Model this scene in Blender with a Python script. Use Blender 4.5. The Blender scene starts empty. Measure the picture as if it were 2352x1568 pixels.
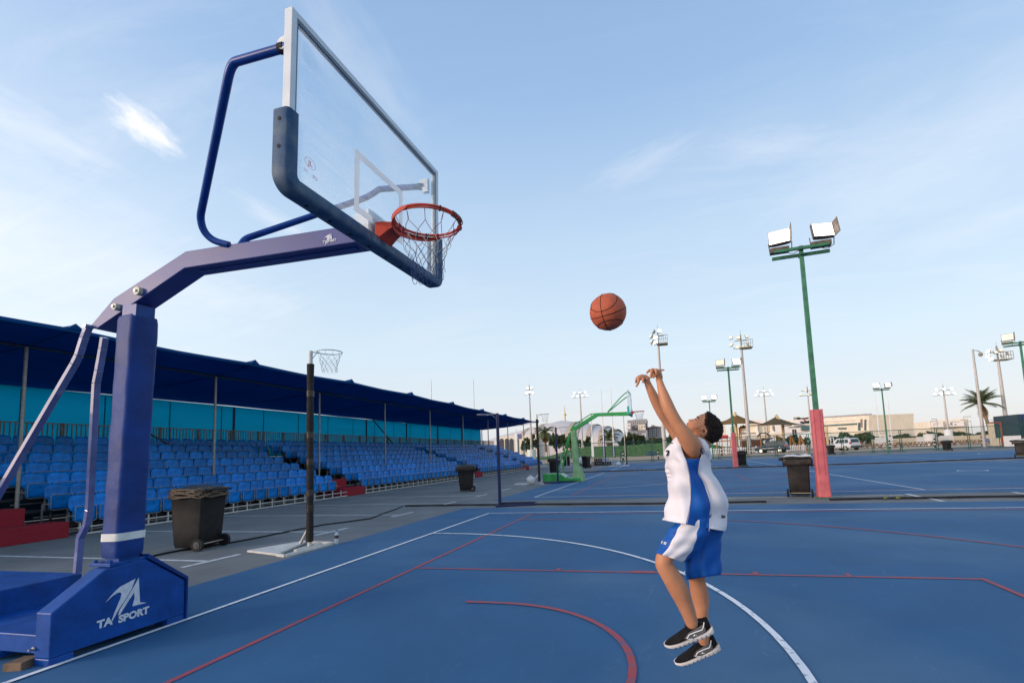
import bpy, math, random
import numpy as np
from mathutils import Vector, Matrix
random.seed(7); np.random.seed(7)
sc = bpy.context.scene
COL = sc.collection
R = math.radians
# ------------------------------------------------------------------ camera
FPX = 1099.335                                     # focal length in pixels of a 2352 px wide picture
YAW, PITCH, ROLL = -.24605, .09406, -.04136
CAM = Vector((4.29414, -2.9378, 1.32497))
PPX, PPY = 89.61361, 153.37519
cy_, sy_, cp_, sp_ = math.cos(YAW), math.sin(YAW), math.cos(PITCH), math.sin(PITCH)
FWD = Vector((sy_*cp_, cy_*cp_, sp_)); r0 = Vector((cy_, -sy_, 0)); u0 = r0.cross(FWD)
RT = r0*math.cos(ROLL) + u0*math.sin(ROLL); UP = -r0*math.sin(ROLL) + u0*math.cos(ROLL)
cd = bpy.data.cameras.new('camera'); cam = bpy.data.objects.new('camera', cd); COL.objects.link(cam)
cd.sensor_width = 36; cd.lens = 36*FPX/2352
cd.shift_x = -PPX/2352; cd.shift_y = PPY/2352
cd.clip_start = .05; cd.clip_end = 3000
cam.matrix_world = Matrix(((RT.x, UP.x, -FWD.x, CAM.x), (RT.y, UP.y, -FWD.y, CAM.y), (RT.z, UP.z, -FWD.z, CAM.z), (0, 0, 0, 1)))
sc.camera = cam
def ray(x, y): return FWD + RT*((x-1176-PPX)/FPX) - UP*((y-784-PPY)/FPX)
def atY(x, y, Y): d = ray(x, y); return CAM + d*((Y-CAM.y)/d.y)
def atX(x, y, X): d = ray(x, y); return CAM + d*((X-CAM.x)/d.x)
def gnd(x, y, z=0.): d = ray(x, y); return CAM + d*((z-CAM.z)/d.z)
def dep(x, y, D): return CAM + ray(x, y)*D
S = 1/1.46046
# ------------------------------------------------------------------ light
SUN_EL, SUN_AZ = R(12), R(229)                    # azimuth clockwise from +Y
w = bpy.data.worlds.new('World'); sc.world = w; w.use_nodes = True
nt = w.node_tree; nt.nodes.clear()
def N(t, **k):
    n = nt.nodes.new(t)
    for a, b in k.items(): setattr(n, a, b)
    return n
def ramp(n, pts):
    e = n.color_ramp.elements
    while len(e) > 1: e.remove(e[-1])
    e[0].position, e[0].color = pts[0][0], tuple(pts[0][1])+(1,)
    for p, c in pts[1:]: x = e.new(p); x.color = tuple(c)+(1,)
sky = N('ShaderNodeTexSky'); sky.sky_type = 'NISHITA'; sky.sun_disc = False
sky.sun_elevation = SUN_EL; sky.sun_rotation = SUN_AZ; sky.air_density = 1.0; sky.dust_density = .6; sky.ozone_density = 1.5
tc = N('ShaderNodeTexCoord'); sep = N('ShaderNodeSeparateXYZ')
nt.links.new(tc.outputs['Generated'], sep.inputs[0])
# grade of the clear sky by elevation
rg = N('ShaderNodeValToRGB'); nt.links.new(sep.outputs['Z'], rg.inputs[0])
SKYR = [(0, (.60, .59, .615)), (.07, (.63, .65, .685)), (.20, (.57, .68, .77)), (.40, (.45, .59, .755)), (.62, (.285, .435, .665)), (1, (.15, .27, .48))]
ramp(rg, SKYR)
mixg = N('ShaderNodeMix', data_type='RGBA', blend_type='MIX'); mixg.inputs[0].default_value = .85
skm = N('ShaderNodeMix', data_type='RGBA', blend_type='MULTIPLY'); skm.inputs[0].default_value = 1
SKYK = 1.0
skm.inputs[7].default_value = (1, 1, 1, 1); nt.links.new(sky.outputs[0], skm.inputs[6])
gs = N('ShaderNodeVectorMath', operation='SCALE'); gs.inputs['Scale'].default_value = 10.0; nt.links.new(rg.outputs[0], gs.inputs[0])
nt.links.new(skm.outputs[2], mixg.inputs[6]); nt.links.new(gs.outputs[0], mixg.inputs[7])
# wisps of cirrus: plane projection of the view direction, streaked along one axis
zc = N('ShaderNodeMath', operation='MAXIMUM'); zc.inputs[1].default_value = .04; nt.links.new(sep.outputs['Z'], zc.inputs[0])
za = N('ShaderNodeMath', operation='ADD'); za.inputs[1].default_value = .18; nt.links.new(zc.outputs[0], za.inputs[0])
dx = N('ShaderNodeMath', operation='DIVIDE'); nt.links.new(sep.outputs['X'], dx.inputs[0]); nt.links.new(za.outputs[0], dx.inputs[1])
dy = N('ShaderNodeMath', operation='DIVIDE'); nt.links.new(sep.outputs['Y'], dy.inputs[0]); nt.links.new(za.outputs[0], dy.inputs[1])
cb = N('ShaderNodeCombineXYZ'); nt.links.new(dx.outputs[0], cb.inputs[0]); nt.links.new(dy.outputs[0], cb.inputs[1])
mp = N('ShaderNodeMapping'); mp.inputs['Rotation'].default_value = (0, 0, R(28)); mp.inputs['Scale'].default_value = (1.1, 4.2, 1); mp.inputs['Location'].default_value = (9.1, 6.6, 0)
nt.links.new(cb.outputs[0], mp.inputs[0])
n1 = N('ShaderNodeTexNoise'); n1.inputs['Scale'].default_value = 1.1; n1.inputs['Detail'].default_value = 9; n1.inputs['Roughness'].default_value = .68; n1.inputs['Distortion'].default_value = .7
nt.links.new(mp.outputs[0], n1.inputs[0])
r1 = N('ShaderNodeValToRGB'); nt.links.new(n1.outputs[0], r1.inputs[0]); ramp(r1, [(.48, (0, 0, 0)), (.62, (.22, .22, .22)), (.80, (.6, .6, .6))])
n2 = N('ShaderNodeTexNoise'); n2.inputs['Scale'].default_value = .55; n2.inputs['Detail'].default_value = 3; nt.links.new(cb.outputs[0], n2.inputs[0])
r2 = N('ShaderNodeValToRGB'); nt.links.new(n2.outputs[0], r2.inputs[0]); ramp(r2, [(.42, (.12, .12, .12)), (.6, (1, 1, 1))])
mm = N('ShaderNodeMath', operation='MULTIPLY'); nt.links.new(r1.outputs[0], mm.inputs[0]); nt.links.new(r2.outputs[0], mm.inputs[1])
# one denser cloud, left of the hoop, at a fixed place in the sky
def blob(px, py, rad, sx, ang, strength):
    d = ray(px, py).normalized()
    sub = N('ShaderNodeVectorMath', operation='SUBTRACT'); nt.links.new(tc.outputs['Generated'], sub.inputs[0]); sub.inputs[1].default_value = d
    # coordinates along and across the cloud
    e1 = (RT*math.cos(ang) + UP*math.sin(ang)); e2 = (-RT*math.sin(ang) + UP*math.cos(ang))
    o = []
    for e, s in ((e1, sx), (e2, 1)):
        dt = N('ShaderNodeVectorMath', operation='DOT_PRODUCT'); nt.links.new(sub.outputs[0], dt.inputs[0]); dt.inputs[1].default_value = e/(rad*s); o.append(dt)
    cc = N('ShaderNodeCombineXYZ'); nt.links.new(o[0].outputs['Value'], cc.inputs[0]); nt.links.new(o[1].outputs['Value'], cc.inputs[1])
    nz = N('ShaderNodeTexNoise'); nz.inputs['Scale'].default_value = 1.3; nz.inputs['Detail'].default_value = 10; nz.inputs['Roughness'].default_value = .65; nt.links.new(cc.outputs[0], nz.inputs[0])
    ad = N('ShaderNodeVectorMath', operation='MULTIPLY_ADD'); nt.links.new(nz.outputs['Color'], ad.inputs[0]); ad.inputs[1].default_value = (1.7, 1.7, 0); nt.links.new(cc.outputs[0], ad.inputs[2])
    ad2 = N('ShaderNodeVectorMath', operation='SUBTRACT'); nt.links.new(ad.outputs[0], ad2.inputs[0]); ad2.inputs[1].default_value = (.85, .85, 0)
    ln = N('ShaderNodeVectorMath', operation='LENGTH'); nt.links.new(ad2.outputs[0], ln.inputs[0])
    mr = N('ShaderNodeMapRange'); mr.interpolation_type = 'SMOOTHSTEP'; nt.links.new(ln.outputs['Value'], mr.inputs[0])
    for i, v in zip((1, 2, 3, 4), (1.05, .0, 0, strength)): mr.inputs[i].default_value = v
    return mr
mk = N('ShaderNodeMath', operation='MULTIPLY'); mk.inputs[1].default_value = .62; nt.links.new(mm.outputs[0], mk.inputs[0]); acc = mk
for b in ((340, 300, .026, 1.5, R(-42), 1.25), (170, 610, .13, 2.2, R(-14), .42), (45, 290, .04, 2.2, R(-22), .38), (820, 160, .07, 2.0, R(-45), .22), (640, 510, .02, 3.5, R(-30), .4), (2200, 330, .10, 2.6, R(16), .26), (1480, 375, .03, 4, R(18), .26), (1780, 335, .03, 4, R(-6), .24), (2250, 520, .03, 4, R(14), .22)):
    m_ = blob(*b); a2 = N('ShaderNodeMath', operation='ADD'); nt.links.new(acc.outputs[0], a2.inputs[0]); nt.links.new(m_.outputs[0], a2.inputs[1]); acc = a2
cl = N('ShaderNodeMath', operation='MULTIPLY'); cl.inputs[1].default_value = .75; cl.use_clamp = True; nt.links.new(acc.outputs[0], cl.inputs[0])
mixc = N('ShaderNodeMix', data_type='RGBA', blend_type='MIX'); nt.links.new(cl.outputs[0], mixc.inputs[0]); nt.links.new(mixg.outputs[2], mixc.inputs[6])
mixc.inputs[7].default_value = (7.8, 7.8, 8.0, 1)
sdv = Vector((math.sin(SUN_AZ)*math.cos(R(7)), math.cos(SUN_AZ)*math.cos(R(7)), math.sin(R(7))))
gd = N('ShaderNodeVectorMath', operation='DOT_PRODUCT'); nt.links.new(tc.outputs['Generated'], gd.inputs[0]); gd.inputs[1].default_value = sdv
gm = N('ShaderNodeMath', operation='MAXIMUM'); gm.inputs[1].default_value = 0; nt.links.new(gd.outputs['Value'], gm.inputs[0])
gp = N('ShaderNodeMath', operation='POWER'); gp.inputs[1].default_value = 5; nt.links.new(gm.outputs[0], gp.inputs[0])
gp2 = N('ShaderNodeMath', operation='POWER'); gp2.inputs[1].default_value = 1.3; nt.links.new(gm.outputs[0], gp2.inputs[0])
gq = N('ShaderNodeVectorMath', operation='SCALE'); gq.inputs[0].default_value = (15, 11, 8.0); nt.links.new(gp.outputs[0], gq.inputs['Scale'])
gq2 = N('ShaderNodeVectorMath', operation='SCALE'); gq2.inputs[0].default_value = (1.6, 1.35, 1.25); nt.links.new(gp2.outputs[0], gq2.inputs['Scale'])
ga = N('ShaderNodeVectorMath', operation='ADD'); nt.links.new(mixc.outputs[2], ga.inputs[0]); nt.links.new(gq.outputs[0], ga.inputs[1])
ga2 = N('ShaderNodeVectorMath', operation='ADD'); nt.links.new(ga.outputs[0], ga2.inputs[0]); nt.links.new(gq2.outputs[0], ga2.inputs[1])
bg = N('ShaderNodeBackground'); bg.inputs['Strength'].default_value = .1; nt.links.new(ga2.outputs[0], bg.inputs[0])
wo = N('ShaderNodeOutputWorld'); nt.links.new(bg.outputs[0], wo.inputs[0])
sl = bpy.data.lights.new('sun', 'SUN'); sun = bpy.data.objects.new('sun', sl); COL.objects.link(sun)
sl.energy = 1.5; sl.angle = R(14); sl.color = (1.0, .78, .64)
sdir = Vector((math.sin(SUN_AZ)*math.cos(SUN_EL), math.cos(SUN_AZ)*math.cos(SUN_EL), math.sin(SUN_EL)))
sun.rotation_euler = sdir.to_track_quat('Z', 'Y').to_euler()
vs = sc.view_settings; vs.view_transform = 'Standard'; vs.look = 'None'; vs.exposure = 0.45; vs.gamma = 1.0; vs.use_curve_mapping = False
sc.cycles.use_denoising = True
# ------------------------------------------------------------------ materials
MATS = {}
def mat(name, col, rough=.6, metal=0., ns=None, na=.15, bump=0., bs=60., spec=.28, col2=None, lo=.35, hi=.65, trans=0., emit=None, coat=0., det=6, stretch=None, alpha=None, coord='Object'):
    if name in MATS: return MATS[name]
    m = bpy.data.materials.new(name); m.use_nodes = True; t = m.node_tree; L = t.links.new
    b = t.nodes['Principled BSDF']; out = t.nodes['Material Output']
    b.inputs['Base Color'].default_value = (*col, 1); b.inputs['Roughness'].default_value = rough; b.inputs['Metallic'].default_value = metal
    b.inputs['Specular IOR Level'].default_value = spec; b.inputs['Coat Weight'].default_value = coat
    tcn = t.nodes.new('ShaderNodeTexCoord'); src = tcn.outputs[coord]
    if stretch:
        mpn = t.nodes.new('ShaderNodeMapping'); mpn.inputs['Scale'].default_value = stretch; L(src, mpn.inputs[0]); src = mpn.outputs[0]
    if ns:
        nz = t.nodes.new('ShaderNodeTexNoise'); nz.inputs['Scale'].default_value = ns; nz.inputs['Detail'].default_value = det; nz.inputs['Roughness'].default_value = .6; L(src, nz.inputs[0])
        rp = t.nodes.new('ShaderNodeValToRGB'); L(nz.outputs[0], rp.inputs[0])
        c2 = col2 if col2 else tuple(c*(1-na) for c in col)
        c1 = col if col2 else tuple(min(1, c*(1+na)) for c in col)
        ramp(rp, [(lo, c2), (hi, c1)]); L(rp.outputs[0], b.inputs['Base Color'])
        rr = t.nodes.new('ShaderNodeMapRange'); L(nz.outputs[0], rr.inputs[0]); rr.inputs[3].default_value = max(0, rough-.08); rr.inputs[4].default_value = min(1, rough+.08); L(rr.outputs[0], b.inputs['Roughness'])
    if bump:
        nb = t.nodes.new('ShaderNodeTexNoise'); nb.inputs['Scale'].default_value = bs; nb.inputs['Detail'].default_value = 4; L(src, nb.inputs[0])
        bn = t.nodes.new('ShaderNodeBump'); bn.inputs['Strength'].default_value = bump; bn.inputs['Distance'].default_value = .02; L(nb.outputs[0], bn.inputs['Height']); L(bn.outputs[0], b.inputs['Normal'])
    if trans:
        tr = t.nodes.new('ShaderNodeBsdfTranslucent'); tr.inputs[0].default_value = (*[min(1, c*1.25) for c in col], 1); mx = t.nodes.new('ShaderNodeMixShader'); mx.inputs[0].default_value = trans
        L(b.outputs[0], mx.inputs[1]); L(tr.outputs[0], mx.inputs[2]); L(mx.outputs[0], out.inputs[0])
    if alpha is not None:
        tr = t.nodes.new('ShaderNodeBsdfTransparent'); mx = t.nodes.new('ShaderNodeMixShader'); mx.inputs[0].default_value = alpha
        L(tr.outputs[0], mx.inputs[1]); L(b.outputs[0], mx.inputs[2]); L(mx.outputs[0], out.inputs[0])
    if emit: b.inputs['Emission Color'].default_value = (*emit[0], 1); b.inputs['Emission Strength'].default_value = emit[1]
    MATS[name] = m; return m
# ------------------------------------------------------------------ mesh builder
ROOT = {}
class M:
    def __init__(s, m=None): s.v = []; s.f = []; s.mi = []; s.sm = []; s.mats = []; s.cur = 0; s.smooth = False; (s.use(m) if m else None)
    def use(s, m, smooth=None):
        if m not in s.mats: s.mats.append(m)
        s.cur = s.mats.index(m)
        if smooth is not None: s.smooth = smooth
        return s
    def add(s, vs, fs, smooth=None):
        o = len(s.v); s.v += [tuple(v) for v in vs]
        for f in fs: s.f.append(tuple(i+o for i in f)); s.mi.append(s.cur); s.sm.append(s.smooth if smooth is None else smooth)
        return s
    def box(s, a, b, rot=None, piv=None):
        x0, y0, z0 = (min(p, q) for p, q in zip(a, b)); x1, y1, z1 = (max(p, q) for p, q in zip(a, b))
        vs = [Vector(p) for p in ((x0, y0, z0), (x1, y0, z0), (x1, y1, z0), (x0, y1, z0), (x0, y0, z1), (x1, y0, z1), (x1, y1, z1), (x0, y1, z1))]
        if rot is not None:
            pv = Vector(piv) if piv is not None else Vector(((x0+x1)/2, (y0+y1)/2, (z0+z1)/2))
            vs = [rot @ (v-pv) + pv for v in vs]
        return s.add(vs, [(0, 3, 2, 1), (4, 5, 6, 7), (0, 1, 5, 4), (1, 2, 6, 5), (2, 3, 7, 6), (3, 0, 4, 7)], False)
    def bar(s, p, q, wd, ht=None, up=(0, 0, 1)):
        p, q = Vector(p), Vector(q); ht = ht or wd; d = (q-p).normalized(); u = Vector(up); sd = d.cross(u)
        if sd.length < 1e-4: sd = d.cross(Vector((1, 0, 0)))
        sd.normalize(); u = sd.cross(d).normalized()
        vs = [c + sd*(a*wd/2) + u*(b*ht/2) for c in (p, q) for a, b in ((-1, -1), (1, -1), (1, 1), (-1, 1))]
        return s.add(vs, [(0, 1, 2, 3), (7, 6, 5, 4), (0, 4, 5, 1), (1, 5, 6, 2), (2, 6, 7, 3), (3, 7, 4, 0)], False)
    def loft(s, rings, cap=True, closed=True, smooth=True, loop=False):
        n = len(rings[0]); vs = [p for r in rings for p in r]; fs = []
        k = len(rings)
        for i in range(k if loop else k-1):
            i2 = (i+1) % k
            for j in range(n if closed else n-1):
                j2 = (j+1) % n; fs.append((i*n+j, i*n+j2, i2*n+j2, i2*n+j))
        s.add(vs, fs, smooth)
        if cap and not loop:
            s.add(rings[0], [tuple(range(n-1, -1, -1))], False); s.add(rings[-1], [tuple(range(n))], False)
        return s
    def tube(s, path, r, n=8, cap=True, loop=False, smooth=True, sq=None, ph=0.):
        path = [Vector(p) for p in path]; k = len(path); rs = r if hasattr(r, '__len__') else [r]*k
        rings = []; ref = None
        for i, p in enumerate(path):
            if loop: d = path[(i+1) % k]-path[i-1]
            else: d = path[min(i+1, k-1)]-path[max(i-1, 0)]
            d.normalize()
            if ref is None:
                ref = Vector((0, 0, 1)) if abs(d.z) < .9 else Vector((0, 1, 0))
            a = (ref - d*ref.dot(d)).normalized(); ref = a; b = d.cross(a)
            e = sq or 1.
            rings.append([p + (a*math.cos(ph+2*math.pi*j/n) + b*math.sin(ph+2*math.pi*j/n)*e)*rs[i] for j in range(n)])
        return s.loft(rings, cap, True, smooth, loop)
    def prism(s, pts, fn, h0, h1):     # pts 2-D polygon, fn(u,v,h) -> point
        n = len(pts); a = [fn(u, v, h0) for u, v in pts]; b = [fn(u, v, h1) for u, v in pts]
        return s.add(a+b, [tuple(range(n-1, -1, -1)), tuple(range(n, 2*n))]+[(i, (i+1) % n, n+(i+1) % n, n+i) for i in range(n)], False)
    def ell(s, c, r, n=16, m=10, rot=None):
        vs = []; c = Vector(c)
        for i in range(m+1):
            t = math.pi*i/m
            for j in range(n):
                a = 2*math.pi*j/n; p = Vector((r[0]*math.sin(t)*math.cos(a), r[1]*math.sin(t)*math.sin(a), r[2]*math.cos(t)))
                vs.append(c + (rot @ p if rot is not None else p))
        return s.add(vs, [(i*n+j, (i+1)*n+j, (i+1)*n+(j+1) % n, i*n+(j+1) % n) for i in range(m) for j in range(n)], True)
    def mesh(s, name, off=(0, 0, 0)):
        me = bpy.data.meshes.new(name); off = Vector(off)
        me.from_pydata([tuple(Vector(v)-off) for v in s.v], [], s.f)
        for m in s.mats: me.materials.append(m)
        me.polygons.foreach_set('material_index', s.mi); me.polygons.foreach_set('use_smooth', s.sm); me.update(); return me
    def build(s, name, parent=None, loc=None, bevel=0, label=None, seg=2):
        off = ROOT[parent.name] if parent is not None else Vector(loc if loc is not None else (0, 0, 0))
        o = bpy.data.objects.new(name, s.mesh(name, off)); COL.objects.link(o)
        if parent is not None: o.parent = parent
        else: o.location = off
        ROOT[o.name] = off.copy()
        if bevel:
            md = o.modifiers.new('bevel', 'BEVEL'); md.width = bevel; md.segments = seg; md.limit_method = 'ANGLE'; md.angle_limit = R(40); md.harden_normals = False
        if label: o['label'] = label
        return o
def tag(o, label, cat, group=None):
    o['label'] = label; o['category'] = cat
    if group: o['group'] = group
    return o
def thing(name, loc, label, cat, group=None):
    o = bpy.data.objects.new(name, None); COL.objects.link(o); o.location = loc; o.empty_display_size = .1
    ROOT[o.name] = Vector(loc); return tag(o, label, cat, group)
def struct(m, name, **k): o = m.build(name, **k); o['kind'] = 'structure'; return o
def copy_tree(o, loc, rz=0, label=None, parent=None, sc_=None):
    c = o.copy(); COL.objects.link(c)
    if parent is not None: c.parent = parent
    else:
        c.location = loc; c.rotation_euler = (0, 0, rz)
        if sc_: c.scale = sc_
    if label: c['label'] = label
    for ch in o.children: copy_tree(ch, None, parent=c)
    return c
def text_mesh(txt, size, bold=0.):
    cu = bpy.data.curves.new('t', 'FONT'); cu.body = txt; cu.size = size; cu.offset = bold; cu.align_x = 'CENTER'; cu.align_y = 'CENTER'; cu.resolution_u = 3
    o = bpy.data.objects.new('t', cu); COL.objects.link(o); bpy.context.view_layer.update()
    me = bpy.data.meshes.new_from_object(o.evaluated_get(bpy.context.evaluated_depsgraph_get()))
    vs = [tuple(v.co) for v in me.vertices]; fs = [tuple(p.vertices) for p in me.polygons]
    bpy.data.objects.remove(o); bpy.data.curves.remove(cu); bpy.data.meshes.remove(me)
    return vs, fs
def put_text(m, txt, size, o, u, v, bold=0., arc=0.):
    vs, fs = text_mesh(txt, size, bold); o, u, v = Vector(o), Vector(u), Vector(v)
    return m.add([o + u*a + v*(b + arc*a) for a, b, c in vs], fs, False)
# ------------------------------------------------------------------ ground, courts, markings
asphalt = mat('asphalt', (.185, .20, .205), .9, ns=.7, na=.2, bump=.5, bs=180, spec=.12, det=9, lo=.3, hi=.7)
def court_mat():
    m = mat('court_blue', (.034, .116, .238), .72, ns=.9, na=.15, bump=.25, bs=220, spec=.16, det=10, lo=.25, hi=.75)
    t = m.node_tree; b = t.nodes['Principled BSDF']; L = t.links.new
    tcn = t.nodes.new('ShaderNodeTexCoord')
    # faded dry patches and scuffs
    a = t.nodes.new('ShaderNodeTexNoise'); a.inputs['Scale'].default_value = .33; a.inputs['Detail'].default_value = 6; a.inputs['Distortion'].default_value = .6; L(tcn.outputs['Object'], a.inputs[0])
    ra = t.nodes.new('ShaderNodeValToRGB'); L(a.outputs[0], ra.inputs[0]); ramp(ra, [(.46, (0, 0, 0)), (.68, (.55, .55, .55))])
    mp = t.nodes.new('ShaderNodeMapping'); mp.inputs['Scale'].default_value = (2.0, .7, 1); mp.inputs['Rotation'].default_value = (0, 0, .6); L(tcn.outputs['Object'], mp.inputs[0])
    c = t.nodes.new('ShaderNodeTexNoise'); c.inputs['Scale'].default_value = 3.2; c.inputs['Detail'].default_value = 12; c.inputs['Roughness'].default_value = .75; c.inputs['Distortion'].default_value = 1.5; L(mp.outputs[0], c.inputs[0])
    rc = t.nodes.new('ShaderNodeValToRGB'); L(c.outputs[0], rc.inputs[0]); ramp(rc, [(.57, (0, 0, 0)), (.72, (.48, .48, .48))])
    sp = t.nodes.new('ShaderNodeTexNoise'); sp.inputs['Scale'].default_value = 26; sp.inputs['Detail'].default_value = 2; L(tcn.outputs['Object'], sp.inputs[0])
    rs = t.nodes.new('ShaderNodeValToRGB'); L(sp.outputs[0], rs.inputs[0]); ramp(rs, [(.74, (0, 0, 0)), (.78, (.5, .5, .5))])
    ad = t.nodes.new('ShaderNodeMath'); ad.operation = 'ADD'; L(ra.outputs[0], ad.inputs[0]); L(rc.outputs[0], ad.inputs[1])
    ad2 = t.nodes.new('ShaderNodeMath'); ad2.operation = 'ADD'; L(ad.outputs[0], ad2.inputs[0]); L(rs.outputs[0], ad2.inputs[1]); ad2.use_clamp = True
    base = [l for l in t.links if l.to_socket == b.inputs['Base Color']][0].from_socket
    mx = t.nodes.new('ShaderNodeMix'); mx.data_type = 'RGBA'; L(ad2.outputs[0], mx.inputs[0]); L(base, mx.inputs[6]); mx.inputs[7].default_value = (.10, .19, .29, 1)
    L(mx.outputs[2], b.inputs['Base Color']); return m
COURT = court_mat()
def worn(name, col, under, lo=.30, hi=.42, sc_=9):
    m = mat(name, col, .6, ns=sc_, col2=under, lo=lo, hi=hi, bump=.2, bs=200, det=10); return m
WHITE_L = worn('line_white', (.74, .77, .80), (.30, .37, .47), .34, .44, 14)
RED_L = worn('line_red', (.36, .06, .07), (.14, .085, .16), .36, .54, 12)
SAND = mat('sand', (.42, .31, .21), .95, ns=.6, na=.15, bump=.3, bs=40)
m = M(asphalt)
nx, ny = 2, 2
m.add([(-1200, -300, 0), (1500, -300, 0), (1500, 2400, 0), (-1200, 2400, 0)], [(0, 1, 2, 3)])
struct(m, 'ground')
def sheet(m, x0, y0, x1, y1, z): m.add([(x0, y0, z), (x1, y0, z), (x1, y1, z), (x0, y1, z)], [(0, 1, 2, 3)], False)
CY = [(-7.63, 7.63), (11.4, 26.6), (29.6, 44.8)]
BL = [(-12.0, 8.72), (10.6, 27.5), (28.9, 46.0)]
for k, (a, b_) in enumerate(BL):
    m = M(COURT)
    x0 = [-1.08, -1.02, -1.1][k]
    sheet(m, x0, a, 33.2 if k else 32.5, b_, .004); struct(m, 'court_surface')
def line(m, p, q, wd, z): 
    p, q = Vector((*p, 0)), Vector((*q, 0)); d = (q-p).normalized(); s_ = Vector((-d.y, d.x, 0))*wd/2
    m.add([(a+b)+Vector((0, 0, z)) for a, b in ((p, -s_), (q, -s_), (q, s_), (p, s_))], [(0, 1, 2, 3)], False)
def arcl(m, c, r, a0, a1, wd, z, n=60):
    vs = []
    for i in range(n+1):
        a = a0+(a1-a0)*i/n
        for rr in (r-wd/2, r+wd/2): vs.append((c[0]+rr*math.cos(a), c[1]+rr*math.sin(a), z))
    m.add(vs, [(2*i, 2*i+1, 2*i+3, 2*i+2) for i in range(n)], False)
PI = math.pi
for k, (a, b_) in enumerate(CY):
    c = (a+b_)/2; wm = M(WHITE_L); rm = M(RED_L); ZR, ZW = .008, .012
    GX = .06
    line(wm, (GX, a-.025), (GX, b_+.025), .05, ZW); line(wm, (30.5, a), (30.5, b_), .05, ZW)
    for yy in (a, b_): line(wm, (GX+.027, yy), (30.47, yy), .05, ZW)
    for xx in (10.45, 20.3): line(wm, (xx, a+.03), (xx, b_-.03), .05, ZW)
    arcl(wm, (GX, c), 4.9, -PI/2+.006, PI/2-.006, .05, ZW); arcl(wm, (30.5, c), 4.9, PI/2+.006, 3*PI/2-.006, .05, ZW)
    arcl(wm, (15.35, c), .45, 0, 2*PI, .05, ZW)
    struct(wm, 'court_markings')
    bx = 1.15; hw = 7.4; 
    line(rm, (bx, c-hw), (bx, c+hw), .05, ZR); 
    for sgn in (-1, 1):
        line(rm, (bx+.03, c+sgn*hw), (29.4, c+sgn*hw), .05, ZR)
        line(rm, (bx+.03, c+sgn*2.45), (bx+5.84, c+sgn*2.45), .05, ZR+.0005)
        line(rm, (bx+.03, c+sgn*6.55), (bx+1.55, c+sgn*6.55), .05, ZR+.0005)
        for d0, d1 in ((1.76, 1.81), (2.62, 2.86), (3.86, 3.91), (4.72, 4.77)):
            line(rm, (bx+d0, c+sgn*2.47), (bx+d1, c+sgn*2.47), .11, ZR+.001) if d1-d0 > .1 else line(rm, (bx+(d0+d1)/2, c+sgn*2.46), (bx+(d0+d1)/2, c+sgn*2.57), .05, ZR+.001)
    line(rm, (bx+5.84, c-2.475), (bx+5.84, c+2.475), .05, ZR+.0015)
    arcl(rm, (bx+5.84, c), 1.8, -PI/2, PI/2, .05, ZR+.002)
    rc = (bx+1.575, c); th = math.acos(-.0)
    arcl(rm, rc, 6.75, -1.325, 1.325, .05, ZR+.002)
    arcl(rm, rc, 1.25, -PI/2, PI/2, .05, ZR+.0025)
    for sgn in (-1, 1): line(rm, (rc[0]-.36, c+sgn*1.25), (rc[0], c+sgn*1.25), .05, ZR+.003)
    struct(rm, 'court_markings')
# parking bays in front of the stand
pm = M(worn('line_bay', (.62, .65, .66), (.30, .33, .34), .32, .5))
k = 0
y = 2.62
while y < 44:
    x_end = -2.28+.004*y
    line(pm, (-8.0, y+.12), (x_end, y), .07, .004); line(pm, (x_end+.04, y-.38), (x_end+.1, y+.46), .09, .0045)
    y += 2.47
line(pm, (-8.15, -4), (-8.15, 44), .06, .005)
for x in (9.66, 11.8, 16.5, 21.3): line(pm, (x, 10.62-.1) if x < 9 else (x, 10.5), (x, 8.85), .10, .004)
line(pm, (4.5, 10.2), (9.5, 10.24), .06, .0044)
struct(pm, 'parking_markings')
# land beyond the fence: sand strip, lawn, lawn bank, road
m = M(SAND); m.add([(-60, 57, .006), (33, 66, .006), (33, 101, .006), (-60, 101, .006)], [(0, 1, 2, 3)]); struct(m, 'sand_strip')
m = M(mat('sand_pale', (.45, .36, .27), .95, ns=.5, na=.15)); m.add([(33.02, 68, .006), (260, 100, .006), (260, 600, .006), (33.02, 600, .006)], [(0, 1, 2, 3)]); struct(m, 'sand_ground')
GR = mat('lawn_green', (.062, .130, .024), .95, ns=1.1, na=.4, bump=.6, bs=30, stretch=(1, .25, 1))
m = M(GR); XL_, XR_ = atY(1232, 1030, 150).x, atY(1660, 1030, 150).x; gx = [-60+(XR_+6+60)*i/30 for i in range(31)]; gy = [99+i*4.5 for i in range(24)]
def bank(x, y):
    t = min(1, max(0, (y-130)/26.)); t = t*t*(3-2*t); e = min(1, max(0, (x-XL_)/16.)); e = e*e*(3-2*e)
    e2 = min(1, max(0, (XR_+6-x)/14.)); return .012 + 3.25*t*e*e2 + .25*math.sin(x*.11)*t*e*e2
m.add([(x, y, bank(x, y)) for y in gy for x in gx], [(j*31+i, j*31+i+1, (j+1)*31+i+1, (j+1)*31+i) for j in range(23) for i in range(30)], True)
struct(m, 'lawn')
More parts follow.
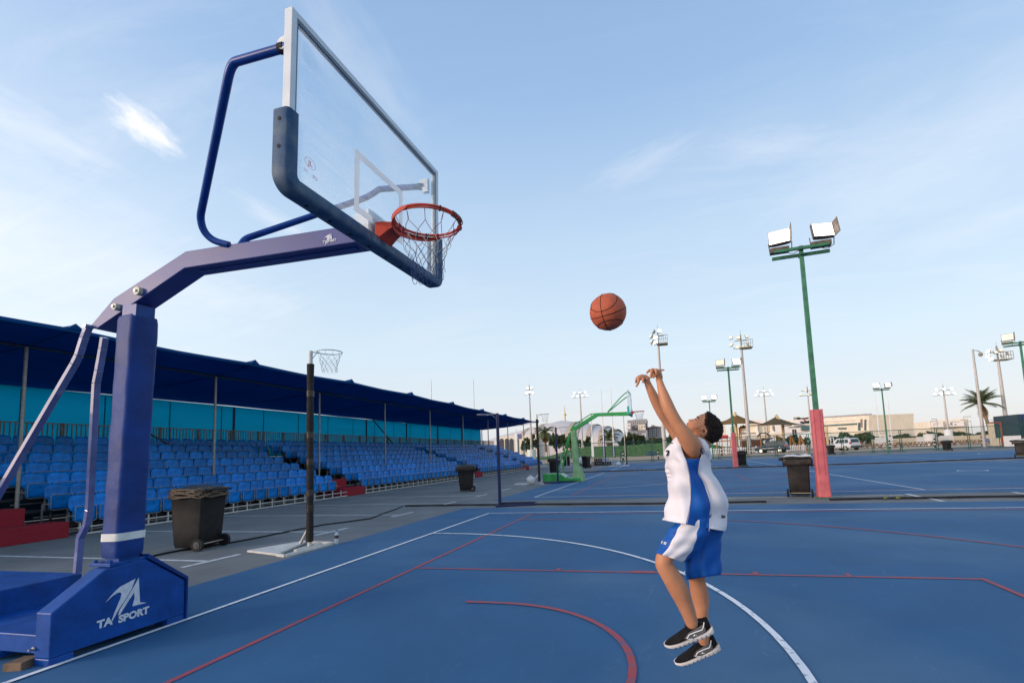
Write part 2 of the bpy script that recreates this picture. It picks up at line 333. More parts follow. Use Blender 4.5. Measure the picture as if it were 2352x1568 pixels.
# ------------------------------------------------------------------ the blue basketball hoop
BLUE = mat('paint_blue', (.001, .058, .275), .42, ns=5, na=.25, bump=.08, bs=30, spec=.3, det=10)
BLUE_D = mat('paint_blue_tube', (.004, .045, .24), .32, ns=9, na=.15)
ARMM = mat('paint_arm', (.045, .064, .225), .42, ns=4, na=.16, det=10, stretch=(.4, 1, 1))
PAD = mat('pad_vinyl', (.003, .036, .190), .55, ns=3.2, na=.25, bump=.35, bs=7, det=9)
TEAL = mat('pad_weathered', (.085, .13, .18), .55, ns=6, col2=(.014, .065, .15), lo=.42, hi=.62, det=10, bump=.1, bs=20)
WHT = mat('white_paint', (.72, .73, .73), .45, ns=8, na=.07)
WLOGO = mat('logo_white', (.62, .66, .72), .6, ns=30, na=.12)
STEEL = mat('steel_dull', (.36, .37, .38), .42, .75, ns=12, na=.15)
CREAM = mat('cream_plastic', (.58, .56, .44), .5, ns=20, na=.08)
BLK = mat('black_rubber', (.015, .015, .017), .7, ns=20, na=.3)
ORG = mat('rim_orange', (.62, .065, .028), .38, ns=14, na=.2, det=8)
WOOD = mat('wood_block', (.20, .13, .08), .85, ns=12, na=.3)
hoop = thing('basketball_hoop', (-.6, 0, 0), 'large blue basketball stand in the foreground with clear board and orange ring overhead', 'basketball hoop')
def SH(u, v, h): return (h, u, v)
hexa = [(-.465, .055), (-.465, .362), (-.145, .585), (.148, .60), (.482, .345), (.482, .055)]
m = M(BLUE); m.prism(hexa, SH, -.12, .03)
for a, b_ in ((-.465, -.32), (.335, .482)): m.box((-.12, a, .0), (.03, b_, .0545))
sh = m.build('base_shroud', hoop, bevel=.008)
m = M(PAD); m.prism([(.148, .607), (.16, .64), (.50, .372), (.50, -.0), (.486, -.0), (.486, .350)], SH, -.125, .045); m.build('edge_flap', hoop, bevel=.004)
# logo: wing mark and lettering on the front face
def mark(m, o, u, v, k):
    T = [(-.136, .338), (-.105, .373), (-.079, .400), (-.039, .429), (.069, .462), (.04, .384), (-.0, .318), (-.043, .259), (-.086, .183), (-.096, .172), (-.068, .256), (-.035, .336), (-.028, .377), (-.048, .389), (-.088, .375)]
    A = [(.093, .463), (.07, .423), (.034, .363), (-.039, .247), (-.046, .214), (-.034, .216), (.03, .312), (.065, .357), (.067, .307), (.054, .252), (.162, .247), (.109, .267)]
    o, u, v = Vector(o), Vector(u), Vector(v); nrm = u.cross(v).normalized()
    for P in (T, A): m.prism(P, lambda a, b, h: o + u*(a*k) + v*(b*k) + nrm*h, 0., .002)
lm = M(WLOGO); mark(lm, (.031, 0, 0), (0, 1, 0), (0, 0, 1), 1.0)
put_text(lm, 'TA', .078, (.0335, -.137, .186), (0, 1, 0), (0, 0, 1), .0038, .02)
put_text(lm, 'SPORT', .074, (.0335, .068, .182), (0, 1, 0), (0, 0, 1), .0038, .02)
lo = lm.build('logo', hoop); lo['label'] = 'white wing emblem above the words TA SPORT'
# ballast
m = M(BLUE); m.box((-2.75, -.47, .07), (-1.12, .42, .40)); m.build('ballast_box', hoop, bevel=.012)
m = M(BLUE); m.box((-1.115, -.44, .07), (-.125, .40, .20)); m.box((-.62, -.46, .02), (-.5, .42, .066)); m.build('base_platform', hoop, bevel=.008)
m = M(STEEL); m.tube([(-.115, -.44, .12), (-.115, -.50, .12)], .008, 8); m.ell((-.115, -.47, .12), (.016, .012, .016)); m.build('latch_bolt', hoop)
# column
cx = lambda z: -.085+.036*(z-.62)
m = M(BLUE)
m.loft([[(cx(z)+a*.075, .045+b*.075, z) for a, b in ((-1, -1), (1, -1), (1, 1), (-1, 1))] for z in (.55, 2.70)], smooth=False); m.build('column', hoop)
m = M(BLUE); m.box((-.20, -.11, .592), (.02, .19, .618)); 
for a in (-.17, -.01):
    for b_ in (-.085, .165): m.tube([(a, b_, .618), (a, b_, .638)], .014, 6)
m.build('column_flange', hoop, bevel=.003)
m = M(PAD); rg = []
def rr(hx, hy, rad, n=4):
    o = []
    for qx, qy, a0 in ((1, 1, 0), (-1, 1, 90), (-1, -1, 180), (1, -1, 270)):
        for i in range(n+1):
            a = R(a0+90*i/n); o.append((qx*(hx-rad)+rad*math.cos(a), qy*(hy-rad)+rad*math.sin(a)))
    return o
sec = rr(.098, .108, .04)
zs = list(np.linspace(.645, 2.60, 60))
for i, z in enumerate(zs):
    k = 1+.005*math.sin(z*9)+.004*math.sin(z*31+1)+.003*random.random()-(.05 if i in (0, 59) else 0)+(.018 if z > 2.4 else 0)
    rg.append([(cx(z)+a*k+.0015*math.sin(z*13+b*30), .045+b*k+.0015*math.sin(z*17+a*40), z+(.012*math.sin(j*1.3) if i == 59 else 0)) for j, (a, b) in enumerate(sec)])
m.loft(rg); m.build('column_pad', hoop)
m = M(mat('tape_white', (.66, .68, .64), .6, ns=9, na=.1)); 
m.loft([[(cx(z)+a*1.055, .045+b*1.055, z+.02*(a+.1)) for a, b in sec] for z in (.775, .835)]); m.build('tape_band', hoop)
# arm (side outline in the x-z plane, two flat sides)
top = [(-.475, 2.56), (-.21, 2.78), (.555, 3.08), (2.17, 3.05)]; bot = [(-.395, 2.535), (.55, 2.94), (2.20, 2.915)]
m = M(ARMM); m.prism(bot + top[::-1], lambda u, v, h: (u, h, v), -.02, .155)
arm = m.build('arm', hoop, bevel=.006)
m = M(BLUE_D); m.bar((.62, .0675, 2.932), (2.1, .0675, 2.91), .03, .012); m.build('arm_seam', arm)
for bx, bz, br in ((.09, 2.80, .034), (-.15, 2.695, .028)):
    m = M(CREAM); m.tube([(bx, -.022, bz), (bx, -.055, bz)], br, 24, smooth=False); b = m.build('hinge_bolt', arm, bevel=.003)
    m = M(STEEL); m.tube([(bx, -.056, bz), (bx, -.068, bz)], .011, 6, smooth=False); m.build('nut', hoop)
lm = M(WLOGO)
mark(lm, (1.915, -.0215, 2.872), (1, 0, 0), (0, 0, 1), .30); put_text(lm, 'TY SPORT', .026, (1.925, -.0235, 2.955), (1, 0, 0), (0, 0, 1), .001)
l = lm.build('arm_logo', arm); l['label'] = 'small white wing emblem above the words TY SPORT'
# rear stays
stayM = mat('stay_sky_sheen', (.12, .14, .30), .14, ns=5, na=.2, coat=1.)  # base colour paled to stand in for bright sky reflected on the stays
ns_ = [(-.455, -.035, 2.565), (-.50, -.035, 2.47), (-.555, -.035, 2.32), (-.60, -.035, 2.25), (-1.47, -.035, 1.13), (-2.05, -.035, .40)]
m = M(stayM)
for p, q in zip(ns_, ns_[1:]): m.bar(p, q, .042, .05, up=(0, 1, 0))
m.build('stay', hoop, bevel=.004)
fs_ = [atY(240, 775, .19), atY(236, 800, .2), atY(227, 850, .215), atY(221, 880, .225), atY(205, 1170, .33), atY(199, 1205, .34), atY(184, 1235, .355), (-1.09, .36, .415)]
m = M(stayM)
for p, q in zip(fs_, fs_[1:]): m.bar(p, q, .042, .05, up=(0, 1, 0))
m.build('stay', hoop, bevel=.004)
m = M(STEEL); m.tube([(-.455, -.068, 2.562), (-.455, -.0, 2.562)], .016, 12); m.build('stay_pin', hoop)
# backboard in its own slightly turned frame
hy, ti, ro = -.01589, -.01694, -.00106
bn = Vector((math.cos(hy), math.sin(hy), 0)); bt = Vector((-math.sin(hy), math.cos(hy), 0)); bu = Vector((0, 0, 1))
bn, bu = bn*math.cos(ti)+bu*math.sin(ti), bu*math.cos(ti)-bn*math.sin(ti)
bt, bu = bt*math.cos(ro)+bu*math.sin(ro), bu*math.cos(ro)-bt*math.sin(ro)
BO = Vector((2.29042, .08222, 3.04))
def B(n_, t_, z_): return BO + bn*n_ + bt*t_ + bu*z_        # z_ from ring height
Wd, Tp, Bt = .875, .957, -.125
def bbox(m, n0, n1, t0, t1, z0, z1):
    vs = [B(a, b, c) for c in (z0, z1) for a, b in ((n0, t0), (n1, t0), (n1, t1), (n0, t1))]
    m.add(vs, [(0, 3, 2, 1), (4, 5, 6, 7), (0, 1, 5, 4), (1, 2, 6, 5), (2, 3, 7, 6), (3, 0, 4, 7)], False)
FRM = mat('frame_alloy', (.62, .66, .68), .4, .1, ns=6, na=.05)
m = M(FRM); fw = .04
bbox(m, -.055, 0, -Wd, -Wd+fw, Bt, Tp); bbox(m, -.055, 0, Wd-fw, Wd, Bt, Tp); bbox(m, -.055, 0, -Wd+fw+.001, Wd-fw-.001, Tp-fw, Tp); bbox(m, -.055, 0, -Wd+fw+.001, Wd-fw-.001, Bt, Bt+fw)
bd = m.build('board_frame', hoop, bevel=.003)
m = M(mat('frame_gasket', (.16, .22, .27), .5, ns=9, na=.1)); g0 = .012
for a in ((-Wd+fw+.001, -Wd+fw+g0, Bt+fw, Tp-fw-.001), (Wd-fw-g0, Wd-fw-.001, Bt+fw, Tp-fw-.001), (-Wd+fw+g0+.001, Wd-fw-g0-.001, Tp-fw-g0-.008, Tp-fw-.001)): bbox(m, -.03, -.004, *a)
m.build('gasket', bd)
gl = mat('board_glass', (.86, .93, .97), .12, spec=.5)
t = gl.node_tree; t.nodes.clear(); nt2 = t
def NN(ty, **k):
    n = t.nodes.new(ty)
    for a, b in k.items(): setattr(n, a, b)
    return n
o_ = NN('ShaderNodeOutputMaterial'); tr = NN('ShaderNodeBsdfTransparent'); tr.inputs[0].default_value = (.90, .95, .98, 1)
go = NN('ShaderNodeBsdfGlossy'); go.inputs['Roughness'].default_value = .03; fr = NN('ShaderNodeMapRange'); lw = NN('ShaderNodeLayerWeight'); lw.inputs[0].default_value = .5; t.links.new(lw.outputs['Facing'], fr.inputs[0]); fr.inputs[1].default_value = .3; fr.inputs[2].default_value = 1.; fr.inputs[3].default_value = .03; fr.inputs[4].default_value = .30
df = NN('ShaderNodeBsdfTranslucent'); df.inputs[0].default_value = (.85, .92, .97, 1)
tcn = NN('ShaderNodeTexCoord'); mpn = NN('ShaderNodeMapping'); mpn.inputs['Scale'].default_value = (1, .8, 22); mpn.inputs['Rotation'].default_value = (R(-24), 0, 0); t.links.new(tcn.outputs['Object'], mpn.inputs[0])
nz = NN('ShaderNodeTexNoise'); nz.inputs['Scale'].default_value = 3; nz.inputs['Detail'].default_value = 5; t.links.new(mpn.outputs[0], nz.inputs[0])
n3 = NN('ShaderNodeTexNoise'); n3.inputs['Scale'].default_value = 1.8; n3.inputs['Detail'].default_value = 4; t.links.new(tcn.outputs['Object'], n3.inputs[0])
mu = NN('ShaderNodeMath', operation='MULTIPLY'); t.links.new(nz.outputs[0], mu.inputs[0]); t.links.new(n3.outputs[0], mu.inputs[1])
mr = NN('ShaderNodeMapRange'); t.links.new(mu.outputs[0], mr.inputs[0]); mr.inputs[1].default_value = .12; mr.inputs[2].default_value = .45; mr.inputs[3].default_value = .02; mr.inputs[4].default_value = .17
m1 = NN('ShaderNodeMixShader'); t.links.new(mr.outputs[0], m1.inputs[0]); t.links.new(tr.outputs[0], m1.inputs[1]); t.links.new(df.outputs[0], m1.inputs[2])
m2 = NN('ShaderNodeMixShader'); t.links.new(fr.outputs[0], m2.inputs[0]); t.links.new(m1.outputs[0], m2.inputs[1]); t.links.new(go.outputs[0], m2.inputs[2]); t.links.new(m2.outputs[0], o_.inputs[0])
m = M(gl); bbox(m, -.018, -.010, -Wd+fw-.005, Wd-fw+.005, Bt+fw-.005, Tp-fw+.005); glass = m.build('glass_panel', hoop)
m = M(mat('decal_white', (.74, .76, .78), .6, ns=30, na=.04, trans=.6)); a_, b_, q = .295, .45, .05
for s_ in ((-a_, -a_+q, 0, b_), (a_-q, a_, 0, b_), (-a_+q, a_-q, b_-q, b_), (-a_+q, a_-q, 0, q)): bbox(m, -.0098, -.0088, *s_)
o = m.build('target_square', hoop)
m = M(mat('decal_red', (.50, .20, .26), .6, trans=.4))
import itertools
for i in range(28):
    a, b = 2*PI*i/28, 2*PI*(i+1)/28
    m.add([B(-.009, -.70+.045*math.cos(x)*k, .09+.034*math.sin(x)*k) for x in (a, b) for k in (1, .93)], [(0, 1, 3, 2)], False)
put_text(m, 'JL', .045, B(-.0085, -.70, .088), bt, bu, .001); put_text(m, '(x)', .026, B(-.0085, -.735, .03), bt, bu); put_text(m, 'BQ', .03, B(-.0085, -.66, .022), bt, bu)
m.build('glass_stamp', glass)
# padding along the lower edge (U section following a path with rounded corners)
def padpath():
    p = []; Ra = .07; W2 = Wd+.002; zb = Bt-.01
    p.append((-W2, .30))
    for i in range(9): a = R(180+90*i/8); p.append((-W2+Ra+Ra*math.cos(a), zb+Ra+Ra*math.sin(a)))
    for i in range(9): a = R(270+90*i/8); p.append((W2-Ra+Ra*math.cos(a), zb+Ra+Ra*math.sin(a)))
    p.append((W2, .30)); return p
PP = padpath(); rings = []
for i, (t_, z_) in enumerate(PP):
    a = Vector(PP[max(i-1, 0)]); b = Vector(PP[min(i+1, len(PP)-1)]); d = (b-a).normalized(); nn = Vector((d.y, -d.x))   # outward
    prof = [(-.088, -.05), (-.088, .018), (-.08, .032), (-.066, .038), (.010, .038), (.022, .032), (.030, .018), (.030, -.038), (.022, -.046), (.006, -.048), (.004, 0.003), (-.06, 0.003), (-.062, -.048), (-.08, -.052)]
    rings.append([B(u_, t_+nn.x*v_, z_+nn.y*v_) for u_, v_ in prof])
m = M(TEAL); m.loft(rings, smooth=True); pad = m.build('board_pad', hoop)
m = M(BLK)
for t_ in (-.70, -.5, -.30, -.1, .1, .3, .5, .7):
    m.tube([B(-.03, t_, Bt-.045), B(-.03, t_, Bt-.052)], .011, 10)
for z_ in (.07, .235): m.tube([B(-.03, -Wd-.036, z_), B(-.03, -Wd-.0425, z_)], .012, 10)
m.build('pad_bolt', pad)
m = M(mat('pad_print', (.16, .26, .36), .6, ns=40, na=.3))
put_text(m, 'SBA', .055, B(.0315, -.10, Bt-.008), bt, bu, .001); put_text(m, 'TR53', .055, B(.0315, .07, Bt-.008), bt, bu, .001)
m.build('pad_lettering', pad)
# clamps and braces
def brace(sg):
    y0 = -.045 if sg < 0 else .18
    pts = [Vector((.99, y0-.03*sg, 3.07)), Vector((.88, y0-.0*sg, 3.105)), Vector((.835, y0+.03*sg, 3.15)), Vector((.825, y0+.06*sg, 3.20)), Vector((.84, y0+.09*sg, 3.27))]
    ub = Vector((1.72, .0675+sg*.755, 3.80)); be = B(-.10, sg*.80, .79)
    mid = [pts[-1].lerp(ub, k) for k in (.08, .3, .6, .86, .93)]
    path = pts + mid + [ub+Vector((.005, 0, .02)), ub+Vector((.05, .01*sg, .055))] + [(ub+Vector((.05, .01*sg, .055))).lerp(be, k) for k in (.12, .25, .6, 1.)]
    
    for _ in range(3):
        q_ = [path[0]]
        for a_, b_ in zip(path, path[1:]): q_ += [a_.lerp(b_, .25), a_.lerp(b_, .75)]
        path = q_+[path[-1]]
    m = M(BLUE_D); m.tube(path, .027, 14); b = m.build('brace_tube', hoop)
    m = M(BLK); d = (be-path[-2]).normalized(); m.tube([be-d*.06, be-d*.02], .031, 14); m.build('brace_cap', b)
    m = M(WHT)
    c = be
    m.box(c+Vector((-.012, -.02*1, -.065)), c+Vector((0.04, .02, .065))); m.tube([c+Vector((-.02, -.022, .015)), c+Vector((-.02, .022, .015))], .04, 16, smooth=False)
    m.build('brace_bracket', hoop, bevel=.003)
brace(-1); brace(1)
m = M(WHT); bbox(m, -.16, -.06, -.10, -.085, -.06, .09); bbox(m, -.16, -.06, .085, .10, -.06, .09); bbox(m, -.055, -.03, -.11, .11, -.08, .11); m.build('board_mount', hoop, bevel=.003)
# ring
m = M(ORG)
pf = [(0.0, .012), (.05, .012), (.155, .0), (.155, -.03), (.10, -.055), (.02, -.115), (0.0, -.115)]
for i in range(1): 
    hw = .085
    n = len(pf); vs = [B(u_*1.0+.006, -hw*(1-.25*u_/.155), z_) for u_, z_ in pf]+[B(u_+.006, hw*(1-.25*u_/.155), z_) for u_, z_ in pf]
    m.add(vs, [tuple(range(n)), tuple(range(2*n-1, n-1, -1))]+[(i, n+i, n+(i+1) % n, (i+1) % n) for i in range(n)], False)
rimb = m.build('rim_mount', hoop, bevel=.003)
m = M(ORG); rc_ = (.385, 0)
m.tube([B(.385+.232*math.cos(2*PI*i/72), .232*math.sin(2*PI*i/72), 0) for i in range(72)], .0095, 10, loop=True)
m.tube([B(.385+.236*math.cos(2*PI*i/72), .236*math.sin(2*PI*i/72), -.020) for i in range(72)], .006, 8, loop=True)
rg = []
for i in range(31):
    a = R(95+170*i/30); hgt = .045*(1-abs(i-15)/15.)**.5+.006
    rg.append([B(.385+r_*math.cos(a), r_*math.sin(a), z_) for r_, z_ in ((.243, -.008), (.249, -.008), (.249, -.012-hgt), (.243, -.012-hgt))])
m.loft(rg, smooth=False)
ring = m.build('rim_ring', hoop)
for a in (100, 118, 122, 140, 170, 182, 60, 40, 20, 12, 6, 0, -8, -14, -40):
    a = R(a); c = B(.385+.234*math.cos(a), .234*math.sin(a), -.008); e = bn*math.cos(a)+bt*math.sin(a)
    m = M(BLK); m.tube([c + e*(.016*math.cos(x)) + bu*(.02*math.sin(x)) for x in [2*PI*j/10 for j in range(10)]], .0035, 5, loop=True); m.build('net_tie', ring)
# net: two families of strands, red on top, white in the middle, blue below
NR = mat('cord_red', (.30, .045, .09), .8); NW = mat('cord_white', (.62, .58, .52), .8); NB = mat('cord_blue', (.03, .05, .16), .8)
def net(m, C_, rt, rb, H, n, mats3, wob, r=.0021, fam=2, bottom=True, turns=1.55):
    rnd = random.Random(3)
    def rad(h): return rb+(rt-rb)*(1-h)**1.7
    K = 25
    for i in range(n):
        for sg in (-1, 1)[:fam]:
            ph = 2*PI*i/n; pts = []
            w1, w2 = rnd.uniform(-1, 1), rnd.uniform(-1, 1)
            for k in range(K):
                h = k/(K-1)
                hh = max(0, h-.17)/.83
                a = ph + sg*turns*PI/n*2*hh*1.5
                rr_ = rad(h)+wob*(.012*math.sin(h*11+w1*5)+.006*w2)*min(1, h*4)
                pts.append(C_(rr_*math.cos(a), rr_*math.sin(a), -H*h - .02))
            for s0, mt in ((0, mats3[0]), (1, mats3[1]), (2, mats3[2])):
                a0, a1 = [(0, 9), (8, 16), (15, 24)][s0]; m.use(mt); m.tube(pts[a0:a1+1], r, 5, cap=False)
    if bottom:
        m.use(mats3[2])
        for i in range(n):
            a = 2*PI*(i+.5)/n; c = C_(rb*math.cos(a), rb*math.sin(a), -H-.02); q = rnd.uniform(.6, 1.5)
            m.tube([c + Vector((.016*q*math.cos(x)*math.cos(a+1.2), .016*q*math.cos(x)*math.sin(a+1.2), -.028*q+.028*q*math.sin(x))) for x in [2*PI*j/9 for j in range(9)]], r, 5, loop=True)
m = M(NR); net(m, lambda x, y, z: B(.385+x, y, z), .228, .105, .36, 11, (NR, NW, NB), 1.5)
nt_o = m.build('net', hoop); nt_o['label'] = 'tattered net, red at the top, white in the middle and blue below'
m = M(WOOD); 
o = M(WOOD); o.box((-.24, -.56, .0), (-.12, -.42, .055), rot=Matrix.Rotation(.3, 3, 'Z')); q = o.build('wood_block', loc=(-.18, -.49, 0), bevel=.004)
tag(q, 'small brown wooden block under the near corner of the blue hoop base', 'wood block')
# ------------------------------------------------------------------ seating stands and their canopy
SEATB = mat('seat_blue', (.0, .190, .60), .36, ns=6, na=.28, bump=.03, bs=40, spec=.2)
GALV = mat('galvanised', (.27, .27, .26), .5, .5, ns=10, na=.2)
GALVL = mat('galvanised_pale', (.50, .50, .48), .55, .2, ns=10, na=.15)
DECK = mat('deck_board', (.05, .055, .06), .85, ns=5, na=.3)
CARP = mat('carpet_red', (.26, .018, .03), .95, ns=40, na=.18, bump=.4, bs=200)
_t = SEATB.node_tree; _b = _t.nodes['Principled BSDF']; _c = [l for l in _t.links if l.to_socket == _b.inputs['Base Color']][0].from_socket
_oi = _t.nodes.new('ShaderNodeObjectInfo'); _mr = _t.nodes.new('ShaderNodeMapRange'); _t.links.new(_oi.outputs['Random'], _mr.inputs[0]); _mr.inputs[3].default_value = .72; _mr.inputs[4].default_value = 1.12
_vm = _t.nodes.new('ShaderNodeVectorMath'); _vm.operation = 'SCALE'; _t.links.new(_c, _vm.inputs[0]); _t.links.new(_mr.outputs[0], _vm.inputs['Scale']); _t.links.new(_vm.outputs[0], _b.inputs['Base Color'])
def seat_shell():
    m = M(SEATB); W = .210
    # tip-up seat, origin on the floor under it, facing +X
    prof = [(-.095, .832, .80), (-.070, .850, .90), (-.040, .845, .96), (-.026, .81, 1.), (-.020, .74, 1.03), (-.022, .67, 1.04), (-.010, .60, 1.04), (.02, .55, 1.0), (.06, .52, .95)]
    nj = 11; F_ = []; Bk = []
    for x, z, wk in prof:
        F_.append([(x-.030*(1-(2*j/(nj-1)-1)**2)+.006, (2*j/(nj-1)-1)*W*wk, z-(.045*abs(2*j/(nj-1)-1)**5 if z > .8 else 0)) for j in range(nj)])
    for x, z, wk in prof:
        Bk.append([(x-.030*(1-(2*j/(nj-1)-1)**2)-.016, (2*j/(nj-1)-1)*W*wk*.97, z-.006-(.045*abs(2*j/(nj-1)-1)**5 if z > .8 else 0)) for j in range(nj)])
    n = nj; k = len(prof)
    m.loft([f+b[::-1] for f, b in zip(F_, Bk)], smooth=True)
    # folded pan
    rings = []
    for z, x0, x1, wk in ((.285, .10, .125, .82), (.295, .085, .145, .90), (.34, .075, .150, .97), (.45, .07, .145, .98), (.55, .065, .15, .98), (.585, .055, .165, .97), (.605, .07, .155, .93), (.61, .095, .14, .86)):
        r_ = rr((x1-x0)/2, W*wk, (x1-x0)/2*.8, 3); rings.append([((x0+x1)/2+a, b, z) for a, b in r_])
    m.loft(rings)
    return m
def seat_frame():
    m = M(GALV); x = .172; hw, z0, z1, r_ = .196, .275, .612, .04
    p = []
    for cx_, cz_, a0 in ((hw-r_, z1-r_, 0), (-hw+r_, z1-r_, 90), (-hw+r_, z0+r_, 180), (hw-r_, z0+r_, 270)):
        for i in range(4): a = R(a0+30*i); p.append((x, cx_+r_*math.cos(a), cz_+r_*math.sin(a)))
    m.tube(p, .0085, 6, loop=True)
    for s_ in (-1, 1): m.box((.02, s_*.214-.008, .40), (.16, s_*.214+.008, .43)); m.box((.015, s_*.221-.006, .26), (.035, s_*.221+.006, .50))
    return m
SS, SF = seat_shell(), seat_frame()
seat_me = SS.mesh('seat'); frame_me = SF.mesh('seat_frame')
NR_ = 7; RUN, RISE, X0 = .755, .262, -8.42
def rowx(i): return X0-RUN*i
def rowz(i): return RISE*i
rnd = random.Random(11)
sections = [(4.62, 13.2, 'nearest section of blue folding seats, behind the hoop post and the first wheelie bin'),
            (14.45, 25.55, 'long middle section of blue folding seats between the second and third red steps'),
            (27.0, 36.5, 'third section of blue folding seats, beyond the wheelie bin with the black liner'),
            (37.6, 43.0, 'farthest short section of blue folding seats next to the fenced lawn')]
for si, (ya, yb, lab) in enumerate(sections):
    st = thing('seating_stand', (X0, (ya+yb)/2, 0), lab, 'seating stand', 'sections of the blue seating stand')
    off = ROOT[st.name]
    # deck, risers, scaffold
    m = M(DECK)
    for i in range(1, NR_): m.box((rowx(i)-.45, ya-.1, rowz(i)-.05), (rowx(i)+.30, yb+.1, rowz(i)))
    m.box((rowx(6)-.62, ya-.1, rowz(6)-.05), (rowx(6)-.455, yb+.1, rowz(6)))
    m.build('deck', st)
    m = M(GALVL)
    m.box((X0+.36, ya-.05, .015), (X0+.40, yb+.05, .05)); m.box((X0+.37, ya-.05, .16), (X0+.39, yb+.05, .185)); 
    y = ya
    while y < yb+.1: m.box((X0+.365, y-.013, .05), (X0+.395, y+.013, .27)); y += .46
    m.build('kick_rail', st)
    m = M(GALV)
    for i in range(0, NR_):
        x = rowx(i)+.02; m.box((x-.03, ya-.02, rowz(i)+.405), (x, yb+.02, rowz(i)+.43))
        y = ya-.02
        while y < yb+.1:
            m.box((x-.02, y-.012, max(rowz(i)-.0, 0)), (x+.005, y+.012, rowz(i)+.41)); 
            if i and (int(y/.46) % 5 == 0): m.box((x-.02, y-.02, 0), (x+.02, y+.02, rowz(i)-.05))
            y += .462
    for i in range(0, NR_-1): m.box((rowx(i)-.2, ya-.05, .05), (rowx(i)-.17, yb+.05, .08)); m.box((rowx(i)-.2, ya-.05, .28*i+.1), (rowx(i)-.17, yb+.05, .28*i+.13))
    m.build('scaffold', st)
    # rear railing
    m = M(mat('rail_brown', (.22, .19, .155), .6, ns=8, na=.25)); x = rowx(6)-.46; z0 = rowz(6)
    yr = sections[si+1][0]-.12 if si < 3 else yb+.1
    for z in (z0+.18, z0+1.22): m.box((x-.018, ya-.1, z), (x+.018, yr, z+.035))
    y = ya-.1; q = 0
    while y < yr:
        if q % 12 == 0: m.box((x-.03, y-.045, z0), (x+.03, y-.008, z0+1.26)); m.box((x-.03, y+.008, z0), (x+.03, y+.045, z0+1.26))
        else: m.box((x-.012, y-.013, z0+.215), (x+.012, y+.013, z0+1.22))
        y += .118; q += 1
    m.build('rear_railing', st)
    # seats, nearest first
    pos = []
    for i in range(NR_):
        n = int(((sections[si+1][0] if si < 3 and i == NR_-1 else yb)-ya)/.462)
        for j in range(n):
            y = ya+.231+j*.462
            pos.append(((rowx(i)-CAM.x)**2+(y-CAM.y)**2, i, rowx(i), y, rowz(i), rnd.uniform(-.02, .02)))
    # seats that bridge the aisle along the top row
    pos.sort(key=lambda p: p[0]); rest = M(SEATB)
    for q, (d, i, x, y, z, rz) in enumerate(pos):
        dxx = rnd.uniform(-.008, .008)
        if q < 100:
            o = bpy.data.objects.new('seat', seat_me); COL.objects.link(o); o.parent = st; o.location = Vector((x+dxx, y, z))-off; o.rotation_euler = (0, 0, rz)
            f = bpy.data.objects.new('seat_frame', frame_me); COL.objects.link(f); f.parent = o
        else:
            c, s_ = math.cos(rz), math.sin(rz)
            for src in (SS, SF):
                rest.use(src.mats[0]); rest.add([(x+dxx+v[0]*c-v[1]*s_, y+v[0]*s_+v[1]*c, z+v[2]) for v in src.v], src.f, True)
    if rest.v: o = rest.build('seats', st); o['kind'] = 'stuff'
# aisle steps: two carpeted treads, then bare metal treads
for k, (ya, yb, lab) in enumerate([(3.0, 4.45, 'two red carpeted steps at the near end of the stand, left picture edge'), (13.05, 14.4, 'two red carpeted steps in the aisle beside the black padded netball post'), (25.75, 26.9, 'red carpeted step behind the wheelie bin with the black liner'), (36.6, 37.5, 'small far red carpeted step, the most distant one along the stand')]):
    t_ = thing('aisle_steps', (X0, (ya+yb)/2, 0), lab, 'steps', 'red aisle steps of the stand')
    m = M(CARP); m.box((-8.62, ya, .0), (-8.06, yb, .33)); m.build('tread', t_, bevel=.012)
    m = M(CARP); m.box((-9.2, ya, .0), (-8.622, yb-.42, .66)); m.build('tread', t_, bevel=.012)
    m = M(GALV)
    for i in range(2, 7): 
        for z in (rowz(i)-.04, rowz(i)-.17): m.box((rowx(i)-.2, ya+.02, z), (rowx(i)+.30, yb-.02, z+.03))
    for y in (ya+.02, yb-.06): m.bar((-9.2, y, .2), (rowx(6)-.2, y, rowz(6)-.2), .04, .12)
    m.build('metal_treads', t_)
# canopy
CAN = mat('shade_cloth', (.0, .082, .27), .85, ns=1.2, na=.2, bump=.25, bs=3, trans=.42, stretch=(1, .5, 1))
SCR = mat('screen_cloth', (.01, .37, .52), .8, ns=.8, na=.25, trans=.6, stretch=(.3, .4, 2.5), det=8)
PY = [4.3+4.53*k for k in range(-2, 9)]
cp = thing('shade_canopy', (-10.6, 18, 0), 'long dark blue shade canopy on slim posts over the blue seating', 'canopy')
def rz_(x, y):
    # height of the cloth: front lip, post line, rear eave
    bulge = .10*math.exp(-((y-16)/9.)**2)
    ys = min(abs(y-p) for p in PY)/2.265
    sag = -.025*(1-(1-ys)**2)
    if x > -9.4: t_ = (x+9.4)/1.5; z = 4.19+bulge*.3 + t_*(.16+bulge)*1.0 + .045*math.sin(t_*PI)
    else: t_ = (-9.4-x)/3.95; z = 4.19+bulge*.3 - .30*t_ - .05*math.sin(t_*PI)
    return z + .02 + sag*(1.0 if x > -9.3 else .5)
xs = [-7.9, -7.93, -8.2, -8.6, -9.0, -9.38, -9.42, -10.0, -10.8, -11.6, -12.4, -13.0, -13.84]; ys = list(np.arange(-4.8, 40.6, .3))
m = M(CAN); n = len(xs)
def cz(x, y, i): return rz_(x, y)-(.05 if i == 0 else 0)
top_ = [[(x+(0 if x < -9 else -.10*min(1, abs(min(abs(y-p) for p in PY))/2.265)*(x+9.4)/1.5), y+(x+13.35)*.0, cz(x, y, i)) for i, x in enumerate(xs)] for y in ys]
low = [[(p[0], p[1], p[2]-.012) for p in r_] for r_ in top_]
m.loft([a+b[::-1] for a, b in zip(top_, low)], smooth=True)
m.build('canopy_cloth', cp)
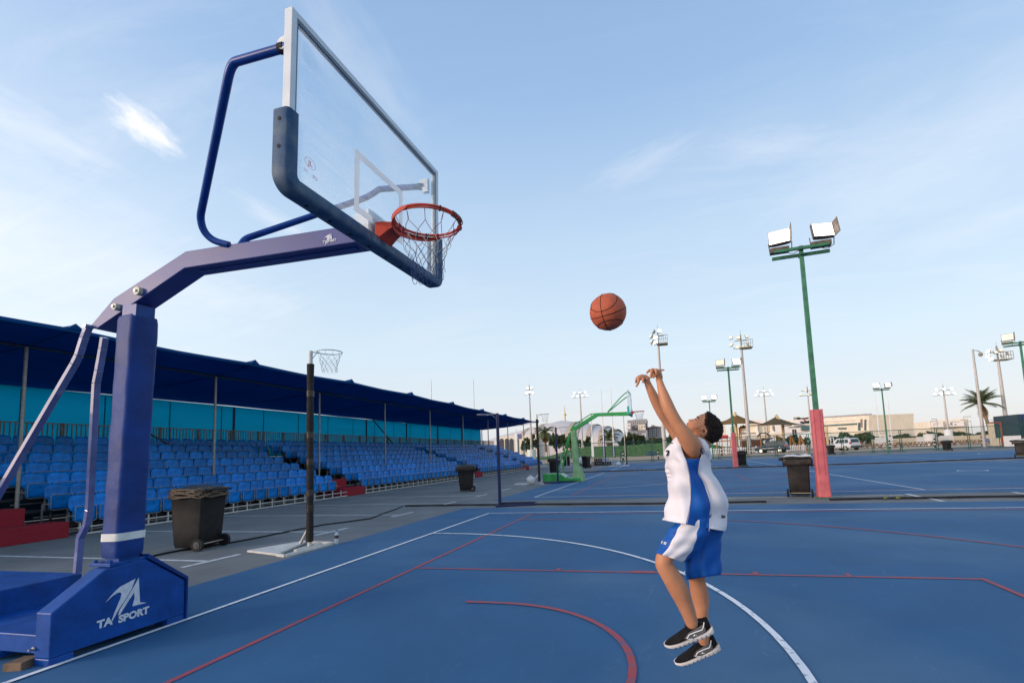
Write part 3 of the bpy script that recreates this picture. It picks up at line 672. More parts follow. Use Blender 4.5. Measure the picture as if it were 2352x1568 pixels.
m = M(CAN)                                       # turned hem of the front lip and the drop seam at the posts
m.loft([[(r_[0][0]+.02, y, r_[0][2]+.01), (r_[0][0]+.03, y, r_[0][2]-.05), (r_[0][0]-.01, y, r_[0][2]-.055), (r_[0][0]-.02, y, r_[0][2])] for r_, y in zip(top_, ys)], smooth=True)
m.build('front_hem', cp)
m = M(mat('post_dark', (.045, .07, .09), .6, ns=9, na=.2))
for y0_, y1_ in zip(PY, PY[1:]): m.tube([(-9.4, y0_, 4.15), (-9.4, y1_, 4.15)], .018, 8)
m.build('purlin', cp)
m = M(CAN); m.loft([[(-9.43, y, rz_(-9.41, y)-.01), (-9.44, y, 4.10-.03*math.sin(y*2.3)), (-9.45, y, 4.10-.03*math.sin(y*2.3)), (-9.45, y, rz_(-9.41, y)-.01)] for y in ys], smooth=True); m.build('seam_valance', cp)
for y in PY[1:]:
    m = M(GALV); m.tube([(-9.4, y, .30), (-9.4, y, 4.14)], .034, 10); m.build('post', cp)
    m = M(mat('post_dark', (.045, .07, .09), .6, ns=9, na=.2)); m.tube([(-13.66, y, 0), (-13.66, y, 3.84)], .045, 8); m.build('rear_post', cp)
    m = M(CAN); m.tube([(-7.95, y, rz_(-7.95, y)-.03), (-9.4, y, 4.15), (-11.3, y, rz_(-11.3, y)-.02), (-13.7, y, rz_(-13.7, y)-.02)], .016, 7); m.build('rafter', cp)
    m = M(CAN); yj = y; zt = rz_(-7.95, y); m.add([(-7.88, yj-.16, zt-.03), (-7.86, yj-.04, zt+.10), (-7.87, yj+.14, zt-.03), (-8.2, yj-.2, zt+.0), (-8.05, yj-.02, zt+.08), (-8.2, yj+.18, zt+.0)], [(0, 1, 2), (5, 4, 3), (0, 3, 4, 1), (1, 4, 5, 2), (0, 2, 5, 3)], False); m.build('cloth_corner', cp)
for k, y in ((2, PY[6]),):
    m = M(MATS['post_dark']); m.tube([(-13.2, y, 3.8), (-13.15, y+2.0, 2.4)], .035, 8); m.build('brace', cp)
m = M(MATS['post_dark']); m.tube([(-13.2, PY[3]+.1, 3.0), (-12.9, PY[3]+1.6, 2.0)], .035, 8); m.build('brace', cp)
m = M(SCR); yy = list(np.arange(-5, 40.7, .35)); zz = [1.72, 2.0, 2.3, 2.6, 3.2, 3.87]
m.loft([[(-13.75+.025*math.sin(y*1.7+z*2)*math.sin(z), y, z) for z in zz]+[(-13.756+.025*math.sin(y*1.7+z*2)*math.sin(z), y, z) for z in zz[::-1]] for y in yy], smooth=True)
sc_o = m.build('rear_screen', cp)
m = M(mat('screen_cloth_shaded', (.006, .10, .15), .85, ns=.8, na=.3, trans=.12)); m.box((-13.77, -5, .02), (-13.755, 40.6, 1.715)); m.build('shaded_screen', cp)  # same screen lower down, shade under the stand painted in as darker cloth
for i in range(22): m = M(mat('screen_seam', (.01, .22, .36), .8, trans=.3)); m.box((-13.70, -4+2.1*i, 1.75), (-13.69, -3.965+2.1*i, 3.8)); m.build('screen_seam', sc_o)
# ------------------------------------------------------------------ things standing and lying around the courts
PLA = mat('bin_plastic', (.013, .0125, .0125), .45, ns=7, na=.35, bump=.08, bs=50, det=8)
PLB = mat('bin_plastic_brown', (.020, .018, .016), .5, ns=4, na=.4, det=8)
LIN = mat('bin_liner', (.030, .024, .020), .32, ns=10, na=.4, bump=.5, bs=20)
def make_bin(label, liner, body=PLA):
    t_ = thing('wheelie_bin', (0, 0, 0), label, 'wheelie bin', 'wheelie bins around the courts')
    m = M(body); rings = []
    for z, hx, y0, y1 in ((.05, .215, -.19, .235), (.10, .230, -.235, .245), (.30, .236, -.250, .262), (.60, .244, -.272, .283), (.90, .252, -.29, .300), (.91, .256, -.294, .304)):
        rings.append([(a, b+(y0+y1)/2, z) for a, b in rr(hx, (y1-y0)/2, .035, 3)])
    m.loft(rings)
    for a in (-.12, .12): m.box((a-.012, .26, .2), (a+.012, .292, .84), rot=Matrix.Rotation(-.075, 3, 'X'))
    b = m.build('body', t_, bevel=.004)
    m = M(body); m.loft([[(a, b_+.006, z) for a, b_ in rr(hx, hy_, .045, 3)] for z, hx, hy_ in ((.895, .264, .312), (.90, .274, .322), (.945, .274, .322), (.95, .264, .312))])
    for a in (-.18, -.06, .06, .18): m.add([(a-.012, -.31, .895), (a+.012, -.31, .895), (a+.012, -.345, .895), (a-.012, -.345, .895), (a-.012, -.305, .80), (a+.012, -.305, .80)], [(0, 1, 2, 3), (0, 4, 5, 1), (3, 2, 5, 4), (0, 3, 4), (1, 5, 2)], False)
    m.build('rim', t_, bevel=.003)
    m = M(PLA); vs = []; nn_ = 9
    rings = []
    for i in range(nn_):
        y = -.34+.70*i/(nn_-1); hx = .28-.02*(i/(nn_-1))**4; hz_ = .985+.045*math.sin(PI*i/(nn_-1))**.6
        rings.append([(-hx, y, .955), (-hx*.93, y, .975), (-hx*.6, y, hz_), (0, y, hz_+.012), (hx*.6, y, hz_), (hx*.93, y, .975), (hx, y, .955), (hx*.9, y, .952), (-hx*.9, y, .952)])
    m.loft(rings); m.build('lid', t_)
    m = M(PLA); m.tube([(-.22, -.35, .955), (-.22, -.40, .965), (-.20, -.42, .97), (.20, -.42, .97), (.22, -.40, .965), (.22, -.35, .955)], .015, 8); m.build('handle', t_)
    for s_ in (-1, 1):
        m = M(BLK); m.tube([(s_*.245, -.24, .10), (s_*.29, -.24, .10)], .1, 24, smooth=False); wh = m.build('wheel', t_, bevel=.012)
        m = M(mat('hub_grey', (.09, .09, .09), .5, ns=9)); m.tube([(s_*.291, -.24, .10), (s_*.297, -.24, .10)], .055, 16, smooth=False); m.tube([(s_*.298, -.24, .10), (s_*.304, -.24, .10)], .022, 10); m.build('hub', wh)
    m = M(mat('axle_steel', (.42, .38, .27), .4, .5)); m.tube([(-.24, -.24, .10), (.24, -.24, .10)], .011, 8); m.build('axle', t_)
    if liner:
        rd = random.Random(liner); m = M(LIN); rings = []
        for z, k in ((.975, .97), (.985, 1.03), (.955, 1.12), (.90, 1.13), (.84, 1.12), (.80, 1.09)):
            rings.append([(a*k+.008*math.sin(j*2.1+z*40), b_*k+.006+.008*math.cos(j*1.7+z*30), z-(.07 if z < .9 else .02)*(.5+.5*math.sin(j*.7+liner))+.012*math.sin(j*2.9)) for j, (a, b_) in enumerate(rr(.295, .335, .05, 5))])
        m.loft(rings, cap=False); m.build('liner_bag', t_)
    return t_
def place(t_, p, rz, s_=None):
    t_.location = (p[0], p[1], 0); t_.rotation_euler = (0, 0, rz)
    if s_: t_.scale = (s_,)*3
bn1 = make_bin('large dark wheelie bin with crumpled brown liner, closest to the blue hoop', 0)
# crumpled liner folded over the left half of the near bin
rd = random.Random(5)
for q in range(6):
    m = M(mat('bag_brown', (.13, .095, .065), .38, ns=12, na=.5, bump=.6, bs=24, det=8)); vs = []; K_ = 22; rings = []
    for i in range(K_):
        a = PI*.15+PI*1.05*i/(K_-1)
        hx, hyv = .290+.010*q*.4, .335+.008*q
        x, y = -hx*abs(math.sin(a))**.5*(1 if math.sin(a) > 0 else -1), hyv*math.copysign(abs(math.cos(a))**.5, math.cos(a))
        z = .985-.024*q+.014*math.sin(i*1.3+q*2)+rd.uniform(-.006, .006)
        o_n = Vector((x, y, 0)).normalized()
        rings.append([Vector((x, y, z))-o_n*.05+Vector((0, 0, .012)), Vector((x, y, z))+o_n*(.01+.012*math.sin(i*2.2+q)), Vector((x, y, z-.02))+o_n*.006, Vector((x, y, z-.012))-o_n*.06])
    m.loft(rings, smooth=True); m.build('liner_fold', bn1)
place(bn1, gnd(455, 1259), R(97), 1.0)
bn2 = make_bin('wheelie bin with black liner draped over its rim, near the third red step', 3)
place(bn2, gnd(1072, 1128), R(112))
bn3 = make_bin('dark wheelie bin with pale bags on its lid, right beside the near pink padded post', 5, PLB)
place(bn3, gnd(1839, 1139), R(-14))
m = M(mat('bag_pale', (.50, .53, .58), .3, ns=9, na=.2, bump=.5, bs=20))
rg = [[(x, y*.9-.02, 1.02+z+.014*math.sin(x*23+y*11)) for x, z in ((-.33, -.03), (-.25, .012), (-.1, .016), (.05, .01), (.2, .022), (.30, .006), (.31, -.02), (.1, -.015), (-.1, -.01))] for y in (-.36, -.25, -.1, .1, .25, .35)]
m.loft(rg); m.build('bag', bn3)
m = M(LIN); m.ell((-.37, -.12, .95), (.07, .1, .05)); m.build('bag', bn3)
def bin_copy(src, p, rz, label):
    return copy_tree(src, (p[0], p[1], 0), rz, label)
bin_copy(bn2, gnd(1706, 1072), R(-8), 'dark wheelie bin next to the second pink padded post, its wheels towards us')
bin_copy(bn2, gnd(1273, 1086), R(175), 'dark wheelie bin standing behind the green hoop base')
bin_copy(bn1, gnd(*((1650+1245/3.92)*S, (1250+1255/3.92)*S)), R(160), 'wheelie bin half hidden behind the padded post of the green hoop')
bin_copy(bn2, gnd(1909, 1044), R(8), 'far wheelie bin between the near pink post and the white car')
bin_copy(bn2, gnd(2176, 1034.5), R(15), 'far wheelie bin by the green fence under the right-hand distant floodlight mast')
bin_copy(bn3, gnd(2348, 1050), R(-35), 'wheelie bin cut off by the right edge of the picture')
# bottle
b_ = gnd(773, 1249); bt_ = thing('water_bottle', b_, 'clear plastic water bottle with dark label beside the white netball post base', 'water bottle')
BGL = mat('bottle_plastic', (.62, .72, .78), .12, alpha=.55, spec=.6)
m = M(BGL); m.loft([[(b_.x+r_*math.cos(a), b_.y+r_*math.sin(a), z) for a in [2*PI*j/16 for j in range(16)]] for z, r_ in ((0, .028), (.008, .032), (.07, .031), (.085, .033), (.15, .033), (.17, .028), (.195, .014), (.205, .013))]); m.build('bottle_body', bt_)
m = M(mat('bottle_label', (.05, .045, .05), .5)); m.loft([[(b_.x+.0335*math.cos(a), b_.y+.0335*math.sin(a), z) for a in [2*PI*j/16 for j in range(16)]] for z in (.095, .145)], cap=False); m.build('bottle_label', bt_)
m = M(mat('cap_blue', (.05, .12, .3), .5)); m.loft([[(b_.x+.0145*math.cos(a), b_.y+.0145*math.sin(a), z) for a in [2*PI*j/12 for j in range(12)]] for z in (.205, .225)]); m.build('cap', bt_)
# netball posts
FOAM = mat('foam_black', (.022, .019, .018), .75, ns=14, na=.35, bump=.35, bs=60)
TAPE = mat('tape_silver', (.05, .040, .035), .35, .1, ns=18, na=.4)
RINGS = mat('ring_metal', (.33, .35, .36), .4, .6, ns=9)
NAVY = mat('post_navy', (.014, .022, .085), .45, ns=8, na=.2)
WB = mat('base_white', (.62, .61, .57), .5, ns=5, na=.12, det=9)
def nb_ring(m, p, d, L, r_=.19, z=0):
    p, d = Vector(p), Vector(d).normalized(); c = p+d*(L+r_); sd = Vector((-d.y, d.x, 0))
    m.tube([c+(d*math.cos(2*PI*i/36)+sd*math.sin(2*PI*i/36))*r_ for i in range(36)], .0075, 6, loop=True)
    for s_ in (-1, 1): m.tube([p+sd*s_*.015, c+(-d*.85+sd*s_*.5)*r_], .006, 6)
    m.tube([p+Vector((0, 0, -.14)), p+d*(L)+Vector((0, 0, -.004))], .006, 6)
    return c
def netball_post(base, H, dirn, label, padded=True, netc=(NR,)*3, plate=0, ringL=.15, rod=.03, net_=True):
    t_ = thing('netball_post', base, label, 'netball post', 'netball posts along the end of the courts')
    x, y = base[0], base[1]
    if padded:
        m = M(FOAM); K_ = 40; rd = random.Random(int(x*10)+3); rings = []
        for i in range(K_): 
            z = .10+(H-.32)*i/(K_-1); rr2 = .052+.003*math.sin(z*7)+rd.uniform(-.0015, .0015)
            rings.append([(x+rr2*math.cos(a)+.004*math.sin(z*2), y+rr2*math.sin(a), z) for a in [2*PI*j/16 for j in range(16)]])
        m.loft(rings); m.build('foam_pad', t_)
        for z in (.62, .86 if H > 3 else .9, 1.35, 1.78, 2.45):
            m = M(TAPE); m.loft([[(x+(.058+.001*math.sin(j*3))*math.cos(a)+.004*math.sin(z*2), y+.058*math.sin(a), zz_) for j, a in enumerate([2*PI*j/16 for j in range(16)])] for zz_ in (z-.05, z+.05)], cap=False); m.build('tape_band', t_)
        m = M(WB); m.tube([(x, y, .03), (x, y, H)], .031, 14); m.build('pole', t_)
    else:
        m = M(NAVY); m.tube([(x, y, .02), (x, y, H)], .042, 14); m.build('pole', t_)
    m = M(RINGS); c = nb_ring(m, (x, y, H-.02), dirn, ringL); rg = m.build('ring', t_)
    if net_:
        m = M(netc[0]); net(m, lambda a, b, z: c+Vector((a, b, z+.02)), .19, .11, .34, 10, netc, .8, r=.0022, bottom=False); m.build('net', t_)
    return t_
NWT = mat('net_white', (.45, .52, .56), .8); NBT = mat('net_cyan', (.12, .30, .38), .8)
p1 = gnd(711, 1258)
np1 = netball_post(p1, 3.16, (.9, .45, 0), 'near netball post wrapped in black foam with silver tape bands, on a white slab base', netc=(NWT, NBT, NWT), ringL=.10)
m = M(WB); q1_, q2_, q3_, q4_ = gnd(567, 1268), gnd(655, 1279), gnd(766, 1249), gnd(690, 1246.5)
c_ = (q1_+q2_+q3_+q4_)/4
def slab(P, z0, z1): m.add([(p.x, p.y, z0) for p in P]+[(p.x, p.y, z1) for p in P], [(3, 2, 1, 0), (4, 5, 6, 7), (0, 1, 5, 4), (1, 2, 6, 5), (2, 3, 7, 6), (3, 0, 4, 7)], False)
pa, pb_ = q1_.lerp(q4_, .0), q2_
slab([q1_, q1_.lerp(q2_, .80), q4_.lerp(q3_, .0).lerp(q3_, .18).lerp(q1_.lerp(q2_, .8), .0), q4_.lerp(q1_, .15)], .004, .035)
m.build('base_slab', np1, bevel=.004)
m = M(WB)
for a, b in ((q1_.lerp(q2_, .82), q2_), (q2_, q3_), (q3_, q4_)): m.bar(a+Vector((0, 0, .02)), b+Vector((0, 0, .02)), .045, .036)
m.bar(Vector((p1.x, p1.y, .02))+Vector((0, -.3, 0)), Vector((p1.x, p1.y, .02))+Vector((0, .25, 0)), .05, .034)
m.build('base_frame', np1)
m = M(WB); m.bar(gnd(690, 1252)+Vector((0, 0, .03)), Vector((p1.x-.02, p1.y-.01, .30)), .035, .03); m.build('stay', np1)
p2 = gnd(1148.5, 1161)
np2 = netball_post(p2, 2.47, (-.95, -.2, 0), 'slim navy blue netball post with bare ring standing beside the black roll', padded=False, net_=False, ringL=.18)
m = M(NAVY); e1 = gnd(1140, 1165); e2 = gnd(1228, 1160); e3 = gnd(1233, 1155.5); e4 = gnd(1150, 1157)
for a, b in ((e1, e2), (e2, e3), (e3, e4), (e4, e1)): m.tube([a+Vector((0, 0, .03)), b+Vector((0, 0, .03))], .024, 8)
m.build('base_frame', np2)
p3_ = gnd((1650+625/3.92)*S, (1250+1458/3.92)*S)
np3 = netball_post(p3_, 3.12, (.93, -.2, 0), 'black foam netball post with white base and sandbag left of the green hoop', netc=(NWT, NWT, NWT), ringL=.22)
m = M(WB); m.box((p3_.x-1.1, p3_.y-.25, .004), (p3_.x+.25, p3_.y+.2, .035)); m.bar((p3_.x-.35, p3_.y-.05, .03), (p3_.x-.03, p3_.y, .42), .05); m.build('base_slab', np3, bevel=.004)
p4_ = gnd((1650+870/3.92)*S, (1250+1448/3.92)*S)
np4 = netball_post(p4_, 2.50, (.95, .1, 0), 'slim navy netball post standing in front of the green hoop base', padded=False, netc=(NWT, NBT, NWT), ringL=.16)
m = M(NAVY); m.box((p4_.x-1.35, p4_.y-.3, .01), (p4_.x+.15, p4_.y+.3, .05)); m.build('base_frame', np4)
p5_ = gnd((1650+1777/3.92)*S, (1250+1222/3.92)*S)
np5 = netball_post(p5_, 2.95, (.9, .2, 0), 'far black foam netball post with small sandbag on the farthest blue court', ringL=.05, net_=False)
m = M(WB); m.box((p5_.x-1.6, p5_.y-.25, .004), (p5_.x+.2, p5_.y+.2, .045)); m.bar((p5_.x-.3, p5_.y, .03), (p5_.x-.03, p5_.y, .42), .05); m.build('base_slab', np5)
p6_ = gnd((1650+1497/3.92)*S, (1250+1222/3.92)*S)
netball_post(p6_, 3.0, (.9, .2, 0), 'thin dark netball post in front of the heap of black crates', padded=False, net_=False, ringL=.05)
# sandbags
SBAG = mat('sandbag_white', (.60, .62, .64), .7, ns=9, na=.12, bump=.6, bs=9)
def sandbag(p, s_, label):
    m = M(SBAG); rd = random.Random(4); rings = []
    for i in range(12):
        t_ = i/11; z = .02+.36*t_; r_ = .17*math.sin(PI*min(1, t_*.85+.12))**.6*(1 if t_ < .75 else (1-(t_-.75)*3.4)) + (.05 if t_ > .93 else 0)
        rings.append([(p[0]+s_*(r_*math.cos(a)*1.15+.012*math.sin(3*a+i)), p[1]+s_*(r_*math.sin(a)+.01*math.sin(5*a+i*2)), .035+s_*z) for a in [2*PI*j/18 for j in range(18)]])
    m.loft(rings); o = m.build('sandbag', loc=(p[0], p[1], .035)); tag(o, label, 'sandbag', 'white sandbags on the post bases'); return o
sandbag(gnd((1650+512/3.92)*S, (1250+1470/3.92)*S), 1.0, 'white tied sandbag on the white base of the black post left of the green hoop')
sandbag(gnd((1650+1668/3.92)*S, (1250+1230/3.92)*S), 1.0, 'small far white sandbag on the farthest blue court')
# rolled nets and tubes lying between the courts
ROLL = mat('roll_black', (.016, .015, .016), .6, ns=20, na=.4, bump=.4, bs=40); YEL = mat('tape_yellow', (.62, .66, .02), .5, ns=60, na=.3)
def roll(pts, r_, label, yel, bands):
    pts = [Vector(p) for p in pts]; path = []
    for a, b in zip(pts, pts[1:]):
        n_ = max(2, int((b-a).length/.35))
        for i in range(n_): q = a.lerp(b, i/n_); path.append(q+Vector((0, .012*math.sin(q.x*3.1)+.008*math.sin(q.x*7.7), 0)))
    path.append(pts[-1])
    m = M(ROLL); m.tube(path, [r_*(1+.12*math.sin(i*2.3)) for i in range(len(path))], 10)
    t_ = thing('net_roll', tuple(pts[0]), label, 'net roll'); o_ = m.build('roll', t_)
    for x0, x1 in yel:
        m = M(YEL); x = x0; y0_ = np.interp((x0+x1)/2, [p.x for p in pts], [p.y for p in pts])
        while x < x1: m.bar((x, y0_-r_*.3, 2*r_-.006), (x+.13, y0_+r_*.2, 2*r_-.003), r_*1.5, .012); x += .24
        m.build('yellow_tape', t_)
    for x in bands:
        m = M(TAPE); y0_ = np.interp(x, [p.x for p in pts], [p.y for p in pts]); m.tube([(x, y0_, r_), (x+.035, y0_, r_)], r_*1.2, 10); m.build('tie', t_)
    return t_
g1 = [gnd(930, 1161, .03), gnd(1046, 1159, .03), gnd(1236, 1157, .03), gnd(1500, 1155.5, .03), gnd(1760, 1151, .03)]
roll(g1, .022, 'long black roll lying across the courts behind the boy, left of the near pink post', [], (-1.9, 0., 1.6, 3.1, 5.2))
g2 = [gnd(1905, 1146, .035), gnd(2060, 1143, .035), gnd(2352, 1138.5, .035), gnd(2500, 1134, .035)]
roll(g2, .024, 'black roll with yellow and black tape lying right of the near pink post', [(8.5, 9.5)], (10.0,))
g3 = [gnd((1650+900/3.92)*S, (1250+1312/3.92)*S, .04), gnd(1416, 1081, .04), gnd(1530, 1077.5, .04), gnd(1690, 1073, .04), gnd(1780, 1070.5, .04), gnd(2000, 1063.5, .04), gnd(2352, 1050.5, .04), gnd(2500, 1046, .04)]
roll(g3, .030, 'long thin black roll with yellow bits lying across the second court gap', [(2.1, 3.4), (6.4, 7.0), (11.1, 11.6)], ())
cb_ = [gnd(345, 1277, .015), gnd(420, 1262, .015), gnd(560, 1240, .015), gnd(650, 1222, .015), gnd(740, 1205, .015), gnd(850, 1190, .015), gnd(905, 1170, .015), gnd(925, 1162, .015)]
m = M(ROLL); pth = []
for a, b in zip(cb_, cb_[1:]): pth += [a.lerp(b, k/5)+Vector((.02*math.sin(a.y*3+k), 0, 0)) for k in range(5)]
m.tube(pth+[cb_[-1]], .015, 8); o = m.build('cable', loc=cb_[0]); tag(o, 'thin black cable snaking past the near wheelie bin over the grey asphalt', 'cable')
# pole-mounted floodlights of the courts
GREENP = mat('pole_green', (.045, .17, .095), .5, ns=5, na=.25, det=9); RUST = mat('lamp_housing', (.13, .10, .075), .6, ns=11, na=.4, det=8)
PINK = mat('pad_pink', (.54, .13, .14), .6, ns=4, na=.14, bump=.3, bs=9, det=9)
LAMP = mat('lamp_face', (.9, .9, .9), .4, emit=((1, .98, .97), 3.0)); LAMPO = mat('lamp_face_off_glow', (.55, .52, .40), .2, ns=8, na=.2, emit=((1, .93, .75), .35))  # unlit faces still glow faintly, brightness put into the material
def make_floodlight(label, padded=True, lit=(1, 1), yaw=(R(-12), R(14))):
    t_ = thing('court_floodlight', (0, 0, 0), label, 'floodlight pole', 'green floodlight poles between the courts'); H = 6.25
    m = M(GREENP); m.loft([[(a*k, b*k, z) for a, b in ((-1, -1), (1, -1), (1, 1), (-1, 1))] for z, k in ((.02, .062), (H, .045))], smooth=False); m.box((-.2, -.2, 0), (.2, .2, .02)); m.build('pole', t_, bevel=.006)
    m = M(GREENP)
    for y, z, L_ in ((-.10, 6.13, .62), (.12, 6.03, .66)): m.box((-L_, y-.035, z), (L_, y+.035, z+.075))
    m.box((-.05, -.14, 6.0), (.05, .16, 6.03)); m.build('crossarm', t_, bevel=.006)
    if padded:
        m = M(PINK); sec_ = rr(.128, .12, .03, 3); rg = []
        for i, z in enumerate(list(np.linspace(.03, .5, 10))+list(np.linspace(.6, 2.12, 24))):
            k = 1.0+(.10*(1-z/.5) if z < .5 else 0)+.010*math.sin(z*17)
            rg.append([(a*k+.004*math.sin(z*31+b*20), b*k*(1.12 if z < .5 else 1), z) for a, b in sec_])
        m.loft(rg); pd = m.build('pink_pad', t_)
        m = M(mat('pad_seam', (.38, .07, .09), .7)); m.box((.05, -.128, .55), (.058, -.120, 2.1)); m.box((-.08, -.128, .55), (-.074, -.120, 2.1)); m.build('seam', pd)
    for s_, l_, yw in ((-1, lit[0], yaw[0]), (1, lit[1], yaw[1])):
        rot = Matrix.Rotation(yw, 3, 'Z') @ Matrix.Rotation(R(-14), 3, 'X'); c = Vector((s_*.47, -.06, 6.50))
        T_ = lambda v: c + rot @ Vector(v)
        m = M(RUST); hw, hh = .25, .195
        rgs = [[T_((a*kx, y, b*kz)) for a, b in ((-1, -1), (1, -1), (1, 1), (-1, 1))] for y, kx, kz in ((-.10, hw, hh), (-.02, hw, hh), (.12, hw*.7, hh*.6), (.2, hw*.35, hh*.35))]
        m.loft(rgs, smooth=False)
        ho = m.build('lamp_housing', t_, bevel=.004)
        m = M(RUST); m.add([T_((hw, -.10, hh)), T_((hw+.03, -.28, hh+.02)), T_((hw+.03, -.28, -hh-.0)), T_((hw, -.10, -hh)), T_((hw+.012, -.10, hh)), T_((hw+.042, -.28, hh+.02)), T_((hw+.042, -.28, -hh)), T_((hw+.012, -.10, -hh))], [(0, 1, 2, 3), (7, 6, 5, 4), (0, 4, 5, 1), (1, 5, 6, 2), (2, 6, 7, 3), (3, 7, 4, 0)], False); m.build('visor', ho)
        m = M(RUST); m.box(c+Vector((-.24, -.04, -.34)), c+Vector((.20, .16, -.22))); m.tube([c+Vector((-.25, 0, -.36)), c+Vector((-.27, 0, -.1))], .012, 6); m.tube([c+Vector((.25, 0, -.36)), c+Vector((.27, 0, -.1))], .012, 6); m.build('bracket', ho)
        m = M(LAMP if l_ else LAMPO); m.add([T_((a*hw*.93, -.105, b*hh*.91)) for a, b in ((-1, -1), (1, -1), (1, 1), (-1, 1))], [(0, 1, 2, 3)], False); m.build('lamp_glass', ho)
        m = M(BLK); m.tube([c+Vector((s_*-.1+.05*i, -.12, -.40-.07*math.sin(PI*i/6))) for i in range(7)], .009, 6); m.build('cable', ho)
    return t_
fa = make_floodlight('nearest green floodlight pole with salmon pink padding and two lit lamps'); place(fa, (*gnd(1893, 1143)[:2],), R(-4))
fb = make_floodlight('second green floodlight pole with pink padding, its left lamp unlit, behind the boy', lit=(0, 1)); place(fb, gnd(1690, 1073.6), R(6))
fc = make_floodlight('far slim green floodlight pole just left of the boy in front of the fence', padded=False); place(fc, gnd(1638.5, 1055), R(0))
copy_tree(fc, (*gnd(2041, 1041.4)[:2], 0), R(0), 'far slim green floodlight pole at the fence, left of the palm tree')
pe = dep(2343, 795, 1).copy(); 
pe = gnd(2352+17, 1062); fe = copy_tree(fb, (0, 0, 0), R(-20), 'green floodlight pole cut off by the right edge of the picture'); 
dd = ray(2341, 790); k_ = (6.1-CAM.z)/dd.z; pp_ = CAM+dd*k_; fe.location = (pp_.x+.05, pp_.y, 0)
# basketball
bc = dep(1396.5, 716.5, 3.15); bl = mat('ball_orange', (.46, .105, .05), .6, ns=30, na=.10, bump=.15, bs=500)
ball = M(bl); ball.ell(bc, (.1205,)*3, 48, 32); bo = ball.build('ball_shell', thing('basketball', bc, 'orange basketball with black seams flying through the air', 'basketball'))
m = M(mat('ball_seam', (.03, .012, .010), .6)); RB = .1210
bview = (CAM-bc).normalized(); bx_ = (RT-bview*RT.dot(bview)).normalized(); by_ = bview.cross(bx_)
def seam3(P_):
    # circle on the ball through three points given as (right, up, towards us)
    A3, B3, C3 = [(bx_*p[0]+by_*p[1]+bview*p[2]).normalized() for p in P_]
    n3 = (B3-A3).cross(C3-A3).normalized(); h3 = n3.dot(A3); u3 = (A3-n3*h3); r3 = u3.length; u3.normalize(); v3 = n3.cross(u3)
    m.tube([bc+(n3*h3+(u3*math.cos(2*PI*i/72)+v3*math.sin(2*PI*i/72))*r3)*RB for i in range(72)], .0022, 6, loop=True)
for P_ in (((-.38, .88, .28), (-.35, .02, .94), (.10, -.97, .2)), ((-.93, -.35, .1), (-.2, -.2, .96), (.88, .2, .42)), ((-.93, .31, .2), (-.45, .02, .89), (.41, .86, .3)), ((-.54, -.78, .3), (-.08, -.45, .89), (.80, -.52, .3))): seam3(P_)
m.build('seams', bpy.data.objects['basketball'])
# green portable hoop on the second court
GRN = mat('hoop_green', (.035, .30, .075), .5, ns=3, na=.22, det=9); GPAD = mat('pad_green_faded', (.22, .40, .20), .7, ns=3, na=.2, bump=.4, bs=12, det=9); GPAD2 = mat('pad_green_grey', (.20, .36, .28), .7, ns=4, na=.2)
Gy = 18.9; gh = thing('basketball_hoop', (.0, Gy, 0), 'green basketball stand with padded post and small red ring on the second court', 'basketball hoop')
def gp_(x, y, Y=Gy): p = atY(x, y, Y); return (p.x, p.z)
bz = lambda a, b, Y=Gy-.45: gp_((1650+a/3.92)*S, (1250+b/3.92)*S, Y)
m = M(GRN); poly = [bz(668, 1430), bz(1150, 1432), bz(1150, 1385), bz(960, 1385), bz(895, 1330), bz(668, 1330)]
poly = [(a, max(.06, b)) for a, b in poly]; m.prism(poly[::-1], lambda u, v, h: (u, h, v), Gy-.45, Gy+.5); m.build('base', gh, bevel=.01)
m = M(mat('plate_pale', (.55, .68, .62), .6, ns=6)); a_, b_ = poly[3], poly[4]; m.bar((a_[0]+.02, Gy, a_[1]+.03), (b_[0]+.0, Gy, b_[1]+.02), .8, .012); m.build('slope_plate', gh)
m = M(GPAD); m.loft([[(x+a, Gy+b, z) for a, b in rr(hx, hy_, .05, 3)] for z, x, hx, hy_ in ((.0, .0, .24, .3), (.25, .0, .24, .3), (.62, -.06, .155, .19), (.7, -.07, .145, .16))]); m.build('base_pad', gh)
m = M(GPAD); m.loft([[(-.10-.055*(z-.7)/1.6+a*(1+.02*math.sin(z*20)), Gy+b*(1+.02*math.sin(z*20+1)), z) for a, b in rr(.125, .14, .04, 3)] for z in np.linspace(.68, 2.35, 26)]); m.build('post_pad', gh)
m = M(GRN); m.box((-.22, Gy-.06, 2.3), (-.08, Gy+.08, 2.55)); m.build('post', gh)
q = lambda a, b: gp_((1650+a/3.92)*S, (1250+b/3.92)*S)
tp_ = [q(1028, 750), q(1370, 530), q(1822, 512)]; bt2 = [q(1048, 790), q(1395, 570), q(1825, 562)]
m = M(GRN); m.prism(bt2+tp_[::-1], lambda u, v, h: (u, h, v), Gy-.09, Gy+.09); m.build('arm', gh, bevel=.006)
m = M(GRN); P = [q(1040, 740), q(1070, 690), q(1305, 540), q(1370, 535)]
for a, b in zip(P, P[1:]): m.bar((a[0], Gy, a[1]), (b[0], Gy, b[1]), .04)
for a, b in ((q(1070, 690), q(1085, 722)), (q(1185, 615), q(1195, 642)), (q(1305, 540), q(1315, 575))): m.bar((a[0], Gy, a[1]), (b[0], Gy, b[1]), .035)
m.build('tie_rod', gh)
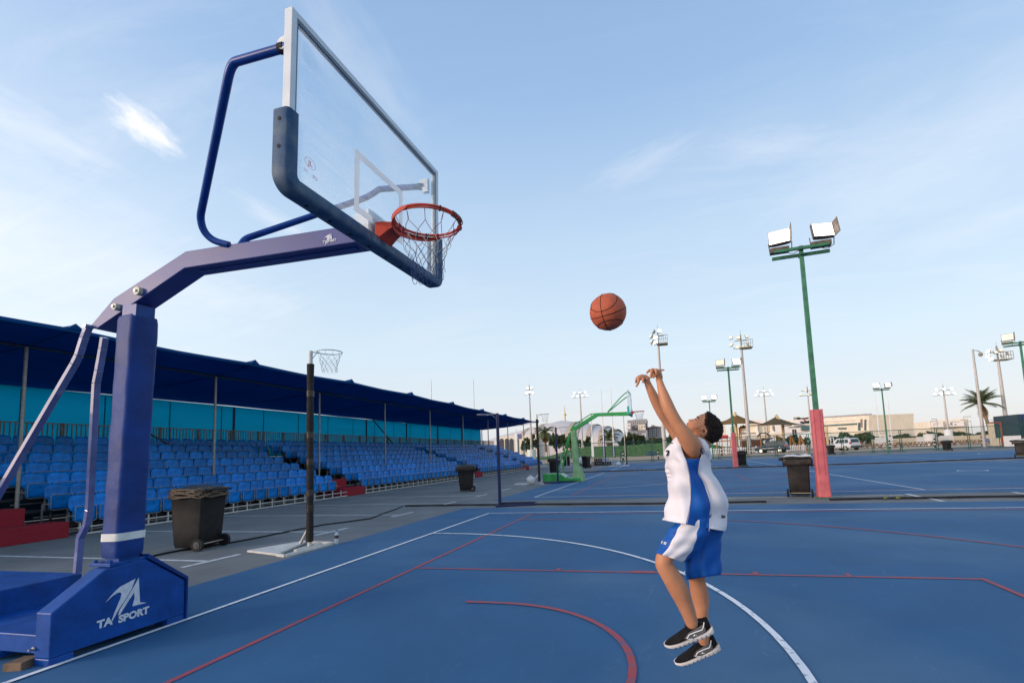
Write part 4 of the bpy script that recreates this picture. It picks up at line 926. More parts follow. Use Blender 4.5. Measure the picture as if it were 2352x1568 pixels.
for s_ in (-1, 1):
    m = M(GRN); a, b = q(1035, 785), q(915+(0 if s_ > 0 else -15), 1240); c = q(940 if s_ > 0 else 885, 1330)
    m.bar((a[0], Gy+s_*.1, a[1]), (b[0], Gy+s_*.28, b[1]), .06); m.bar((b[0], Gy+s_*.28, b[1]), (c[0], Gy+s_*.3, c[1]), .055); m.build('stay', gh)
xb_ = q(1818, 450)[0]
m = M(FRM); z0, z1, hw_ = 2.92, 3.97, .87
for y0_, y1_, a, b in ((-hw_, -hw_+.05, z0, z1), (hw_-.05, hw_, z0, z1), (-hw_+.051, hw_-.051, z1-.05, z1), (-hw_+.051, hw_-.051, z0, z0+.05)): m.box((xb_-.03, Gy+y0_, a), (xb_+.01, Gy+y1_, b))
m.build('board_frame', gh)
m = M(gl); m.box((xb_-.015, Gy-hw_+.05, z0+.05), (xb_-.007, Gy+hw_-.05, z1-.05)); m.build('glass_panel', gh)
m = M(mat('pad_cyan', (.03, .36, .32), .6, ns=6)); m.box((xb_-.06, Gy-hw_-.03, z0-.04), (xb_+.03, Gy-hw_+.02, z0+.32)); m.box((xb_-.06, Gy+hw_-.02, z0-.04), (xb_+.03, Gy+hw_+.03, z0+.32)); m.box((xb_-.06, Gy-hw_+.021, z0-.04), (xb_+.03, Gy+hw_-.021, z0+.02)); m.build('board_pad', gh, bevel=.01)
for s_ in (-1, 1):
    m = M(GRN); a = q(1525, 515); mx_ = q(1720, 305); m.tube([(a[0], Gy+s_*.05, a[1]), (mx_[0], Gy+s_*.55, 3.72), (mx_[0]+.12, Gy+s_*.6, 3.80), (xb_-.04, Gy+s_*.72, 3.88)], .025, 8); m.build('brace_tube', gh)
RED = mat('red_paint', (.45, .035, .03), .5, ns=9)
m = M(RED); e = q(1930, 525); m.prism([(xb_+.03, 3.08), (xb_+.17, 3.06), (xb_+.17, 3.02), (xb_+.03, 2.88)], lambda u, v, h: (u, h, v), Gy-.08, Gy+.08); m.tube([(xb_+.385+.232*math.cos(2*PI*i/40), Gy+.232*math.sin(2*PI*i/40), 3.05) for i in range(40)], .012, 6, loop=True); m.build('ring', gh)
m = M(NWT); net(m, lambda a, b, z: Vector((xb_+.385+a, Gy+b, 3.05+z)), .23, .12, .40, 10, (NWT,)*3, .3, r=.004, bottom=False); m.build('net', gh)
# heap of crates, packs and a white sheet near the fence
CR = mat('crate_black', (.012, .012, .013), .5, ns=9); 
hp = gnd((1930+640/7.468)*S, (1380+1350/7.468)*S)
k = 0
def crate(x, y, z, w_, d_, h_, lab):
    m = M(CR); t_ = .03
    for a in (0, 1):
        for zz_ in (0, .13, h_-.04): m.box((x, y+a*(d_-t_), z+zz_), (x+w_, y+a*(d_-t_)+t_, z+zz_+.045)); m.box((x+a*(w_-t_), y+t_, z+zz_), (x+a*(w_-t_)+t_, y+d_-t_, z+zz_+.045))
        for i in range(5): m.box((x+i*(w_-.06)/4, y+a*(d_-t_)+.004, z+.04), (x+i*(w_-.06)/4+.06, y+a*(d_-t_)+t_-.004, z+h_-.03))
    m.box((x+.03, y+.03, z+.005), (x+w_-.03, y+d_-.03, z+.02))
    o = m.build('crate', loc=(x, y, z)); tag(o, lab, 'crate', 'black crates heaped by the fence')
crate(hp.x-.55, hp.y, .0, .72, .45, .34, 'left black plastic crate on the ground in the heap by the fence')
crate(hp.x+.22, hp.y, .0, .72, .45, .34, 'right black plastic crate on the ground in the heap by the fence')
crate(hp.x-.62, hp.y+.02, .345, .72, .45, .34, 'black plastic crate stacked on top of the other crates in the heap')
PK = mat('bottle_pack', (.42, .50, .58), .3, ns=16, na=.35)
def pack(x, y, z, w_, h_, lab): m = M(PK); [m.tube([(x+.05+i*.1, y+.05, z), (x+.05+i*.1, y+.05, z+h_)], .046, 8) for i in range(int(w_/.1))]; m.box((x, y+.1, z), (x+w_, y+.4, z+h_-.03)); o = m.build('bottle_pack', loc=(x, y, z)); tag(o, lab, 'bottle pack', 'shrink wrapped bottle packs')
pack(hp.x+.14, hp.y, .345, .7, .36, 'pale shrink wrapped bottle pack on top of the black crates'); pack(hp.x+1.0, hp.y, .0, .7, .5, 'pale shrink wrapped bottle pack right of the black crates')
m = M(mat('box_card', (.30, .17, .11), .8, ns=6)); m.box((hp.x-1.75, hp.y-.05, 0), (hp.x-.6, hp.y+.35, .32)); o = m.build('cardboard_box', loc=(hp.x-1.2, hp.y, 0)); tag(o, 'low brown cardboard carton left of the black crates', 'box')
m = M(SBAG); rg = []
for i in range(9):
    u_ = i/8; rg.append([(hp.x-2.3+1.7*u_+.05*math.sin(i*3), hp.y-.12+.5*v_, (.12+.85*math.sin(PI*min(1, .25+u_*.75))*(1-.3*u_))*(1-abs(v_-.4)*1.1)+.04*math.sin(i*2+v_*9)) for v_ in (0, .2, .4, .6, .8)]+[(hp.x-2.3+1.7*u_, hp.y+.1, .03)])
m.loft(rg); o = m.build('white_sheet', loc=(hp.x-1.5, hp.y, 0)); tag(o, 'crumpled white sheet heaped against the wheelie bin beside the crates', 'sheet')
# queue barriers behind the green hoop
def stanch(x, y, lab):
    t_ = thing('banner_stand', (x, y, 0), lab, 'banner stand', 'small silver banner stands behind the green hoop')
    m = M(GALVL); m.tube([(x, y, 0), (x, y, .03)], .2, 14, smooth=False); m.tube([(x, y, .03), (x, y, 1.15)], .025, 8); m.ell((x, y, 1.2), (.10, .10, .10)); m.build('post', t_)
    m = M(BLK); m.box((x-.32, y-.02, .15), (x-.04, y+.02, 1.0)); m.build('banner', t_)
s0 = gnd((1780+955/7.84)*S, (1520+370/7.84)*S); s1_ = gnd((1780+790/7.84)*S, (1520+375/7.84)*S); s2_ = gnd((1780+1045/7.84)*S, (1520+360/7.84)*S)
stanch(s1_.x, s1_.y, 'banner stand seen through the green stays of the green hoop, left of its neighbours'); stanch(s0.x, s0.y, 'middle banner stand right of the green stays'); stanch(s2_.x, s2_.y, 'right banner stand nearest the green padded post')
# ------------------------------------------------------------------ fence, masts, lawn things, buildings, trees
def px(sx, sy): return (sx*S, sy*S)                     # photo pixels -> picture pixels
# fence (panels on feet): posts, rails and mesh are parts of one fence run
FG = mat('fence_green', (.02, .085, .06), .5, ns=9, na=.2)
MESH = mat('fence_mesh', (.03, .11, .08), .6, alpha=.16)
def fpt(x): return Vector((x, 48.9+(x+8)*.168, 0))
fence = thing('mesh_fence', tuple(fpt(0)), 'dark green chain mesh fence on posts running behind all the courts', 'fence')
xs_ = [-12.0, -9.2, -5.9, -1.3, 2.0, 5.6, 9.0, 12.0, 14.9, 18.2, 21.6, 24.6, 27.4, 30.9, 34.0, 37.0, 40.5, 44.0]
H_ = 2.28
m = M(MESH)
for a, b in zip(xs_, xs_[1:]): p, q = fpt(a), fpt(b); m.add([p+Vector((0, 0, .2)), q+Vector((0, 0, .2)), q+Vector((0, 0, H_-.03)), p+Vector((0, 0, H_-.03))], [(0, 1, 2, 3)], False)
m.build('mesh', fence)
m = M(FG)
for z in (.17, H_): m.tube([fpt(x)+Vector((0, 0, z)) for x in xs_], .028, 6)
m.build('rail', fence)
for x in xs_:
    m = M(FG)
    for dx_ in (-.09, .09): m.tube([fpt(x+dx_), fpt(x+dx_)+Vector((0, 0, H_+.02))], .035, 7)
    m.box(fpt(x)+Vector((-.28, -.35, 0)), fpt(x)+Vector((.28, .35, .05))); m.build('post', fence)
# tall masts
MPO = mat('mast_grey', (.44, .41, .38), .5, .1, ns=3, na=.1, stretch=(1, 1, .2)); HEADM = mat('mast_head', (.30, .28, .22), .6, ns=9, na=.4)
LAMP2 = mat('mast_lamp', (.9, .9, .9), .4, emit=((1, 1, .97), 2.2))
def mast(xb, xt, yt, Y, label, r0_, lamps=(), plat=False, hw=1.6, base=None, name='floodlight_mast', cat='floodlight mast', grp='tall grey floodlight masts beyond the courts'):
    pt = atY(xt, yt, Y); pb = Vector((pt.x, Y, 0)); t_ = thing(name, tuple(pb), label, cat, grp); H = pt.z
    m = M(MPO); m.tube([pb, Vector((pt.x, Y, H*.5)), Vector((pt.x, Y, H))], [r0_, r0_*.78, r0_*.5], 12); m.build('pole', t_)
    if base: m = M(WHT); m.tube([pb, pb+Vector((0, 0, base[1]))], base[0], 14, smooth=False); m.build('base_cover', t_)
    if lamps:
        m = M(HEADM); m.box((pt.x-hw, Y-.06, H-.05), (pt.x+hw, Y+.06, H+.1)); m.box((pt.x-hw*.8, Y-.06, H+1.2), (pt.x+hw*.8, Y+.06, H+1.32)); m.box((pt.x-.1, Y-.1, H), (pt.x+.1, Y+.1, H+2.3))
        if plat:
            m.box((pt.x-.2, Y-.9, H-.15), (pt.x+hw*1.3, Y+.9, H-.02))
            for i in range(6): m.box((pt.x+hw*1.3*i/5-.03, Y-.9, H-.02), (pt.x+hw*1.3*i/5+.03, Y-.84, H+1.15))
            m.box((pt.x, Y-.9, H+1.12), (pt.x+hw*1.3, Y-.84, H+1.2)); m.box((pt.x, Y-.9, H+.55), (pt.x+hw*1.3, Y-.84, H+.6))
        m.tube([(pt.x, Y, H+2.3), (pt.x, Y, H+3.0)], .03, 5)
        m.build('lamp_frame', t_)
        for dx_, dz_, on, yw in lamps:
            c = Vector((pt.x+dx_*hw, Y-.25, H+dz_)); rot = Matrix.Rotation(R(yw), 3, 'Z') @ Matrix.Rotation(R(-28), 3, 'X')
            m = M(HEADM); T_ = lambda a, b, e: c+rot @ Vector((a, b, e)); k = .31
            m.loft([[T_(a*k*s1, y, b*k*s1) for a, b in ((-1, -1), (1, -1), (1, 1), (-1, 1))] for y, s1 in ((-.14, 1), (.1, .8), (.24, .3))], smooth=False); ho = m.build('lamp_housing', t_)
            m = M(LAMP2 if on else LAMPO); m.add([T_(a*k*.92, -.15, b*k*.92) for a, b in ((-1, -1), (1, -1), (1, 1), (-1, 1))], [(0, 1, 2, 3)], False); m.build('lamp_glass', ho)
    return t_
G2 = [(-.9, .3, 1, 0), (-.3, .25, 1, 0), (.3, .3, 1, 0), (.9, .25, 1, 0), (-.7, 1.4, 1, 0), (0, 1.5, 1, 0), (.7, 1.4, 1, 0)]
mast(1219, 1216, 905, 120, 'slim lit mast rising just beyond the far end of the blue canopy', .32, [(-.6, .2, 1, 30), (.1, .5, 1, 0), (.7, .2, 1, 20), (-.3, 1.5, 1, 10), (.5, 1.6, 1, 0)], base=(1.2, 2.6), hw=1.4)
mast(1338, 1332.5, 912, 150, 'lit mast directly above the green hoop arm', .35, G2, hw=2.6)
mast(1522, 1512, 790, 72, 'tall thick mast behind the hands of the boy, lamps mostly turned away', .30, [(-.8, .4, 0, -70), (-.9, 1.2, 0, -60), (-.3, .9, 1, -10), (-.2, .2, 1, -40), (.2, 1.9, 1, 20), (-.5, 1.9, 0, -80), (-.4, .1, 1, -50)], plat=True, hw=1.1)
mast(1715, 1703, 799, 82, 'tall mast with unlit lamp cluster between the two green poles', .34, [(-1.2, 1.8, 0, -30), (-1.2, .6, 0, -40), (-.3, 1.7, 0, -10), (.7, 1.8, 0, 20), (-.5, .1, 0, -20), (.2, .1, 0, 0), (.9, .3, 0, 50)], plat=True, hw=1.3)
mast(1760, 1755, 909, 155, 'brightly lit mast above the brown shade sails', .34, G2, hw=2.6)
mast(1862, 1855.5, 908, 135, 'mast with unlit lamps just left of the near green pole', .32, [(-.9, .3, 0, -20), (-.3, 1.3, 0, 0), (.3, .4, 0, 20), (.8, 1.4, 0, 30), (0, .2, 0, 0)], hw=2.)
mast(2179, 2168, 907, 140, 'lit slim mast left of the tall palm tree', .32, G2, hw=2.4, base=(.9, 3.2))
mast(2313, 2292.5, 826, 92, 'tall mast right of the palm tree with lamps facing left', .34, [(-1.1, .6, 1, -60), (-1.0, 1.4, 1, -70), (-.3, 1.2, 0, 10), (.4, .5, 0, 20), (1.0, .9, 0, 40), (.3, 1.5, 0, 0), (-.8, .1, 1, -50)], plat=True, hw=1.3)
cctv = mast(2262, 2234, 802, 62, 'plain tall pole with a small camera, crossing the palm crown', .19, name='camera_pole', cat='pole', grp=None)
pt = atY(2234, 802, 62); m = M(HEADM); m.tube([(pt.x, 62, pt.z-.1), (pt.x+.6, 62, pt.z-.25)], .04, 6); m.ell((pt.x+.7, 62, pt.z-.65), (.22, .22, .26)); m.tube([(pt.x+.6, 62, pt.z-.25), (pt.x+.7, 62, pt.z-.5)], .04, 6); m.build('camera', cctv)
# street lamps, a row of thin arms
def slamp(xp, yp, Y, L_, label, tall=None):
    pt = atY(xp, yp, Y); t_ = thing('street_lamp', (pt.x, Y, 0), label, 'street lamp', 'thin distant street lamps')
    m = M(MPO); m.tube([(pt.x, Y, 0), (pt.x, Y, pt.z)], [.16, .09], 6); m.build('pole', t_)
    m = M(HEADM); m.box((pt.x+min(0, L_), Y-.2, pt.z-.1), (pt.x+max(0, L_), Y+.2, pt.z+.12)); m.build('lamp_arm', t_)
slamp(1431.5, 949, 120, -1.8, 'street lamp between the grey apartment blocks and the thick mast'); bpy.data.objects['street_lamp']
for (x, y, L_, lb) in ((2137, 967.5, 2.6, 'leftmost street lamp of the far trio left of the lit slim mast'), (2145, 973, 2.0, 'middle street lamp of the far trio left of the lit slim mast'), (2151, 962, -1.8, 'tallest street lamp of the far trio left of the lit slim mast'), (2187, 968.5, 2.6, 'far street lamp with right-pointing arm between the trio and the palm tree'),
                     (2213, 957, 2.6, 'far street lamp just left of the palm tree'), (2222, 964, -2.4, 'far street lamp with left-pointing arm beside the palm trunk'), (2230, 967, -2.4, 'small far street lamp nearest the left side of the palm trunk'),
                     (2291, 963, -2.6, 'far street lamp right of the palm trunk above the red frame'), (2299, 966, -2.6, 'far street lamp behind the tall mast right of the palm'), (2332, 969, -2.2, 'small far street lamp near the blue container'), (2012, 953, -2, 'thin street lamp beside the white building corner')): slamp(x, y, 230, L_, lb)
# rugby goals
def rugby(xl, xr, yt, yb, ybar, Y, label, padc, scale=1.):
    a, b = atY(xl, ybar, Y), atY(xr, ybar, Y); t_ = thing('rugby_goal', ((a.x+b.x)/2, Y, bank((a.x+b.x)/2, Y) if Y < 190 else 0), label, 'rugby goal', 'white rugby goals on the lawn')
    zt = atY(xl, yt, Y).z; zb = atY(xl, yb, Y).z; g0_ = ROOT[t_.name].z
    for p in (a, b):
        m = M(WHT); m.tube([(p.x, Y, g0_), (p.x, Y, zt)], [.13*scale, .05*scale], 8); m.build('upright', t_)
        m = M(padc); m.box((p.x-.26*scale, Y-.26*scale, g0_+.02), (p.x+.26*scale, Y+.26*scale, zb)); m.build('post_pad', t_, bevel=.05)
        m = M(WLOGO); 
        for i in range(7): z = g0_+.15+(zb-g0_-.3)*i/6.5; m.box((p.x-.10*scale, Y-.265*scale-.01, z), (p.x+.07*scale, Y-.26*scale-.001, z+(zb-g0_)*.07))
        m.build('pad_lettering', t_)
    m = M(WHT); m.tube([(a.x, Y, a.z), (b.x, Y, b.z)], .07*scale, 8); m.build('crossbar', t_)
PN = mat('pad_navy_green', (.015, .05, .08), .6, ns=5)
rugby(1386.5, 1409, 890, 1025, 1014, 92, 'white rugby goal with dark padded uprights behind the green hoop', PN)
rugby(2019, 2047, 905, 1003, 993, 118, 'white rugby goal beside the far green floodlight pole, right of the white building', PN)
for k, (x, y) in enumerate(((990, 872), (1087, 872))):
    p = atY(x, y, 150); m = M(WHT); m.tube([(p.x, 150, 0), (p.x, 150, p.z)], [.22, .12], 6); o = m.build('tall_pole', loc=(p.x, 150, 0)); tag(o, ['left thin white pole rising above the canopy roof', 'right thin white pole rising above the canopy roof'][k], 'pole', 'thin white poles above the canopy')
for x, yt, yb, Y, lb in ((1358-.0, 963, 1023, 122, 'thin white pole with square base on the lawn bank right of the green post'), (1185, 985, 1010, 110, 'thin white pole with square base near the end of the stand')):
    p = atY(x, yt, Y); z0 = bank(p.x, Y); q = atY(x, yb-19 if Y > 115 else yb-14, Y); m = M(WHT); m.tube([(p.x, Y, z0), (p.x, Y, p.z)], .09, 6); t_ = thing('flag_pole', (p.x, Y, z0), lb, 'pole'); m.build('pole', t_); m = M(WHT); m.box((p.x-.3, Y-.3, z0), (p.x+.3, Y+.3, q.z)); m.build('base_box', t_)
# bollards with chains
for x, y, lb in ((2350+250/3.485, 1250+975/3.485, 'black and white bollard nearest to the back of the boy'), (2350+592/3.485, 1250+950/3.485, 'black and white bollard between the second pink post and the blue car'), (2350+930/3.485, 1250+938/3.485, 'black and white bollard just left of the blue car'), (2900+225/2.613, 1100+1062/2.613, 'black and white bollard beside the far right green pole'), (2900+620/2.613, 1100+1050/2.613, 'black and white bollard left of the far right bin'), (2900+1035/2.613, 1100+1037/2.613, 'black and white bollard by the foot of the palm tree'), (1650+1730/3.92, 1250+1155/3.92, 'black bollard left of the far netball post'), (1650+2190/3.92, 1250+1135/3.92, 'black bollard just in front of the chest of the boy, on the sand strip')):
    p = gnd(*px(x, y)); t_ = thing('bollard', (p.x, p.y, 0), lb, 'bollard', 'striped bollards along the sand strip')
    m = M(BLK); m.tube([(p.x, p.y, 0), (p.x, p.y, 1.12)], .085, 10); m.ell((p.x, p.y, 1.16), (.11, .11, .10)); m.build('shaft', t_)
    for z in (.42, .86): m = M(WHT); m.tube([(p.x, p.y, z), (p.x, p.y, z+.12)], .092, 10, smooth=False); m.build('white_band', t_)
# cars
TYRE = mat('tyre', (.012, .012, .013), .8); GLS = mat('car_glass', (.012, .018, .022), .08, spec=.8); RIMM = mat('rim_alloy', (.62, .58, .52), .3, .7)
TAILL = mat('tail_lamp', (.42, .02, .02), .3); CHR = mat('car_trim', (.03, .032, .035), .5)
def suv(label, paint, p, yaw, L_=4.7, W_=1.9, H_=1.78, spare=False):
    t_ = thing('parked_car', (0, 0, 0), label, 'car')
    hw = W_/2
    # body side profile, front at +X
    def sect(x, zt, zb, w_): return [(x, -w_, zb), (x, -w_-.02, (zb+zt)/2), (x, -w_+.05, zt-.04), (x, -w_+.14, zt), (x, w_-.14, zt), (x, w_-.05, zt-.04), (x, w_+.02, (zb+zt)/2), (x, w_, zb)]
    m = M(paint); st_ = [(-L_/2, .95, .48, hw-.16), (-L_/2+.03, 1.06, .42, hw-.06), (-L_/2+.25, 1.10, .38, hw), (-.3, 1.08, .36, hw), (.85, 1.05, .36, hw), (1.2, 1.02, .38, hw), (L_/2-.35, .93, .40, hw-.04), (L_/2-.06, .82, .42, hw-.12), (L_/2, .72, .46, hw-.2)]
    m.loft([sect(*s) for s in st_]); m.build('body', t_)
    m = M(paint); cab = [(-L_/2+.06, 1.04), (-L_/2+.30, H_-.06), (-L_/2+.6, H_), (.1, H_-.01), (.45, H_-.08), (1.25, 1.0)]
    def csec(x, z, wb, wt): return [(x, -wb, 1.02), (x, -wt, z), (x, wt, z), (x, wb, 1.02)]
    m.loft([csec(x, max(z, 1.03), hw-.06, hw-.06-(z-1.02)*.28) for x, z in cab], smooth=False); cb2 = m.build('cabin', t_, bevel=.05)
    for s_ in (-1, 1):
        for xa, xb2 in ((-1.95, -1.22), (-1.14, -.22), (-.14, .62)):
            m = M(GLS); zt_ = H_-.17; off_ = lambda z: s_*(hw-.06-(z-1.02)*.28+.012)
            xa2, xb3 = (xa+(.2 if xa < -1.9 else 0), xb2-(.42 if xb2 > .5 else 0)); m.add([(xa, off_(1.08), 1.08), (xb2, off_(1.08), 1.08), (xb3, off_(zt_), zt_), (xa2, off_(zt_), zt_)], [(0, 1, 2, 3)], False); m.build('side_window', t_)
    m = M(GLS); bx_ = lambda z: -L_/2+.06+.24*(z-1.04)/(H_-.06-1.04)-.015; m.add([(bx_(1.14), -hw+.24, 1.14), (bx_(1.14), hw-.24, 1.14), (bx_(H_-.16), hw-.36, H_-.16), (bx_(H_-.16), -hw+.36, H_-.16)], [(0, 1, 2, 3)], False); m.build('rear_window', t_)
    m = M(GLS); m.add([(1.16, -hw+.2, 1.09), (1.16, hw-.2, 1.09), (.52, hw-.32, H_-.13), (.52, -hw+.32, H_-.13)], [(0, 1, 2, 3)], False); m.build('windscreen', t_)
    for s_ in (-1, 1):
        for x in (-1.42, 1.38):
            m = M(TYRE); m.tube([(x, s_*(hw-.20), .37), (x, s_*(hw+.015), .37)], .37, 20, smooth=False); wh = m.build('wheel', t_, bevel=.03)
            m = M(RIMM); m.tube([(x, s_*(hw+.016), .37), (x, s_*(hw+.03), .37)], .23, 14, smooth=False); m.build('rim', wh)
        m = M(TAILL); m.box((-L_/2-.015, s_*(hw-.10)-.09, .92), (-L_/2+.2, s_*(hw-.10)+.085, 1.2)); m.build('tail_light', t_)
        m = M(CHR); m.box((.75, s_*(hw+.02), 1.0), (.9, s_*(hw+.2), 1.16)); m.build('mirror', t_)
        m = M(CHR); m.box((-2.0, s_*(hw-.28)-.015, H_+.02), (.2, s_*(hw-.28)+.015, H_+.07)); m.build('roof_rail', t_)
    m = M(CHR if not spare else WHT); m.box((-L_/2-.10, -hw+.06, .42), (-L_/2+.1, hw-.06, .66)); m.build('rear_bumper', t_, bevel=.03)
    m = M(WLOGO); m.box((-L_/2-.025, -.24, .84), (-L_/2+.05, .24, .95)); m.build('number_plate', t_)
    t_.location = (p[0], p[1], 0); t_.rotation_euler = (0, 0, yaw); return t_
NB_ = mat('car_navy', (.006, .018, .042), .35, spec=.4, coat=.2, ns=3, na=.1); CW_ = mat('car_white', (.62, .64, .66), .3, coat=.4, ns=3, na=.04)
c1_ = gnd(1752, 1041); c2_ = gnd(1948, 1034)
suv('dark blue off-road car parked left of and partly behind the near pink padded post', NB_, (c1_.x+1.7, c1_.y+1.9), R(152))
suv('white off-road car seen from behind between the near pink post and the fence', CW_, (c2_.x-.2, c2_.y+1.2), R(115))
# playground: picket fence, shade sails, tower, train, swings, slide
PKT = mat('picket_white', (.66, .68, .70), .5, ns=9, na=.05)
Yp = 84
def wz(x, y, Y=Yp): p = atY(x, y, Y); return p
pf_ = thing('picket_fence', (wz(1700, 1030).x, Yp, 0), 'low white picket fence in front of the playground', 'fence')
x0_, x1_ = wz(1600, 1030).x, wz(1850, 1030).x
m = M(PKT); m.box((x0_, Yp-.03, .25), (x1_, Yp+.03, .34)); m.box((x0_, Yp-.03, .85), (x1_, Yp+.03, .94)); m.build('rail', pf_)
m = M(PKT); x = x0_
while x < x1_: m.box((x, Yp-.06, .08), (x+.13, Yp-.032, 1.05)); x += .27
m.build('pickets', pf_)
x = x0_
while x < x1_: m = M(PKT); m.box((x-.10, Yp-.12, 0), (x+.10, Yp+.08, 1.18)); m.build('post', pf_); x += 2.4
SAIL = mat('sail_tan', (.27, .155, .055), .85, trans=.35, ns=3, na=.08); SAILD = mat('sail_olive', (.13, .10, .045), .85, trans=.2, ns=3, na=.08); YPO = mat('post_cream', (.62, .48, .25), .5, ns=4, na=.08)
def sail(label, apex, pts, Y, dmat, mastbase, bend=None, dy=5.):
    A = atY(*apex, Y); t_ = thing('shade_sail', (A.x, Y, 0), label, 'shade sail', 'tan shade sails over the playground')
    B_ = [atY(x, y, Y+dyy) for x, y, dyy in pts]; m = M(dmat); n = 10; nb = len(B_); vs = []; fs = []
    for i in range(n+1):
        for j in range(nb):
            k = i/n; e = (1-(1-k)**1.6) if False else k
            p = A.lerp(B_[j], k); p = Vector((p.x, p.y, A.z+(B_[j].z-A.z)*(1-(1-k)**1.75))); vs.append(p)
    fs = [(i*nb+j, i*nb+(j+1) % nb, (i+1)*nb+(j+1) % nb, (i+1)*nb+j) for i in range(n) for j in range(nb)]
    m.add(vs, fs, True); m.build('cloth', t_)
    m = M(YPO); mb = Vector((atY(*mastbase, Y).x, Y-.4, 0)); tp = Vector((A.x, Y-.4, A.z+.3))
    m.tube([mb, tp] if not bend else [mb, Vector((atY(*bend, Y).x, Y-.4, atY(*bend, Y).z)), tp], .24, 10); m.build('mast', t_)
    return t_
z24 = lambda x, y: px(2400+x/7.84, 1370+y/7.84)
sail('left tan shade sail with straight cream mast, right of the head of the boy', z24(508, 140), [(*z24(130, 340), -2), (*z24(200, 422), -4), (*z24(620, 398), -5), (*z24(1100, 398), -4), (*z24(1640, 432), 0), (*z24(1000, 380), 6), (*z24(300, 385), 5)], Yp+5, SAIL, z24(572, 1090))
sail('right olive brown shade sail hung from a bent cream mast', z24(1575, 215), [(*z24(860, 480), 0), (*z24(1150, 440), -3), (*z24(1740, 428), -5), (*z24(2350, 434), -3), (*z24(2600, 440), 0), (*z24(1900, 425), 5), (*z24(1200, 430), 5)], Yp+6, SAILD, z24(1800, 1050), bend=z24(1755, 430))
p = atY(*z24(2650, 440), Yp+7); m = M(YPO); q_ = atY(*px(2630+1010/7.127, 1370+430/7.127), Yp+7); m.tube([(q_.x, Yp+7, 0), (q_.x, Yp+7, q_.z)], .22, 8); o = m.build('sail_post', loc=(q_.x, Yp+7, 0)); tag(o, 'cream post just right of the near pink padded post, holding the sail corner', 'post')
ORW = mat('play_timber', (.42, .17, .05), .6, ns=5, na=.2)
a = atY(*z24(730, 430), Yp+4); tw = thing('play_tower', (a.x, Yp+4, 0), 'timber climbing tower with small tan pyramid roof under the left sail', 'play tower')
l_, r_ = atY(*z24(650, 600), Yp+4), atY(*z24(860, 600), Yp+4); e_ = atY(*z24(600, 525), Yp+4); e2_ = atY(*z24(875, 525), Yp+4)
m = M(SAIL); m.add([(e_.x, Yp+2.8, e_.z), (e2_.x, Yp+2.8, e_.z), (e2_.x, Yp+5.2, e_.z), (e_.x, Yp+5.2, e_.z), (a.x, Yp+4, a.z)], [(0, 1, 4), (1, 2, 4), (2, 3, 4), (3, 0, 4), (3, 2, 1, 0)], False); m.build('roof', tw)
for x in (l_.x, r_.x):
    for y in (Yp+3, Yp+5): m = M(ORW); m.box((x-.08, y-.08, 0), (x+.08, y+.08, e_.z)); m.build('post', tw)
m = M(ORW); m.box((l_.x, Yp+3.05, e_.z-.35), (r_.x, Yp+3.15, e_.z-.2)); m.box((l_.x, Yp+3.1, 1.2), (r_.x, Yp+4.9, 1.3)); m.build('platform', tw)
m = M(RED); m.bar((r_.x+.1, Yp+3.3, 2.0), (r_.x+2.6, Yp+3.0, .6), .5, .1); m.build('slide', tw)
a = atY(*z24(220, 700), Yp+3); t2 = thing('play_structure', (a.x, Yp+3, 0), 'orange timber play frame with red top just right of the head of the boy', 'play structure')
m = M(ORW)
for x in (-1.3, -.4, .5, 1.): m.box((a.x+x-.07, Yp+2.9, 0), (a.x+x+.07, Yp+3.1, a.z-.5))
m.box((a.x-1.3, Yp+2.95, a.z-1.1), (a.x+1., Yp+3.05, a.z-.9)); m.build('posts', t2); m = M(RED); m.box((a.x-.5, Yp+2.7, a.z-.6), (a.x+.7, Yp+3.3, a.z)); m.build('red_panel', t2)
a = atY(*z24(1060, 830), Yp+3); tr_ = thing('play_train', (a.x, Yp+3, 0), 'brown wooden play train with round dark boiler and black curved roof', 'play train')
BRN = mat('train_brown', (.11, .04, .02), .7, ns=6, na=.3); l_, r_ = atY(*z24(680, 860), Yp+3), atY(*z24(1250, 830), Yp+3)
m = M(BRN); x = l_.x
while x < r_.x: m.box((x, Yp+2.5, 0.1), (x+.17, Yp+2.6, l_.z+.25)); x += .2
m.box((l_.x, Yp+2.62, .1), (r_.x, Yp+3.6, l_.z)); m.build('wagon', tr_)
c_ = atY(*z24(1440, 870), Yp+3); m = M(mat('boiler_dark', (.05, .055, .06), .4, ns=5, na=.3)); m.tube([(c_.x-1.3, Yp+3, c_.z-.05), (c_.x+.35, Yp+2.6, c_.z-.05)], .72, 20, smooth=False); m.build('boiler', tr_)
m = M(WHT); m.tube([(c_.x-1.0, Yp+2.24, c_.z), (c_.x-1.0, Yp+2.20, c_.z)], .28, 14); m.tube([(c_.x+.1, Yp+2.0, c_.z+.05), (c_.x+.1, Yp+1.95, c_.z+.05)], .42, 14); m.build('discs', tr_)
l_, r_ = atY(*z24(1110, 740), Yp+3), atY(*z24(1440, 740), Yp+3); m = M(mat('roof_black', (.03, .035, .038), .7)); n_ = 9
m.loft([[(l_.x+(r_.x-l_.x)*(i/8), Yp+2.3, l_.z+.62*math.sin(PI*i/8)**.5) for i in range(9)]+[(l_.x+(r_.x-l_.x)*(i/8), Yp+2.3, l_.z+.62*math.sin(PI*i/8)**.5-.1) for i in range(8, -1, -1)], [(l_.x+(r_.x-l_.x)*(i/8), Yp+3.9, l_.z+.62*math.sin(PI*i/8)**.5) for i in range(9)]+[(l_.x+(r_.x-l_.x)*(i/8), Yp+3.9, l_.z+.62*math.sin(PI*i/8)**.5-.1) for i in range(8, -1, -1)]]); m.build('cab_roof', tr_)
